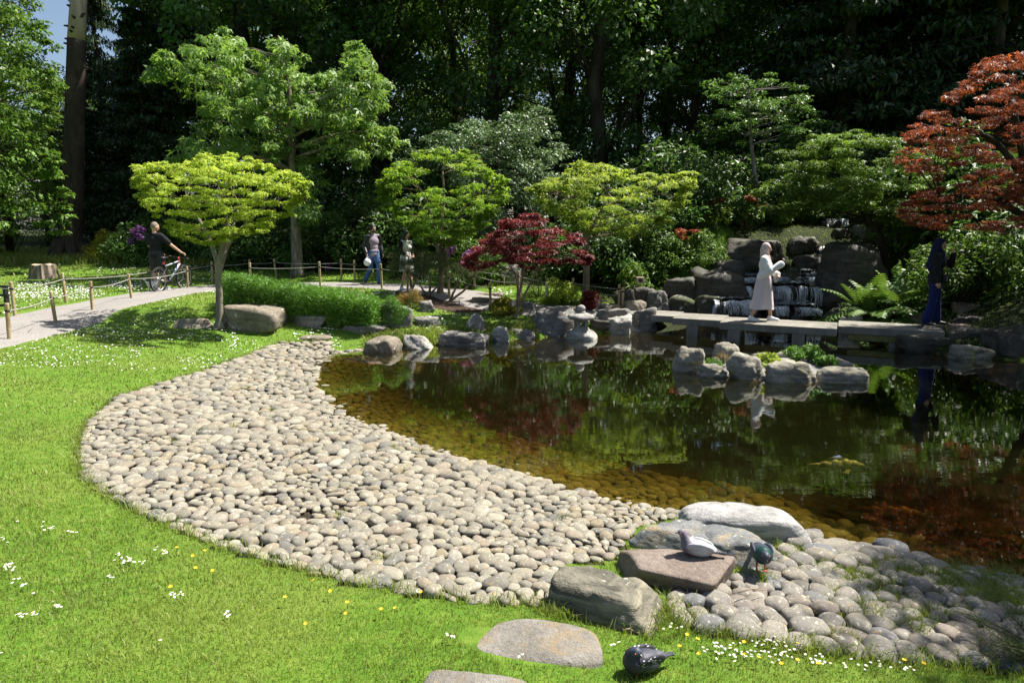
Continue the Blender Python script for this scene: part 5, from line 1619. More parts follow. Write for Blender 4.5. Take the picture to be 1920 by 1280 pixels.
# cloud-pruned pines in the mulch bed
def pruned_pine(label, base, stems, pads, d, seed):
    root = empty("pruned_pine", base); tag(root, label, "pine shrub", None)
    off = Vector(base); rn = random.Random(seed); tb = MB(); cr = Crown(seed)
    ends = []
    for st in stems:
        pts = catmull([tuple(Vector(p) - off) for p in st], 5)
        tb.tube([Vector(p) + Vector((rn.uniform(-1, 1), rn.uniform(-1, 1), 0)) * .012 for p in pts], [.038 - .026 * i / (len(pts) - 1) for i in range(len(pts))], 6)
        ends += [Vector(p) for p in pts[2:]]
    for (x, y, rx, ry) in pads:
        for j in range(3):
            c = at_d(x, y, d + rn.uniform(-.3, .3)) - off
            s = d / F_PX
            for m in range(7):
                cc = c + Vector((rn.uniform(-1, 1) * rx * s, rn.uniform(-1, 1) * rx * s * .8, rn.uniform(-.9, .9) * ry * s))
                cr.clump(cc, (rx * s * .42, rx * s * .42, ry * s * .42), 95, .065, 'blade', .10, .2, -.7, .5, spread=.5)
            e = min(ends, key=lambda q: (q - c).length)
            limb(tb, e, c, .012, .005, .15, 5, rn, 5)
    cr.obj("needles", M_LF_PINE, root); tb.obj("stems", M_BK_DARK if False else M_BK_TAN, root)
b1 = G(772, 548); b2 = G(803, 555); b3 = G(843, 566)
E = lambda px, py, q: at_d(px, py, q.y)
pruned_pine("rounded pruned pine at the path end of the mulch bed", b1, [[b1, E(772, 530, b1), E(762, 510, b1), E(755, 495, b1)], [b1, E(778, 530, b1), E(790, 510, b1)]], [(752, 485, 26, 16), (742, 498, 16, 8), (792, 478, 20, 14), (770, 492, 18, 9)], b1.y, 71)
pruned_pine("wide pruned pine with bent stems in the middle of the mulch bed", b2, [[b2, E(806, 540, b2), E(806, 520, b2), E(800, 500, b2)], [b2, E(795, 545, b2), E(780, 525, b2)], [b2, E(815, 542, b2), E(838, 526, b2)]], [(800, 500, 24, 12), (835, 494, 20, 9), (820, 482, 18, 10), (783, 508, 16, 8)], b2.y, 72)
pruned_pine("low spreading pruned pine at the pond end of the mulch bed", b3, [[b3, E(852, 545, b3), E(860, 525, b3), E(872, 510, b3)], [b3, E(866, 548, b3), E(880, 535, b3), E(888, 520, b3)]], [(868, 508, 24, 11), (895, 500, 16, 10), (848, 500, 16, 9), (885, 518, 14, 7)], b3.y, 73)
# dark pine shrub around the crimson maple foot
low_plant("pine_shrub", "brown-stemmed pine shrub behind the crimson maple", "shrub", 1012, 556, .9, .8, 1800, .07, M_LF_PINE, 'blade', .1, 75, d=17.6)
# pine twig near the camera's right
pb = G(1925, 1255)
root = empty("pine_sprig", pb); tag(root, "dark pine sprig with reddish twigs at the end of the grey cobbles", "pine shrub")
tb = MB(); V = []; F = []; rn = random.Random(33)
tips = []
for i in range(15):
    e = Vector((rn.uniform(-.30, .12), rn.uniform(-.15, .25), rn.uniform(.08, .30)))
    pts = limb(tb, Vector((.1 + rn.uniform(-.05, .05), 0, 0)), e, .007, .002, .2, 7, rn, 5)
    tips += pts[2:]
Cc = []; Dd = []
for p in tips:
    for k in range(42):
        dv = Vector((rn.gauss(0, 1), rn.gauss(0, 1), rn.gauss(.5, .8))).normalized()
        Cc.append(p + dv * .02 + Vector((rn.gauss(0, .012), rn.gauss(0, .012), rn.gauss(0, .012)))); Dd.append(dv)
Vn, Fn = leaf_arrays(np.array(Cc), np.array(Dd), np.random.default_rng(2).normal(0, 1, (len(Cc), 3)), .042, 'blade', .07)
link("needles", np_mesh("needles", Vn, Fn), root, M_LF_PINE); tb.obj("twigs", M_BK_TAN, root)

# bare trunk of a dead conifer on the far lawn
D10 = 28.0; b = at_d(131, 486, D10); b.z = gz(b.x, b.y)
root = empty("dead_tree", b); tag(root, "tall bare dead conifer trunk with peeled top on the far lawn", "tree")
pts = [at_d(*p, D10) - b for p in ((129, 492), (131, 470), (134, 430), (138, 300), (142, 150), (144, 75))]
MB().tube([Vector(p) for p in catmull([tuple(p) for p in pts], 4)], [ (0.62 if i == 0 else 0.46 - .13 * min(1, i / 18)) for i in range(21)], 14).obj("trunk", M_BK_CONIF, root)
MB().tube([at_d(144, 77, D10) - b, at_d(146, 30, D10) - b, at_d(150, -40, D10) - b], [.325, .30, .24], 12).obj("peeled_top", M_BK_PEEL, root)
tb = MB(); rn = random.Random(4)
for i in range(34):
    t = rn.random(); p = at_d(133 + 13 * t, 430 - 430 * t, D10) - b; a = rn.uniform(3.0, 6.4)
    dv = Vector((math.cos(a), math.sin(a), .1)); q = p + dv * .3
    tb.tube([q, q + dv * rn.uniform(.08, .22)], [.05, .03], 6)
tb.obj("branch_stubs", M_BK_CONIF, root)
MB().box(at_d(131, 391, D10) - b + Vector((0, -.42, 0)), (.09, .02, .12)).obj("number_tag", mat_plain("white_tag", (.7, .7, .7)), root, False)
rb = MB()
for k in range(7):
    a = k * .9; rb.tube([Vector((math.cos(a) * .3, math.sin(a) * .3, .7)), Vector((math.cos(a) * .6, math.sin(a) * .6, .15)), Vector((math.cos(a) * 1.0, math.sin(a) * 1.0, -.1))], [.2, .18, .08], 7)
rb.obj("root_flare", M_BK_CONIF, root)
# tree stump
sb = G(83, 521)
root = empty("tree_stump", sb); tag(root, "weathered fluted tree stump among the daisies", "stump")
V = []; F = []; n = 40
for z, k in ((-.05, 1.16), (.1, 1.06), (.34, .95), (.43, .93)):
    for i in range(n):
        a = 2 * math.pi * i / n
        r = .36 * k * (1 + .07 * math.sin(9 * a) + .05 * math.sin(17 * a + 1))
        V.append((r * math.cos(a), r * math.sin(a), z + (.02 * math.sin(5 * a) if z > .4 else 0)))
for j in range(3):
    for i in range(n): F.append((j * n + i, j * n + (i + 1) % n, (j + 1) * n + (i + 1) % n, (j + 1) * n + i))
link("bark", py_mesh("bark", V, F), root, m_bark("stump_bark", (.06, .045, .035), (.20, .16, .12), (.36, .30, .24), 7, .1))
F = [tuple(range(n))]; link("cut_face", py_mesh("cut_face", V[3 * n:], F), root, M_BK_PEEL)
# ------------------------------------------------------------------ bamboo post and rope fences
def m_bamboo():
    t = NT("bamboo_post")
    v = t.coord()
    n1 = t.noise(t.mapping(v, (30, 30, 3)), 1.0, 4, .6); n2 = t.noise(v, 6, 3)
    c = t.ramp(n1, [(.3, (.24, .17, .085)), (.5, (.40, .31, .17)), (.7, (.52, .43, .27))])
    c = t.mix(.6, c, t.ramp(n2, [(.35, (.6, .58, .55)), (.65, (1.1, 1.1, 1.1))]), 'MULTIPLY')
    return t.done(t.pbr(c, .65, .3, 0, t.bump(n1, .4, .01)))
M_BAMB = m_bamboo()
M_ROPE = mat_plain("weathered_rope", (.30, .29, .26), .9, bump=.5, scale=80)
M_TIE = mat_plain("dark_rope_tie", (.03, .026, .02), .9)
def post_mesh(h, r):
    mb = MB()
    prof = [(r, -.15)]
    for z in np.linspace(0, h, 4)[:-1]:
        prof += [(r, z + .02), (r * 1.0, z + h / 3 - .03), (r * 1.07, z + h / 3 - .012), (r * .98, z + h / 3)]
    prof += [(r * .97, h)]
    prof = [(a, z) for a, z in prof]
    mb.lathe(prof, seg=12)
    return mb
def rope_fence(label, pts, hs, sag=.07, links=None, double=False):
    """posts at ground points, ropes hung between consecutive ones"""
    root = empty("rope_fence", pts[0]); tag(root, label, "fence", None)
    off = Vector(pts[0])
    tops = []
    for p, h in zip(pts, hs):
        p = Vector(p)
        o = post_mesh(h, .032).obj("post", M_BAMB, root)
        o.location = p - off; o.rotation_euler = (random.uniform(-.05, .05), random.uniform(-.05, .05), random.uniform(0, 6))
        t = MB().lathe([(.034, -.018), (.0385, -.012), (.0385, .012), (.034, .018)], (0, 0, 0), 12).obj("rope_tie", M_TIE, o)
        t.location = (0, 0, h * .8)
        tops.append(p - off + Vector((0, 0, h * .8)))
    for i in (range(len(pts) - 1) if links is None else links):
        for lv in ((0, .0), (1, .12)) if double else ((0, 0),):
            a, b = tops[i] - Vector((0, 0, lv[1])), tops[i + 1] - Vector((0, 0, lv[1] * 1.3))
            n = 10
            L = (b - a).length
            MB().tube([a.lerp(b, k / n) - Vector((0, 0, sag * L * 4 * (k / n) * (1 - k / n) * (.35 + .6 * lv[0]))) for k in range(n + 1)], .0085, 6, False).obj("rope", M_ROPE, root)
def onG(px, py): return G(px, py)
nearside = [(18, 640), (105, 609), (174, 585), (247, 562), (352, 542)]
rope_fence("bamboo post and rope fence between the lawn and the gravel path", [onG(*p) for p in nearside], [.63] * 5, .06)
farp = [at_d(-60, 585, 13.4), at_d(28, 590, 13.2), at_d(124, 566, 15.4), at_d(300, 548, 18.8), at_d(398, 530, 20.9), at_d(469, 520, 21.8), at_d(518, 520, 22.1), at_d(640, 524, 21.9), at_d(665, 526, 21.4)]
for p in farp: p.z = gz(p.x, p.y)
rope_fence("bamboo post and rope fence along the daisy side of the path", farp, [.7, .68, .68, .66, .66, .66, .66, .66, .66], .05)
innerp = [at_d(468, 520, 18.9), at_d(600, 520, 19.2), at_d(716, 533, 18.5), at_d(764, 540, 18.0), at_d(842, 548, 16.9), at_d(920, 566, 15.9)]
for p in innerp: p.z = gz(p.x, p.y)
rope_fence("bamboo post and rope fence behind the hedge and mulch bed", innerp, [.72, .72, .7, .66, .66, .64], .05)
outp = [at_d(890, 545, 18.6), at_d(972, 560, 17.6), at_d(1027, 570, 17.1), at_d(1074, 570, 17.0), at_d(1160, 575, 16.7)]
for p in outp: p.z = gz(p.x, p.y)
rope_fence("bamboo post and rope fence from the plaque to the bridge landing", outp, [.62, .64, .58, .62, .62], .05, double=True)
pp = at_d(1167, 578, 16.6); pp.z = gz(pp.x, pp.y)
root = empty("bamboo_post", pp); tag(root, "short bamboo post paired with the last fence post at the landing", "post")
post_mesh(.56, .035).obj("cane", M_BAMB, root); MB().lathe([(.036, -.018), (.041, -.012), (.041, .012), (.036, .018)], (0, 0, .46), 12).obj("rope_tie", M_TIE, root)

# black railing end at the path's left edge
bp = at_d(8, 590, 13.4); bp.z = gz(bp.x, bp.y)
root = empty("metal_bench", bp); tag(root, "black metal bench end beside the path behind the first posts", "bench")
M_BLK = mat_plain("black_metal", (.012, .012, .014), .45, .5)
for x in (.08, -1.3):
    MB().box((x, 0, .24), (.05, .09, .62)).obj("leg", M_BLK, root, False)
for z in (.53, .36, .16):
    MB().box((-.6, 0, z), (1.46, .07, .045)).obj("rail", M_BLK, root, False)

# plaques and the speaker box
M_WOODP = mat_plain("pale_wood", (.46, .38, .25), .7, var=.2)
M_SLATE = mat_plain("grey_plaque", (.22, .21, .17), .6)
p = at_d(945, 528, 19.0); p.z = gz(p.x, p.y)
root = empty("plant_plaque", p); tag(root, "small grey plaque on a stake near the dark standing rock", "sign")
MB().tube([(0, 0, -.1), (0, 0, .35)], .012, 6).obj("stake", M_BAMB, root); MB().box((0, -.02, .38), (.14, .015, .17), Matrix.Rotation(-.3, 3, 'X')).obj("plate", M_SLATE, root, False)
p = at_d(1024, 562, 17.0); p.z = gz(p.x, p.y)
root = empty("label_board", p); tag(root, "narrow white label board tied to a fence post by the light green shrub", "sign")
MB().box((0, 0, .25), (.05, .03, .5)).obj("board", mat_plain("white_board", (.6, .58, .53)), root, False); MB().box((0, 0, .0), (.03, .025, .2)).obj("stake", M_BAMB, root, False)
p = at_d(1200, 530, 17.6); p.z = gz(p.x, p.y) 
root = empty("speaker_box", (p.x, p.y, p.z)); tag(root, "pale wooden box with a round dark opening among the shrubs", "box")
zb = at_d(1200, 525, 17.6).z - p.z
for x in (-.075, .075): MB().box((x, 0, zb / 2 - .12), (.02, .02, zb + .12)).obj("leg", M_WOODP, root, False)
bevel = bevel_mesh(MB().box((0, 0, zb), (.2, .14, .15)).mesh("cabinet", False), .008, 2)
link("cabinet", bevel, root, M_WOODP)
o = MB().lathe([(.055, -.006), (.055, .006), (.04, .006), (.035, .001)], (0, 0, 0), 20).obj("opening", M_BLK, root); o.location = (0, -.073, zb); o.rotation_euler = (math.pi / 2, 0, 0)

# ------------------------------------------------------------------ zigzag slab bridge
def m_conc():
    t = NT("bridge_stone")
    v = t.coord()
    n1 = t.noise(v, 2.5, 5, .6); n2 = t.noise(v, 60, 4, .75); n3 = t.noise(t.mapping(v, (6, 6, .8)), 1.5, 4)
    c = t.ramp(n1, [(.3, (.17, .162, .14)), (.7, (.28, .265, .235))])
    c = t.mix(.8, c, t.ramp(n2, [(.3, (.55,) * 3), (.65, (1.15,) * 3)]), 'MULTIPLY')
    c = t.mix(.5, c, t.ramp(n3, [(.35, (.6, .58, .5)), (.65, (1.05,) * 3)]), 'MULTIPLY')
    return t.done(t.pbr(c, .85, .25, 0, t.bump(n2, .5, .01)))
M_CONC = m_conc()
PC = Vector((4.36, 14.23, 0)); U = Vector((.899, -.438, 0)); W = Vector((.438, .899, 0)); ZT = .37
BR = Matrix(((U.x, W.x, 0), (U.y, W.y, 0), (0, 0, 1)))
root = empty("slab_bridge", PC); tag(root, "low zigzag bridge of stone slabs crossing the pond", "bridge")
slabs = [(-2.35, -1.07, .60, 1.0, 0.0), (-1.062, -.006, .30, 1.05, .002), (0.0, 2.24, 0.0, 1.05, .004), (2.248, 4.1, .50, 1.0, 0.0)]
for (u0, u1, v0, wd, dz) in slabs:
    c = U * ((u0 + u1) / 2) + W * (v0 + wd / 2) + Vector((0, 0, ZT - .075 + dz))
    me = bevel_mesh(MB().box((0, 0, 0), (u1 - u0 - .006, wd, .15)).mesh("slab", False), .012, 2)
    o = link("slab", me, root, M_CONC); o.location = c; o.rotation_euler = (0, 0, math.atan2(U.y, U.x))
for (u, v) in [(-2.0, .75), (-.62, .42), (.3, .12), (1.55, .12), (.3, .85), (1.55, .85), (3.3, .65)]:
    o = link("pier", bevel_mesh(MB().box((0, 0, 0), (.24, .24, .9)).mesh("pier", False), .01, 1), root, M_CONC)
    o.location = U * u + W * v + Vector((0, 0, ZT - .15 - .45)); o.rotation_euler = (0, 0, math.atan2(U.y, U.x))
o = link("beam", bevel_mesh(MB().box((0, 0, 0), (1.5, .2, .13)).mesh("beam", False), .01, 1), root, mat_plain("algae_beam", (.16, .15, .05), .8, var=.3, scale=12))
o.location = U * 3.2 + W * .62 + Vector((0, 0, ZT - .15 - .065)); o.rotation_euler = (0, 0, math.atan2(U.y, U.x))

# ------------------------------------------------------------------ cascade
def m_fall():
    t = NT("falling_water")
    v = t.coord()
    n = t.noise(t.mapping(v, (30, 30, 4)), 1.0, 4, .7)
    fo = t.pbr((.78, .82, .86), .35, .5)
    tr = t.n('BsdfTransparent', ins={'Color': (.9, .93, .95, 1)})
    mx = t.n('MixShader'); t.set(mx, 0, t.ramp(n, [(.36, (.0,) * 3), (.62, (.85,) * 3)])); t.set(mx, 1, tr.outputs[0]); t.set(mx, 2, fo)
    return t.done(mx.outputs[0])
M_FALL = m_fall()
def m_film():
    t = NT("water_film")
    v = t.coord()
    n = t.noise(v, 9, 4, .7, 1.0)
    gl = t.pbr(t.ramp(n, [(.40, (.03, .035, .035)), (.52, (.12, .14, .15)), (.68, (.50, .55, .6))]), .12, .6, 0, t.bump(n, .8, .05))
    return t.done(gl)
M_FILM = m_film()
M_LEDGE = mat_rock("cascade_ledge", (.012, .011, .010), (.03, .027, .023), (.06, .055, .047), lich=0, strata=.4, rough=.35, spec=.5)
root = empty("cascade", (5.9, 17.3, 0)); tag(root, "lower waterfall spilling over dark stepped ledges behind the bridge", "waterfall")
off = Vector((5.9, 17.3, 0))
strands = MB(); rn = random.Random(12)
tiers = [  # px range, lip row, foot row, distance
    (1338, 1440, 560, 605, 16.9), (1440, 1532, 572, 605, 16.7), (1386, 1470, 532, 562, 17.5), (1462, 1532, 532, 574, 17.4), (1386, 1532, 517, 534, 18.1), (1502, 1530, 508, 520, 18.4)]
for i, (x0, x1, yl, yf, d) in enumerate(tiers):
    a = at_d(x0, yl, d); b = at_d(x1, yl, d); f = at_d(x0, yf, d)
    w = b.x - a.x
    base = -.35 if i < 2 else f.z - .35
    hgt = a.z - base
    me = rock_mesh("ledge", (w * 1.08, 1.1, hgt), 300 + i, k=15, rough=.10, slope=(0, -.12))
    o = link("ledge", me, root, M_LEDGE); o.location = Vector(((a.x + b.x) / 2, d + .52, base - .01)) - off
    # film of water on the tread
    n = 14
    V = []; F = []
    for jy in range(5):
        for jx in range(n + 1):
            V.append((a.x + w * jx / n, d + .02 + .62 * jy / 4 + .03 * math.sin(jx * 1.7), a.z + .012 + .018 * math.sin(jx * 2.3 + jy * 2) + .04 * jy / 4))
    for jy in range(4):
        for jx in range(n): F.append((jy * (n + 1) + jx, jy * (n + 1) + jx + 1, (jy + 1) * (n + 1) + jx + 1, (jy + 1) * (n + 1) + jx))
    link("water_film", py_mesh("water_film", [Vector(v) - off for v in V], F, True), root, M_FILM)
    # strands falling from the lip
    zf = .22 if i < 2 else f.z
    chan = [(rn.random(), rn.uniform(.02, .11)) for _ in range(max(3, int(w * 5)))]
    for k in range(int(w * 190)):
        cc_, cw_ = rn.choice(chan); x = a.x + w * min(1, max(0, cc_ + rn.gauss(0, cw_)))
        if vnoise(np.array([x]), np.array([d]), 3.2, 40 + i)[0] + .5 * rn.random() < .42: continue
        ww = rn.uniform(.003, .012)
        y0 = d - rn.uniform(0, .06); zt = a.z + .01 - .10 * float(vnoise(np.array([x]), np.array([d]), 5.0, 60 + i)[0]); zb = zf + (rn.random() ** 2) * .5 * (a.z - zf)
        pts = []
        m = 6
        for j in range(m + 1):
            s = j / m
            pts.append((x + .10 * math.sin(x * 7 + i) * s + .03 * math.sin(s * 4 + x * 9) * s + rn.uniform(-.008, .008), y0 - (.12 + .10 * float(vnoise(np.array([x]), np.array([d]), 4.0, 70 + i)[0])) * s ** .6 - .05 * rn.random() - .16 * (1 - abs(2 * s - 1)) * float(vnoise(np.array([x * 2]), np.array([d + i]), 3.0, 90)[0]), zt + (zb - zt) * s ** 1.3))
        Vv = []; Ff = []
        for j, p_ in enumerate(pts):
            wj = ww * (.7 + .5 * rn.random()) * (1 - .3 * j / m)
            Vv += [Vector((p_[0] - wj, p_[1], p_[2])) - off, Vector((p_[0] + wj, p_[1] + .004, p_[2])) - off]
        for j in range(m): Ff.append((2 * j, 2 * j + 1, 2 * j + 3, 2 * j + 2))
        strands.add(Vv, Ff)
o = strands.obj("falling_water", M_FALL, root); o["kind"] = "stuff"
# upper fall
root = empty("upper_cascade", at_d(1570, 480, 19.4)); off = Vector(root.location)
tag(root, "upper waterfall ribbon under the layered green maple", "waterfall")
st = MB()
for (xa, xb, ya, yb, d0, d1) in [(1556, 1592, 410, 446, 21.0, 20.6), (1552, 1600, 446, 462, 20.4, 19.8), (1545, 1575, 462, 486, 19.6, 19.0)]:
    p0 = at_d((xa + xb) / 2, yb, d1); 
    me = rock_mesh("ledge", ((xb - xa) * d1 / F_PX * 1.25, .9, at_d(xa, ya, d0).z - p0.z + .5), int(xa), k=16, rough=.08)
    o = link("ledge", me, root, M_LEDGE); o.location = Vector((p0.x, d1 + .62, p0.z - .52)) - off
    for k in range(34):
        x = rn.uniform(xa, xb); m = 6; Vv = []; Ff = []
        for j in range(m + 1):
            s = j / m
            q = at_d(x + 3 * math.sin(s * 3 + k), ya + (yb - ya) * s, d0 + (d1 - d0) * s) + Vector((0, .03 * rn.random() + .1, 0)) - off
            wj = rn.uniform(.006, .018)
            Vv += [q - Vector((wj, 0, 0)), q + Vector((wj, .004, 0))]
        for j in range(m): Ff.append((2 * j, 2 * j + 1, 2 * j + 3, 2 * j + 2))
        st.add(Vv, Ff)
st.obj("falling_water", M_FALL, root)["kind"] = "stuff"

# ------------------------------------------------------------------ stone lantern
M_LANT = mat_rock("lantern_granite", (.20, .19, .17), (.33, .32, .29), (.46, .45, .41), lich=.2, scale=6, crack=.1)
lb = LBASE.location
LD = 14.35
c = at_d(1090, 624, LD)
root = empty("stone_lantern", (c.x, LD + .12, c.z - .03), .25); tag(root, "squat stone lantern with window openings on a white rock", "lantern")
s = LD / F_PX
mb = MB(); mb.lathe([(.10, -.06), (.15, 0), (.185, .04), (.19, .08), (.165, .125), (.10, .13)], seg=28); mb.obj("base_ring", M_LANT, root)
# fire box: four corner piers, sill and lintel leave real openings
fb_ = MB(); hw = .115; z0_, z1_ = .13, .30
for sx in (-1, 1):
    for sy in (-1, 1): fb_.box((sx * (hw - .034), sy * (hw - .034), (z0_ + z1_) / 2), (.068, .068, z1_ - z0_))
for z in (z0_ + .02, z1_ - .02):
    fb_.box((0, -hw + .03, z), (2 * hw - .14, .055, .04)); fb_.box((0, hw - .03, z), (2 * hw - .14, .055, .04)); fb_.box((-hw + .03, 0, z), (.055, 2 * hw - .14, .04)); fb_.box((hw - .03, 0, z), (.055, 2 * hw - .14, .04))
fb_.box((0, 0, z0_ + .008), (.16, .16, .016))
fb_.obj("fire_box", M_LANT, root, False)
rf = MB(); 
prof = [(.10, .298), (.235, .305), (.262, .325), (.265, .355), (.235, .40), (.15, .435), (.075, .45)]
V = []; F = []; seg = 36
for (r_, z) in prof:
    for k in range(seg):
        a = 2 * math.pi * k / seg
        sq = (abs(math.cos(a)) ** 3.2 + abs(math.sin(a)) ** 3.2) ** (-1 / 3.2)
        up = .022 * (max(0, sq - 1.02) / .2) * (1 if .3 < z < .41 else 0)
        V.append((r_ * sq * math.cos(a), r_ * sq * math.sin(a), z + up))
for j in range(len(prof) - 1):
    for k in range(seg): F.append((j * seg + k, j * seg + (k + 1) % seg, (j + 1) * seg + (k + 1) % seg, (j + 1) * seg + k))
F.append(tuple(range(seg - 1, -1, -1))); F.append(tuple((len(prof) - 1) * seg + k for k in range(seg)))
rf.add(V, F); roof = rf.obj("roof", M_LANT, root)
fi = MB().lathe([(.075, .447), (.095, .455), (.095, .475), (.07, .48)], seg=24).lathe([(.05, .48), (.085, .51), (.092, .545), (.075, .59), (.03, .615)], seg=24).obj("finial", M_LANT, root)
# ------------------------------------------------------------------ people
M_SKIN = mat_plain("skin", (.50, .30, .21), .55, .35, var=.06)
M_SKIN2 = mat_plain("skin_tan", (.42, .25, .17), .55, .35, var=.06)
def m_cloth(name, col, var=.18, scale=30, rough=.85):
    t = NT(name)
    v = t.coord()
    n = t.noise(v, scale, 3); f = t.noise(t.mapping(v, (5, 5, 2.2)), 2.0, 3, .5, .6)
    c = t.ramp(n, [(.3, tuple(k * (1 - var) for k in col)), (.7, tuple(min(1, k * (1 + var)) for k in col))])
    return t.done(t.pbr(c, rough, .2, 0, t.bump(t.math('ADD', t.math('MULTIPLY', n, .15), f), .55, .05)))
M_EYE = mat_plain("eye_dark", (.02, .015, .012), .3, .5)
M_LIP = mat_plain("lips", (.40, .16, .13), .5)
def arm_chain(mb, S, E, W_, k=1.0, grow=0.0, upto=2):
    mb.capsule(S, .052 * k + grow, E, .040 * k + grow)
    if upto > 1: mb.capsule(E, .040 * k + grow, W_, .029 * k + grow)
def hand(mb, W_, d, palm_n, curl=.6, k=1.0):
    """wrist point, pointing direction, palm normal"""
    W_ = Vector(W_); d = Vector(d).normalized(); n = Vector(palm_n); n = (n - d * n.dot(d)).normalized(); s = d.cross(n)
    pc = W_ + d * .045 * k
    R = Matrix((s, d, n)).transposed()
    mb.ball(pc, (.040 * k, .050 * k, .017 * k), 10, 8, R)
    for i, (o, L) in enumerate(((-.029, .062), (-.010, .074), (.010, .070), (.028, .054))):
        a = pc + d * .038 * k + s * o * k
        b = a + (d * math.cos(curl * .6) + n * math.sin(curl * .6)) * L * .5 * k
        c = b + (d * math.cos(curl * 1.6) + n * math.sin(curl * 1.6)) * L * .5 * k
        mb.capsule(a, .0105 * k, b, .0098 * k, 8); mb.capsule(b, .0098 * k, c, .0085 * k, 8)
    a = pc - s * .034 * k - d * .012 * k
    b = a + (-s * .6 + d * .55 + n * .5) * .038 * k; c = b + (d * .8 + n * .5) * .028 * k
    mb.capsule(a, .0125 * k, b, .011 * k, 8); mb.capsule(b, .011 * k, c, .0095 * k, 8)
def torso(mb, g=0.0, female=False, hip=True, lean=0.0):
    w = .92 if female else 1.0
    if hip: mb.ball((0, 0, .97), (.165 + g, .112 + g, .13), 16, 10)
    mb.ball((0, .0, 1.10), (.138 * w + g, .095 + g, .14), 16, 10)
    mb.ball((0, .0, 1.27), (.165 * w + g, .108 + g, .17), 16, 10)
    mb.capsule((-.135 * w, 0, 1.405), .062 + g, (.135 * w, 0, 1.405), .062 + g)
    if female:
        for s in (-1, 1): mb.ball((s * .07, .075, 1.27), (.06 + g, .05 + g, .06 + g))
def head(mb, tilt=0.0, turn=0.0):
    R = Matrix.Rotation(turn, 3, 'Z') @ Matrix.Rotation(-tilt, 3, 'X')
    c = Vector((0, 0, 1.52))
    f = lambda v: c + R @ (Vector(v) - c)
    mb.capsule((0, -.005, 1.42), .055, f((0, .0, 1.53)), .05)
    mb.ball(f((0, .0, 1.635)), (.078, .098, .112), 16, 12, R)
    mb.ball(f((0, .035, 1.575)), (.056, .060, .055), 12, 10, R)
    mb.capsule(f((0, .092, 1.645)), .010, f((0, .112, 1.612)), .015, 8)
    mb.capsule(f((-.035, .082, 1.662)), .012, f((.035, .082, 1.662)), .012, 8)
    for s in (-1, 1): mb.ball(f((s * .079, -.005, 1.625)), (.012, .02, .03), 8, 8, R)
    return f, R
def person(label, loc, rz, H, skin, pose, female=False, tilt=0.0, turn=0.0):
    """pose: shoulder->elbow->wrist and hip->knee->ankle points for each side, hands with directions"""
    root = empty("person", loc, rz); k = H / 1.75; root.scale = (k, k, k); tag(root, label, "person")
    mb = MB(); torso(mb, 0, female); f, R = head(mb, tilt, turn)
    for sd in ('L', 'R'):
        s = -1 if sd == 'L' else 1
        S = Vector((s * (.17 if female else .185), 0, 1.40)); E, W_ = Vector(pose['e' + sd]), Vector(pose['w' + sd])
        arm_chain(mb, S, E, W_, .86 if female else 1.0)
        hd = pose.get('h' + sd, (W_ - E, (-s, 0, 0), .5))
        hand(mb, W_, hd[0], hd[1], hd[2])
        K, A = Vector(pose['k' + sd]), Vector(pose['a' + sd])
        mb.capsule((s * .085, 0, .94), .082, K, .054); mb.capsule(K, .053, K.lerp(A, .35) + Vector((0, -.012, 0)), .055); mb.capsule(K.lerp(A, .35), .054, A, .036)
        t = Vector(pose.get('t' + sd, (0, 1, 0)))
        mb.capsule(A + Vector((0, 0, -.03)), .036, A + t * .14 + Vector((0, 0, -.055)), .026)
    body = mb.blob("body", skin, root, .0115, 2, .5)
    for s in (-1, 1):
        e = MB().ball(f((s * .032, .088, 1.640)), (.012, .008, .007), 8, 6, R).obj("eye", M_EYE, root)
    MB().ball(f((0, .094, 1.578)), (.022, .008, .007), 8, 6, R).obj("mouth", M_LIP, root)
    return root, f, R, pose
def shirt(root, pose, mat, g=.02, sleeve=1, female=False, name="shirt", hip=True, ext=0.0, wide=0.0):
    mb = MB(); torso(mb, g, female, hip)
    for sd in ('L', 'R'):
        s = -1 if sd == 'L' else 1
        S = Vector((s * (.17 if female else .185), 0, 1.40)); E, W_ = Vector(pose['e' + sd]), Vector(pose['w' + sd])
        if sleeve == .5: mb.capsule(S, .062 + g * .6, S.lerp(E, .72), .058 + g * .6)
        elif sleeve >= 1:
            mb.capsule(S, .056 + g * .7, E, .047 + g * .7)
            mb.capsule(E, .047 + g * .7, E.lerp(W_, .92), .036 + g * .6 + wide)
    if ext: mb.ball((0, 0, .90), (.17 + g, .12 + g, ext), 16, 8)
    return mb.blob(name, mat, root, .0135, 5, .5)
def trousers(root, pose, mat, g=.018, flare=0.0, short=False, name="trousers"):
    mb = MB(); mb.ball((0, 0, .97), (.166 + g, .113 + g, .11), 16, 10)
    for sd in ('L', 'R'):
        s = -1 if sd == 'L' else 1
        K, A = Vector(pose['k' + sd]), Vector(pose['a' + sd]); Hp = Vector((s * .085, 0, .94))
        mb.capsule(Hp, .088 + g, K if not short else K + Vector((0, 0, .02)), .062 + g + (0.02 if short else 0))
        if not short: mb.capsule(K, .062 + g, K.lerp(A, .93), .045 + g + flare)
    return mb.blob(name, mat, root, .0135, 5, .5)
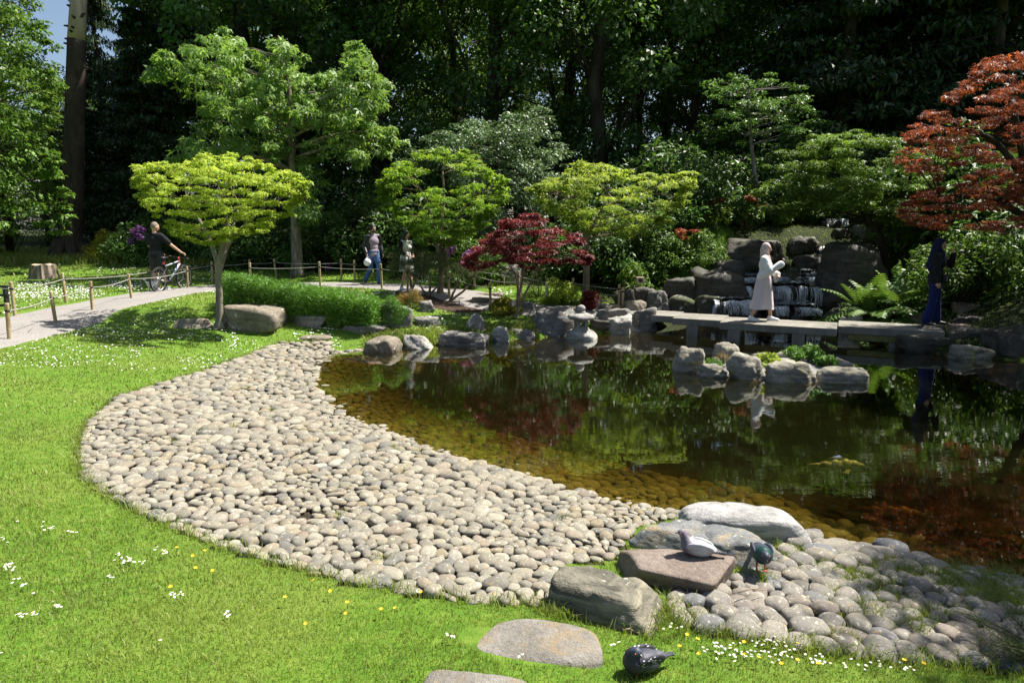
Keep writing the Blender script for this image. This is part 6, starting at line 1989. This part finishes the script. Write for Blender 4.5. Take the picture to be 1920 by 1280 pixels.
def shoes(root, pose, mat, sole=None):
    for sd in ('L', 'R'):
        A = Vector(pose['a' + sd]); t = Vector(pose.get('t' + sd, (0, 1, 0)))
        up = Vector((0, 0, 1))
        mb = MB(); mb.capsule(A + t * -.03 + Vector((0, 0, -.04)), .046, A + t * .05 + Vector((0, 0, -.042)), .044); mb.capsule(A + t * .05 + Vector((0, 0, -.05)), .042, A + t * .165 + Vector((0, 0, -.062)), .033)
        mb.capsule(A + t * -.01 + Vector((0, 0, .0)), .046, A + Vector((0, 0, -.03)), .046)
        o = mb.blob("shoe", mat, root, .0135, 3)
        if sole is not None:
            c = A + t * .07 + Vector((0, 0, -.088)); an = math.atan2(-t.x, t.y)
            l = MB().lathe([(.12, 0), (.125, .008), (.12, .018)], (0, 0, 0), 20, .36, 1.15).obj("sole", sole, o); l.location = c; l.rotation_euler = (0, 0, an)
def cap_hair(root, f, R, mat, long=False, thick=.012):
    mb = MB(); mb.ball(f((0, -.018, 1.655)), (.080 + thick, .094 + thick, .106 + thick), 16, 12, R)
    if long:
        for s in (-1, 0, 1): mb.capsule(f((s * .05, -.06, 1.62)), .05, f((s * .085, -.075 + .03 * abs(s), 1.36)), .045)
        for s in (-1, 1): mb.capsule(f((s * .075, .02, 1.66)), .028, f((s * .092, .02, 1.42)), .03)
    return mb.blob("hair", mat, root, .01, 3)
def skirt_mesh(root, rings, mat, name, folds=9, amp=.05, n=48):
    V = []; F = []
    for j, (z, rx, ry, cx, cyy) in enumerate(rings):
        t = j / (len(rings) - 1)
        for k in range(n):
            a = 2 * math.pi * k / n
            m = 1 + amp * t * math.sin(folds * a + 1.2 * t) + .5 * amp * t * math.sin(5 * a + 2)
            V.append((cx + rx * m * math.cos(a), cyy + ry * m * math.sin(a), z + .006 * math.sin(3 * a) * t))
    for j in range(len(rings) - 1):
        for k in range(n): F.append((j * n + k, j * n + (k + 1) % n, (j + 1) * n + (k + 1) % n, (j + 1) * n + k))
    return link(name, py_mesh(name, V, F, True), root, mat)
def face(dx, dy): return math.atan2(-dx, dy)

M_BLACKC = m_cloth("black_cotton", (.014, .014, .018)); M_DKGREY = m_cloth("charcoal_cotton", (.035, .034, .036)); M_JEAN = m_cloth("blue_denim", (.055, .12, .26))
M_WHITEC = m_cloth("white_cotton", (.72, .71, .70), .05); M_MAUVE = m_cloth("mauve_cloth", (.60, .52, .53), .06); M_PINKC = m_cloth("dusty_pink_cloth", (.55, .42, .40), .06)
M_NAVY = m_cloth("navy_cloth", (.010, .014, .055)); M_BLUEC = m_cloth("blue_cloth", (.010, .017, .085)); M_LEATHER = mat_plain("black_leather", (.018, .018, .02), .38, .5, bump=.3)
M_HAIRD = mat_plain("dark_hair", (.012, .009, .008), .5, .4, bump=.5, scale=90); M_HAIRG = mat_plain("short_grey_hair", (.20, .16, .13), .7, bump=.4, scale=120)
M_SHOEW = mat_plain("white_shoe", (.75, .74, .73), .5); M_SHOED = mat_plain("dark_shoe", (.03, .03, .035), .5); M_BAGW = mat_plain("white_plastic_bag", (.74, .74, .74), .4, bump=.8, scale=18)
def m_check():
    t = NT("checked_shirt"); v = t.coord()
    w1 = t.n('TexWave', ins={'Scale': 14.0}); t.set(w1, 'Vector', v); w2 = t.n('TexWave', bands_direction='Z', ins={'Scale': 14.0}); t.set(w2, 'Vector', v)
    c = t.mix(.5, t.ramp(w1.outputs['Color'], [(.4, (.10, .04, .08)), (.6, (.42, .36, .42))]), t.ramp(w2.outputs['Color'], [(.4, (.08, .05, .12)), (.6, (.5, .44, .5))]))
    return t.done(t.pbr(c, .85))
M_CHECK = m_check()

# --- man pushing a bicycle
rear = G(297, 549); hd = Vector((.174, .985, 0)); fc = rear + hd * .36 + Vector((-.985, .174, 0)) * .25; fc.z = gz(fc.x, fc.y) + .03
pose = dict(eL=(-.27, .12, 1.15), wL=(-.12, .34, .95), eR=(.37, .13, 1.16), wR=(.50, .33, .965), kL=(-.10, .05, .52), aL=(-.10, -.02, .09), kR=(.10, .10, .52), aR=(.10, .12, .09), tL=(-.1, 1, 0), tR=(.15, 1, 0),
            hR=((.35, .9, -.35), (0, 0, -1), 1.1), hL=((.3, .9, -.3), (0, 0, -1), .9))
root, f, R, ps = person("man in black t-shirt and dark shorts seen from behind, pushing a bicycle", fc, face(.174, .985), 1.82, M_SKIN, pose, False, .25, -.5)
shirt(root, ps, M_BLACKC, .022, .5, name="t_shirt", ext=.10); trousers(root, ps, M_DKGREY, .03, 0, True, "shorts"); shoes(root, ps, mat_plain("grey_trainer", (.30, .31, .35), .6), M_SHOEW); cap_hair(root, f, R, M_HAIRG, thick=.002)
sk = MB()
for sd in 'LR':
    A = Vector(pose['a' + sd]); sk.capsule(A + Vector((0, 0, -.02)), .045, A + Vector((0, -.005, .09)), .046)
sk.blob("socks", M_BLACKC, root, .0135, 2)

# --- bicycle
root = empty("bicycle", rear, math.atan2(hd.y, hd.x)); tag(root, "white and black mountain bicycle pushed along the path", "bicycle")
root.rotation_euler = (math.radians(6), 0, math.atan2(hd.y, hd.x))
M_TYRE = mat_plain("tyre_rubber", (.02, .02, .021), .8); M_RIM = mat_plain("grey_rim", (.35, .35, .36), .35, .5, .8); M_FRAME = mat_plain("white_frame_paint", (.40, .44, .52), .3, .5); M_REDP = mat_plain("red_paint", (.40, .03, .02), .35, .5); M_BLKP = mat_plain("black_parts", (.015, .015, .016), .45, .5)
RW = .345
def ring(mb, c, Rr, r, n=36, m=8):
    mb.tube([Vector(c) + Vector((Rr * math.cos(a), 0, Rr * math.sin(a))) for a in [2 * math.pi * i / n for i in range(n + 1)]], r, m, False)
for wx in (0, 1.06):
    wroot = empty("wheel", (wx, 0, RW)); wroot.parent = root
    mb = MB(); ring(mb, (0, 0, 0), RW - .022, .023); mb.obj("tyre", M_TYRE, wroot)
    mb = MB(); ring(mb, (0, 0, 0), RW - .05, .011); mb.obj("rim", M_RIM, wroot)
    mb = MB()
    for i in range(28):
        a = 2 * math.pi * i / 28 + .1 * (-1) ** i; mb.tube([(.02 * math.cos(a + .8), .02 * (-1) ** i, .02 * math.sin(a + .8)), ((RW - .05) * math.cos(a), 0, (RW - .05) * math.sin(a))], .0016, 4, False)
    sp = mb.obj("spokes", M_RIM, wroot); sp["kind"] = "stuff"
    MB().tube([(0, -.05, 0), (0, .05, 0)], .02, 10).obj("hub", M_BLKP, wroot)
    MB().lathe([(.075, -.002), (.075, .002)], (0, 0, 0), 24).obj("brake_disc", M_RIM, wroot).rotation_euler = (math.pi / 2, 0, 0)
bb = Vector((.43, 0, .29)); seat = Vector((.24, 0, .80)); hb = Vector((.82, 0, .86)); ht = Vector((.85, 0, .74)); hub0 = Vector((0, 0, RW)); hub1 = Vector((1.06, 0, RW))
MB().tube([seat + Vector((.03, 0, -.1)), ht + Vector((-.02, 0, .07))], .02, 10).obj("top_tube", M_FRAME, root); MB().tube([bb, ht], .027, 10).obj("down_tube", M_FRAME, root); MB().tube([bb, seat + Vector((0, 0, -.06))], .018, 10).obj("seat_tube", M_BLKP, root)
for s in (-1, 1):
    MB().tube([hub0 + Vector((0, s * .06, 0)), bb + Vector((-.04, s * .04, 0))], .011, 8).obj("chain_stay", M_RIM, root); MB().tube([hub0 + Vector((0, s * .06, 0)), seat + Vector((.04, s * .02, -.16))], .010, 8).obj("seat_stay", M_BLKP, root)
    MB().tube([hub1 + Vector((0, s * .055, 0)), ht + Vector((.04, s * .055, -.12))], .017, 8).obj("fork_leg", M_BLKP, root)
MB().tube([ht + Vector((.04, -.07, -.12)), ht + Vector((.04, .07, -.12))], .02, 8).obj("fork_crown", M_BLKP, root); MB().tube([ht + Vector((.04, 0, -.12)), hb + Vector((-.02, 0, .06))], .021, 10).obj("head_tube", M_REDP, root)
MB().tube([seat + Vector((0, 0, -.12)), seat + Vector((-.02, 0, .11))], .014, 8).obj("seat_post", M_BLKP, root)
sd_ = MB(); sd_.ball((seat.x - .06, 0, seat.z + .13), (.10, .07, .03)); sd_.capsule((seat.x, 0, seat.z + .13), .028, (seat.x + .13, 0, seat.z + .125), .02); sd_.blob("saddle", M_BLKP, root, .01, 3)
bar = MB().tube([hb + Vector((-.06, -.31, .06)), hb + Vector((-.02, -.14, .05)), hb + Vector((.02, 0, .04)), hb + Vector((-.02, .14, .05)), hb + Vector((-.06, .31, .06))], .013, 8).obj("handlebar", M_BLKP, root)
for s in (-1, 1): MB().tube([hb + Vector((-.045, s * .21, .06)), hb + Vector((-.06, s * .32, .06))], .018, 8).obj("grip", M_BLKP, bar); MB().tube([hb + Vector((.0, s * .2, .05)), hb + Vector((.04, s * .27, .03))], .007, 6).obj("brake_lever", M_RIM, bar)
o = MB().lathe([(.09, -.004), (.09, .004)], (0, 0, 0), 24).obj("chainring", M_BLKP, root); o.location = bb + Vector((0, -.05, 0)); o.rotation_euler = (math.pi / 2, 0, 0)
for s in (-1, 1):
    cr_ = MB().tube([bb + Vector((0, s * .06, 0)), bb + Vector((s * -.10, s * .08, s * .13))], .011, 8).obj("crank", M_BLKP, root); MB().box(bb + Vector((s * -.10, s * .13, s * .13)), (.09, .08, .02)).obj("pedal", M_BLKP, cr_, False)
MB().box((seat.x - .06, 0, seat.z - .02), (.04, .05, .06)).obj("rear_light", M_REDP, root, False)

# --- small dog behind the rear wheel
dp = at_d(287, 540, rear.y + .35); dp.z = gz(dp.x, dp.y)
root = empty("dog", dp, face(-.9, -.3) + math.pi / 2); tag(root, "small white dog with dark patches seen through the bicycle wheel", "dog")
def m_dog():
    t = NT("dog_coat"); v = t.coord()
    c = t.ramp(t.noise(v, 9, 2), [(.52, (.70, .68, .64)), (.56, (.10, .07, .05))], 'LINEAR')
    return t.done(t.pbr(c, .9, .1, 0, t.bump(t.noise(v, 80, 3), .6, .01)))
mb = MB(); mb.ball((0, 0, .20), (.13, .065, .07)); mb.ball((.09, 0, .205), (.07, .065, .08)); mb.ball((-.10, 0, .205), (.06, .06, .065)); mb.capsule((.13, 0, .24), .045, (.17, 0, .29), .04); mb.ball((.19, 0, .31), (.05, .045, .045)); mb.capsule((.21, 0, .305), .028, (.255, 0, .29), .02)
for s in (-1, 1):
    mb.capsule((.19, s * .035, .335), .018, (.17, s * .055, .29), .014)
    mb.capsule((.10, s * .04, .18), .03, (.095, s * .042, .10), .02); mb.capsule((.095, s * .042, .10), .018, (.10, s * .042, .02), .015); mb.capsule((.10, s * .042, .015), .016, (.125, s * .042, .012), .013)
    mb.capsule((-.10, s * .04, .19), .042, (-.075, s * .045, .12), .028); mb.capsule((-.075, s * .045, .12), .02, (-.125, s * .045, .07), .015); mb.capsule((-.125, s * .045, .07), .014, (-.115, s * .045, .015), .013); mb.capsule((-.115, s * .045, .013), .015, (-.09, s * .045, .012), .013)
mb.capsule((-.15, 0, .23), .018, (-.21, 0, .32), .010)
mb.blob("body", m_dog(), root, .009, 2); MB().ball((.262, 0, .297), .012).obj("nose", M_EYE, root)

# --- walking man with white bag
wp = G(702, 535)
pose = dict(eL=(-.25, -.02, 1.14), wL=(-.25, .10, .92), eR=(.27, -.06, 1.14), wR=(.26, .10, .92), kL=(-.08, .16, .53), aL=(-.08, .16, .09), kR=(.08, -.02, .52), aR=(.08, -.40, .15), tL=(0, 1, 0), tR=(0, .9, -.35), hR=((0, .15, -1), (-1, 0, 0), 1.2), hL=((0, .1, -1), (1, 0, 0), .6))
root, f, R, ps = person("bearded man in black jacket and jeans walking with a white bag", wp, face(.62, -.78), 1.80, M_SKIN2, pose, False, .05, .15)
shirt(root, ps, M_CHECK, .016, 0, name="checked_shirt", ext=.09)
jk = MB()
for sx in (-1, 1):
    jk.capsule((sx * .12, -.02, .98), .082, (sx * .13, -.01, 1.36), .075); jk.capsule((sx * .03, -.075, .98), .07, (sx * .04, -.06, 1.38), .065); jk.capsule((sx * .14, 0, 1.405), .085, (sx * .05, -.02, 1.42), .075)
for sd, s in (('L', -1), ('R', 1)):
    S = Vector((s * .185, 0, 1.40)); jk.capsule(S, .072, Vector(pose['e' + sd]), .062); jk.capsule(Vector(pose['e' + sd]), .062, Vector(pose['e' + sd]).lerp(Vector(pose['w' + sd]), .9), .05)
jk.blob("jacket", M_LEATHER, root, .0135, 4)
trousers(root, ps, M_JEAN, .016, .01, name="jeans"); shoes(root, ps, M_SHOED)
cap_hair(root, f, R, M_HAIRD, thick=.016)
bd = MB(); bd.ball(f((0, .045, 1.552)), (.058, .060, .040), 12, 8, R); bd.blob("beard", M_HAIRD, root, .009, 2)
bg = MB(); bg.ball((.27, .14, .68), (.10, .13, .11)); bg.capsule((.27, .12, .78), .03, (.265, .11, .86), .018)
o = bg.blob("carrier_bag", M_BAGW, None, .012, 3)
o.matrix_world = Matrix.Translation(root.location) @ Matrix.Rotation(root.rotation_euler.z, 4, 'Z') @ Matrix.Scale(root.scale.x, 4)
tag(o, "bulging white plastic bag held by the walking man", "bag")

# --- woman in white walking behind him
wp = G(763, 546)
pose = dict(eL=(-.22, .0, 1.15), wL=(-.12, .20, 1.02), eR=(.22, .0, 1.15), wR=(.10, .22, 1.02), kL=(-.08, .08, .52), aL=(-.08, .10, .09), kR=(.08, .03, .52), aR=(.08, -.14, .11), hL=((.6, .6, .1), (0, 0, -1), .8), hR=((-.6, .6, .1), (0, 0, -1), .8))
root, f, R, ps = person("long-haired woman in white dress looking down behind the pruned pine", wp, face(.75, -.66), 1.60, M_SKIN, pose, True, .35, 0)
shirt(root, ps, M_WHITEC, .018, 0, True, name="white_top"); skirt_mesh(root, [(1.08, .165, .125, 0, 0), (.95, .195, .15, 0, 0), (.75, .215, .18, 0, .01), (.58, .235, .20, 0, .02)], M_WHITEC, "skirt")
cg = MB()
for sd, s in (('L', -1), ('R', 1)):
    cg.capsule((s * .17, 0, 1.40), .07, Vector(pose['e' + sd]), .058); cg.capsule(Vector(pose['e' + sd]), .058, Vector(pose['e' + sd]).lerp(Vector(pose['w' + sd]), .5), .05); cg.capsule((s * .11, -.06, 1.1), .06, (s * .11, -.03, 1.38), .065)
cg.blob("cardigan", M_BLACKC, root, .0135, 4); shoes(root, ps, M_SHOEW); cap_hair(root, f, R, M_HAIRD, True)

# --- woman on the bridge
wp = at_z(1428, 601, ZT + .004)
pose = dict(eR=(.20, .16, 1.16), wR=(.10, .36, 1.30), eL=(-.22, .10, 1.12), wL=(-.08, .27, 1.04), kL=(-.10, .12, .52), aL=(-.11, .17, .09), kR=(.09, -.06, .51), aR=(.10, -.22, .09), hR=((-.2, .5, .8), (-.3, -.7, .5), 1.0), hL=((.8, .4, -.1), (0, -.4, -1), .7), tL=(-.1, 1, 0), tR=(.2, .97, 0))
root, f, R, ps = person("woman in pink headscarf, white top and long mauve skirt holding a phone", wp, face(.90, -.44), 1.64, M_SKIN, pose, True, .12, .1)
shirt(root, ps, M_WHITEC, .028, 1, True, name="white_top", hip=False, wide=.03)
cape = MB()
for sd, s in (('R', 1), ('L', -1)): cape.capsule((s * .17, -.02, 1.40), .075, Vector(pose['e' + sd]) + Vector((0, -.03, -.02)), .10); cape.capsule(Vector(pose['e' + sd]) + Vector((0, -.03, -.03)), .09, (s * .16, -.06, 1.02), .085)
cape.blob("wide_sleeves", M_WHITEC, root, .015, 4)
skirt_mesh(root, [(1.10, .165, .13, 0, 0), (1.0, .19, .15, 0, 0), (.8, .21, .185, 0, 0), (.5, .205, .22, 0, 0), (.27, .215, .265, 0, -.02)], M_MAUVE, "long_skirt", 7, .07, 60)
shoes(root, ps, M_SHOEW, M_SHOEW)
sc_ = MB(); sc_.ball(f((0, -.02, 1.65)), (.096, .104, .118), 16, 12, R); sc_.capsule(f((0, -.045, 1.60)), .088, (0, -.03, 1.42), .085); sc_.capsule((-.08, .0, 1.44), .06, (.08, .0, 1.44), .06); sc_.capsule((0, .05, 1.44), .055, (.01, .09, 1.33), .05)
sc_.capsule(f((-.066, .035, 1.60)), .026, f((0, .045, 1.51)), .04); sc_.capsule(f((.066, .035, 1.60)), .026, f((0, .045, 1.51)), .04)
sc_.blob("headscarf", M_PINKC, root, .0095, 3)
Mw = Matrix.Translation(root.location) @ Matrix.Rotation(root.rotation_euler.z, 4, 'Z') @ Matrix.Scale(root.scale.x, 4)
me = bevel_mesh(MB().box((0, 0, 0), (.075, .010, .15)).mesh("phone", False), .004, 1); o = link("phone", me, None, mat_plain("blue_phone_case", (.16, .18, .42), .3, .5)); o.matrix_world = Mw @ Matrix.Translation((.075, .42, 1.385)) @ Matrix.Rotation(-.5, 4, 'X'); tag(o, "phone held up by the woman on the bridge", "phone")
hb_ = MB(); hb_.ball((-.10, .24, .95), (.10, .06, .085)); o = hb_.blob("shoulder_bag", mat_plain("silver_bag", (.42, .41, .40), .5, bump=.8, scale=40), None, .012, 3); o.matrix_world = Mw; tag(o, "small silvery bag at the bridge woman's waist", "bag")
MB().tube([(-.10, .24, 1.0), (.0, .16, 1.2), (.10, .06, 1.42), (.12, -.04, 1.44)], .007, 6).obj("strap", M_BLKP, o)

# --- person in navy at the end of the bridge
wp = at_z(1746, 609, ZT + .004)
pose = dict(eR=(.25, .02, 1.16), wR=(.26, .08, .90), eL=(-.20, .22, 1.22), wL=(-.06, .26, 1.46), kL=(-.11, .04, .52), aL=(-.17, .06, .09), kR=(.12, .0, .52), aR=(.19, -.08, .09), hR=((0, .1, -1), (-1, 0, 0), .8), hL=((.3, -.2, .9), (0, -1, 0), 1.2), tL=(-.2, 1, 0), tR=(.2, 1, 0))
root, f, R, ps = person("person in navy headscarf, dark top and wide blue trousers at the bridge end", wp, face(.80, -.60), 1.74, M_SKIN2, pose, True, .2, -.3)
shirt(root, ps, M_BLACKC, .032, 1, True, name="dark_top", ext=.13); trousers(root, ps, M_BLUEC, .018, .028, name="wide_trousers"); shoes(root, ps, M_SHOED)
sc_ = MB(); sc_.ball(f((0, -.022, 1.655)), (.098, .106, .12), 16, 12, R); sc_.capsule(f((0, -.05, 1.60)), .092, (0, -.05, 1.22), .15); sc_.capsule(f((-.07, .03, 1.60)), .03, f((0, .05, 1.51)), .045); sc_.capsule(f((.07, .03, 1.60)), .03, f((0, .05, 1.51)), .045); sc_.capsule((0, .05, 1.42), .08, (0, .07, 1.25), .09)
sc_.blob("headscarf", M_NAVY, root, .0135, 4)
Mw = Matrix.Translation(root.location) @ Matrix.Rotation(root.rotation_euler.z, 4, 'Z') @ Matrix.Scale(root.scale.x, 4)
b_ = MB(); b_.box((.10, .17, .97), (.24, .07, .13), Matrix.Rotation(-.15, 3, 'Y')); o = b_.blob("crossbody_bag", M_DKGREY, None, .012, 4); o.matrix_world = Mw; tag(o, "dark crossbody bag on the person in navy", "bag")
MB().tube([(.02, .19, 1.02), (-.06, .16, 1.25), (-.14, .05, 1.43)], .008, 6).obj("strap", M_BLKP, o)
# ------------------------------------------------------------------ pigeons
def m_pigeon(name, stops, axis='X', rough=.55, scale=70):
    t = NT(name); v = t.coord()
    sx = t.n('SeparateXYZ'); t.set(sx, 0, v)
    n = t.noise(v, scale, 3, .6)
    x = t.math('ADD', sx.outputs[axis], t.math('MULTIPLY', t.math('SUBTRACT', n, .5), .03))
    mr = t.n('MapRange', ins={'From Min': -.2, 'From Max': .2}); t.set(mr, 'Value', x)
    c = t.ramp(mr.outputs[0], stops)
    ft = t.noise(t.mapping(v, (40, 90, 90)), 1.0, 2)
    c = t.mix(.5, c, t.ramp(ft, [(.35, (.7,) * 3), (.6, (1.1,) * 3)]), 'MULTIPLY')
    return t.done(t.pbr(c, rough, .35, 0, t.bump(ft, .35, .006)))
def m_wing(name, base, fleck=None, bar=None):
    t = NT(name); v = t.coord()
    vo = t.n('TexVoronoi', ins={'Scale': 75.0}); t.set(vo, 'Vector', t.mapping(v, (.45, 1, 1)))
    c = t.ramp(t.noise(t.mapping(v, (30, 60, 60)), 1.0, 2), [(.35, tuple(k * .75 for k in base)), (.65, tuple(min(1, k * 1.2) for k in base))])
    if fleck: c = t.mix(t.ramp(vo.outputs['Distance'], [(.20, (.9,) * 3), (.30, (0, 0, 0))]), c, fleck)
    if bar:
        sx = t.n('SeparateXYZ'); t.set(sx, 0, v)
        w = t.n('TexWave', ins={'Scale': 6.0, 'Distortion': .6}); t.set(w, 'Vector', v)
        c = t.mix(t.ramp(w.outputs['Color'], [(.86, (0, 0, 0)), (.93, (1, 1, 1))]), c, bar)
    return t.done(t.pbr(c, .6, .3, 0, t.bump(vo.outputs['Distance'], .4, .006)))
M_PFOOT = mat_plain("pigeon_red_foot", (.42, .06, .05), .6); M_BEAK = mat_plain("pigeon_beak", (.10, .09, .09), .5); M_CERE = mat_plain("pigeon_white_cere", (.65, .62, .6), .6); M_PEYE = mat_plain("pigeon_eye", (.5, .13, .03), .3, .6)
def pigeon(label, loc, rz, bodym, wingm, tailm, headm, sit=True, head_pose='up', k=1.0, fluff=1.0):
    """local +X is forward"""
    root = empty("pigeon", loc, rz); root.scale = (k, k, k); tag(root, label, "pigeon")
    z = .062 if sit else .125
    mb = MB(); P = Matrix.Rotation(-.12 if sit else -.3, 3, 'Y')
    mb.ball((-.005, 0, z), (.118, .066 * fluff, .060), 18, 12, P); mb.ball((.055, 0, z + .012), (.066, .062 * fluff, .064), 16, 12); mb.ball((-.085, 0, z + .004), (.065, .040, .034), 14, 10, P)
    if head_pose == 'up': nk = [(.075, 0, z + .04), (.100, 0, z + .085)]; hc = Vector((.112, 0, z + .108)); bd = Vector((1, 0, -.22))
    elif head_pose == 'down': nk = [(.075, 0, z + .03), (.118, 0, z + .045)]; hc = Vector((.138, 0, z + .050)); bd = Vector((.85, 0, -.55))
    else: nk = [(.065, 0, z + .045), (.070, .012, z + .074)]; hc = Vector((.062, .024, z + .088)); bd = Vector((-.35, .8, -.4))
    bd.normalize()
    mb.capsule(nk[0], .046 * fluff, nk[1], .030)
    body = mb.blob("body", bodym, root, .006, 3)
    hm = MB(); hm.capsule(nk[1], .0295, hc, .0265); hm.ball(hc + bd * .006, (.029, .025, .0255)); hd_ = hm.blob("head", headm, root, .0045, 3)
    bk = MB(); bk.tube([hc + bd * .022, hc + bd * .040, hc + bd * .052 + Vector((0, 0, -.004))], [.0075, .005, .0015], 8).obj("beak", M_BEAK, hd_)
    MB().ball(hc + bd * .029 + Vector((0, 0, .0055)), (.006, .007, .004), 8, 6).obj("cere", M_CERE, hd_)
    sd = bd.cross(Vector((0, 0, 1))).normalized()
    for s in (-1, 1): MB().ball(hc + bd * .010 + sd * s * .0245 + Vector((0, 0, .006)), .0048, 8, 6).obj("eye", M_PEYE, hd_)
    for s in (-1, 1):
        w = MB(); Rw = Matrix.Rotation(s * .10, 3, 'Z') @ Matrix.Rotation(-.10 if sit else -.26, 3, 'Y') @ Matrix.Rotation(s * -.25, 3, 'X')
        w.ball((-.025, s * .046 * fluff, z + .016), (.105, .017, .046), 18, 12, Rw); w.capsule((-.08, s * .042, z + .005), .017, (-.165, s * .016, z + (-.005 if sit else -.03)), .006)
        w.blob("wing", wingm, root, .006, 2)
    t = MB()
    for i in range(5):
        a = (i - 2) * .09; dz = -.012 if sit else -.05
        L = .10
        p0 = Vector((-.115, (i - 2) * .007, z - .002)); d = Vector((-math.cos(a), -math.sin(a) * (1), dz / L)); d.normalize(); p1 = p0 + d * L; sdv = Vector((0, 1, 0))
        V = [p0 - sdv * .009, p0 + sdv * .009, p1 + sdv * .014, p1 - sdv * .014]
        up = Vector((0, 0, .003 + .0006 * abs(i - 2)))
        t.add([v + up for v in V] + [v - up for v in V], [(0, 1, 2, 3), (7, 6, 5, 4), (0, 4, 5, 1), (1, 5, 6, 2), (2, 6, 7, 3), (3, 7, 4, 0)])
    t.obj("tail", tailm, root, False)
    for s in (-1, 1):
        if not sit:
            l = MB(); l.tube([(.01, s * .025, z - .05), (.015, s * .027, .035), (.012, s * .027, .008)], [.012, .0048, .0046], 8)
            for a in (-.5, 0, .5, math.pi): l.tube([(.012, s * .027, .006), Vector((.012, s * .027, .004)) + Vector((math.cos(a), math.sin(a), 0)) * (.03 if a != math.pi else .018)], [.0042, .0025], 6)
            l.obj("leg", M_PFOOT, root)
        else:
            MB().tube([(.03, s * .018, .006), (.065, s * .022, .005)], [.004, .003], 6).obj("foot", M_PFOOT, root)
    return root
M_P1 = m_pigeon("white_backed_pigeon", [(0, (.30, .30, .31)), (.35, (.45, .45, .46)), (.55, (.36, .36, .38)), (.68, (.12, .11, .14)), (1, (.07, .065, .08))])
M_P1H = m_pigeon("grey_purple_head", [(0, (.10, .05, .11)), (.7, (.16, .09, .17)), (.78, (.16, .165, .19)), (1, (.20, .21, .24))])
M_P2 = m_pigeon("dark_blue_pigeon", [(0, (.035, .038, .06)), (.5, (.05, .055, .085)), (.68, (.012, .05, .045)), (1, (.02, .035, .05))], rough=.4)
M_P2H = mat_plain("slate_head", (.05, .06, .09), .5)
M_P3 = m_pigeon("slate_pigeon", [(0, (.10, .11, .13)), (.45, (.045, .048, .065)), (.6, (.03, .028, .042)), (1, (.025, .024, .036))])
wg1 = m_pigeon('pale_wing_dark_tips', [(0, (.05, .05, .06)), (.13, (.06, .06, .07)), (.2, (.34, .34, .36)), (.34, (.46, .46, .47)), (.55, (.36, .36, .38)), (1, (.36, .35, .38))]); wg2 = m_wing("slate_wing", (.045, .05, .075)); wg3 = m_wing("flecked_wing", (.022, .022, .028), fleck=(.55, .56, .58))
zz = .3
for _ in range(6):
    c = at_z(1306, 1040, zz); x, y = c.x, c.y
    zz = surf_z(N3, x, y)
pigeon("white-backed pigeon with purple neck sitting on the red block", (x, y, zz - .004), math.radians(163), M_P1, wg1, m_pigeon('grey_tail', [(0, (.05, .05, .06)), (.2, (.22, .22, .24)), (1, (.3, .3, .3))]), M_P1H, True, 'up', .82)
p = G(1424, 1084)
pigeon("dark blue pigeon standing on the grey cobbles facing forward", (p.x, p.y, p.z + .055), math.radians(-98), M_P2, wg2, M_P2, M_P2H, False, 'down', .9, 1.08)
p = G(1204, 1266)
pigeon("slate pigeon with flecked wings preening on the lawn", (p.x, p.y, p.z + .012), math.radians(205), M_P3, wg3, M_P3, M_P2H, True, 'tuck', .82, 1.1)

# ------------------------------------------------------------------ koi carp
def koi(label, px, py, z, L, ang, mat):
    p = at_z(px, py, z)
    root = empty("koi_carp", p, ang); tag(root, label, "fish"); root.scale = (L, L, L)
    mb = MB()
    for i, (x, w, h) in enumerate([(.42, .05, .05), (.34, .085, .09), (.2, .10, .115), (.03, .095, .11), (-.14, .065, .085), (-.27, .035, .055), (-.33, .022, .045)]):
        mb.ball((x, .04 * math.sin(x * 6), 0), (.11, w, h), 12, 8)
    mb.blob("body", mat, root, .018, 3)
    for s in (-1, 1):
        V = [(-.31, .0, 0), (-.40, .03, s * .04), (-.54, .07, s * .13), (-.45, .05, s * .02)]
        link("tail_fin", py_mesh("tail_fin", V, [(0, 1, 2, 3)]), root, mat)
        link("pectoral_fin", py_mesh("pectoral_fin", [(.25, s * .08, -.03), (.16, s * .24, -.05), (.10, s * .20, -.05), (.18, s * .08, -.04)], [(0, 1, 2, 3)]), root, mat)
    link("dorsal_fin", py_mesh("dorsal_fin", [(.2, .02, .10), (.1, .03, .17), (-.1, -.02, .13), (-.16, -.02, .07)], [(0, 1, 2, 3)]), root, mat)
M_KOI_O = mat_plain("orange_koi", (.50, .14, .02), .4, .5, var=.3, scale=8); M_KOI_G = mat_plain("pale_koi", (.30, .36, .50), .4, .5, var=.2, scale=8)
koi("pale grey koi near the surface of the dark water", 1562, 872, -.09, .62, -.08, M_KOI_G)
koi("large orange koi gliding near the grey cobbles", 1662, 960, -.11, .62, -.42, M_KOI_O)
koi("orange koi in the shallow water by the inner beach corner", 690, 686, -.15, .45, .35, M_KOI_O)
koi("slim orange koi swimming below the pointed rock", 655, 683, -.14, .5, .12, M_KOI_O)
koi("orange koi swimming in front of the long waterside slab", 836, 680, -.15, .5, .05, M_KOI_O)
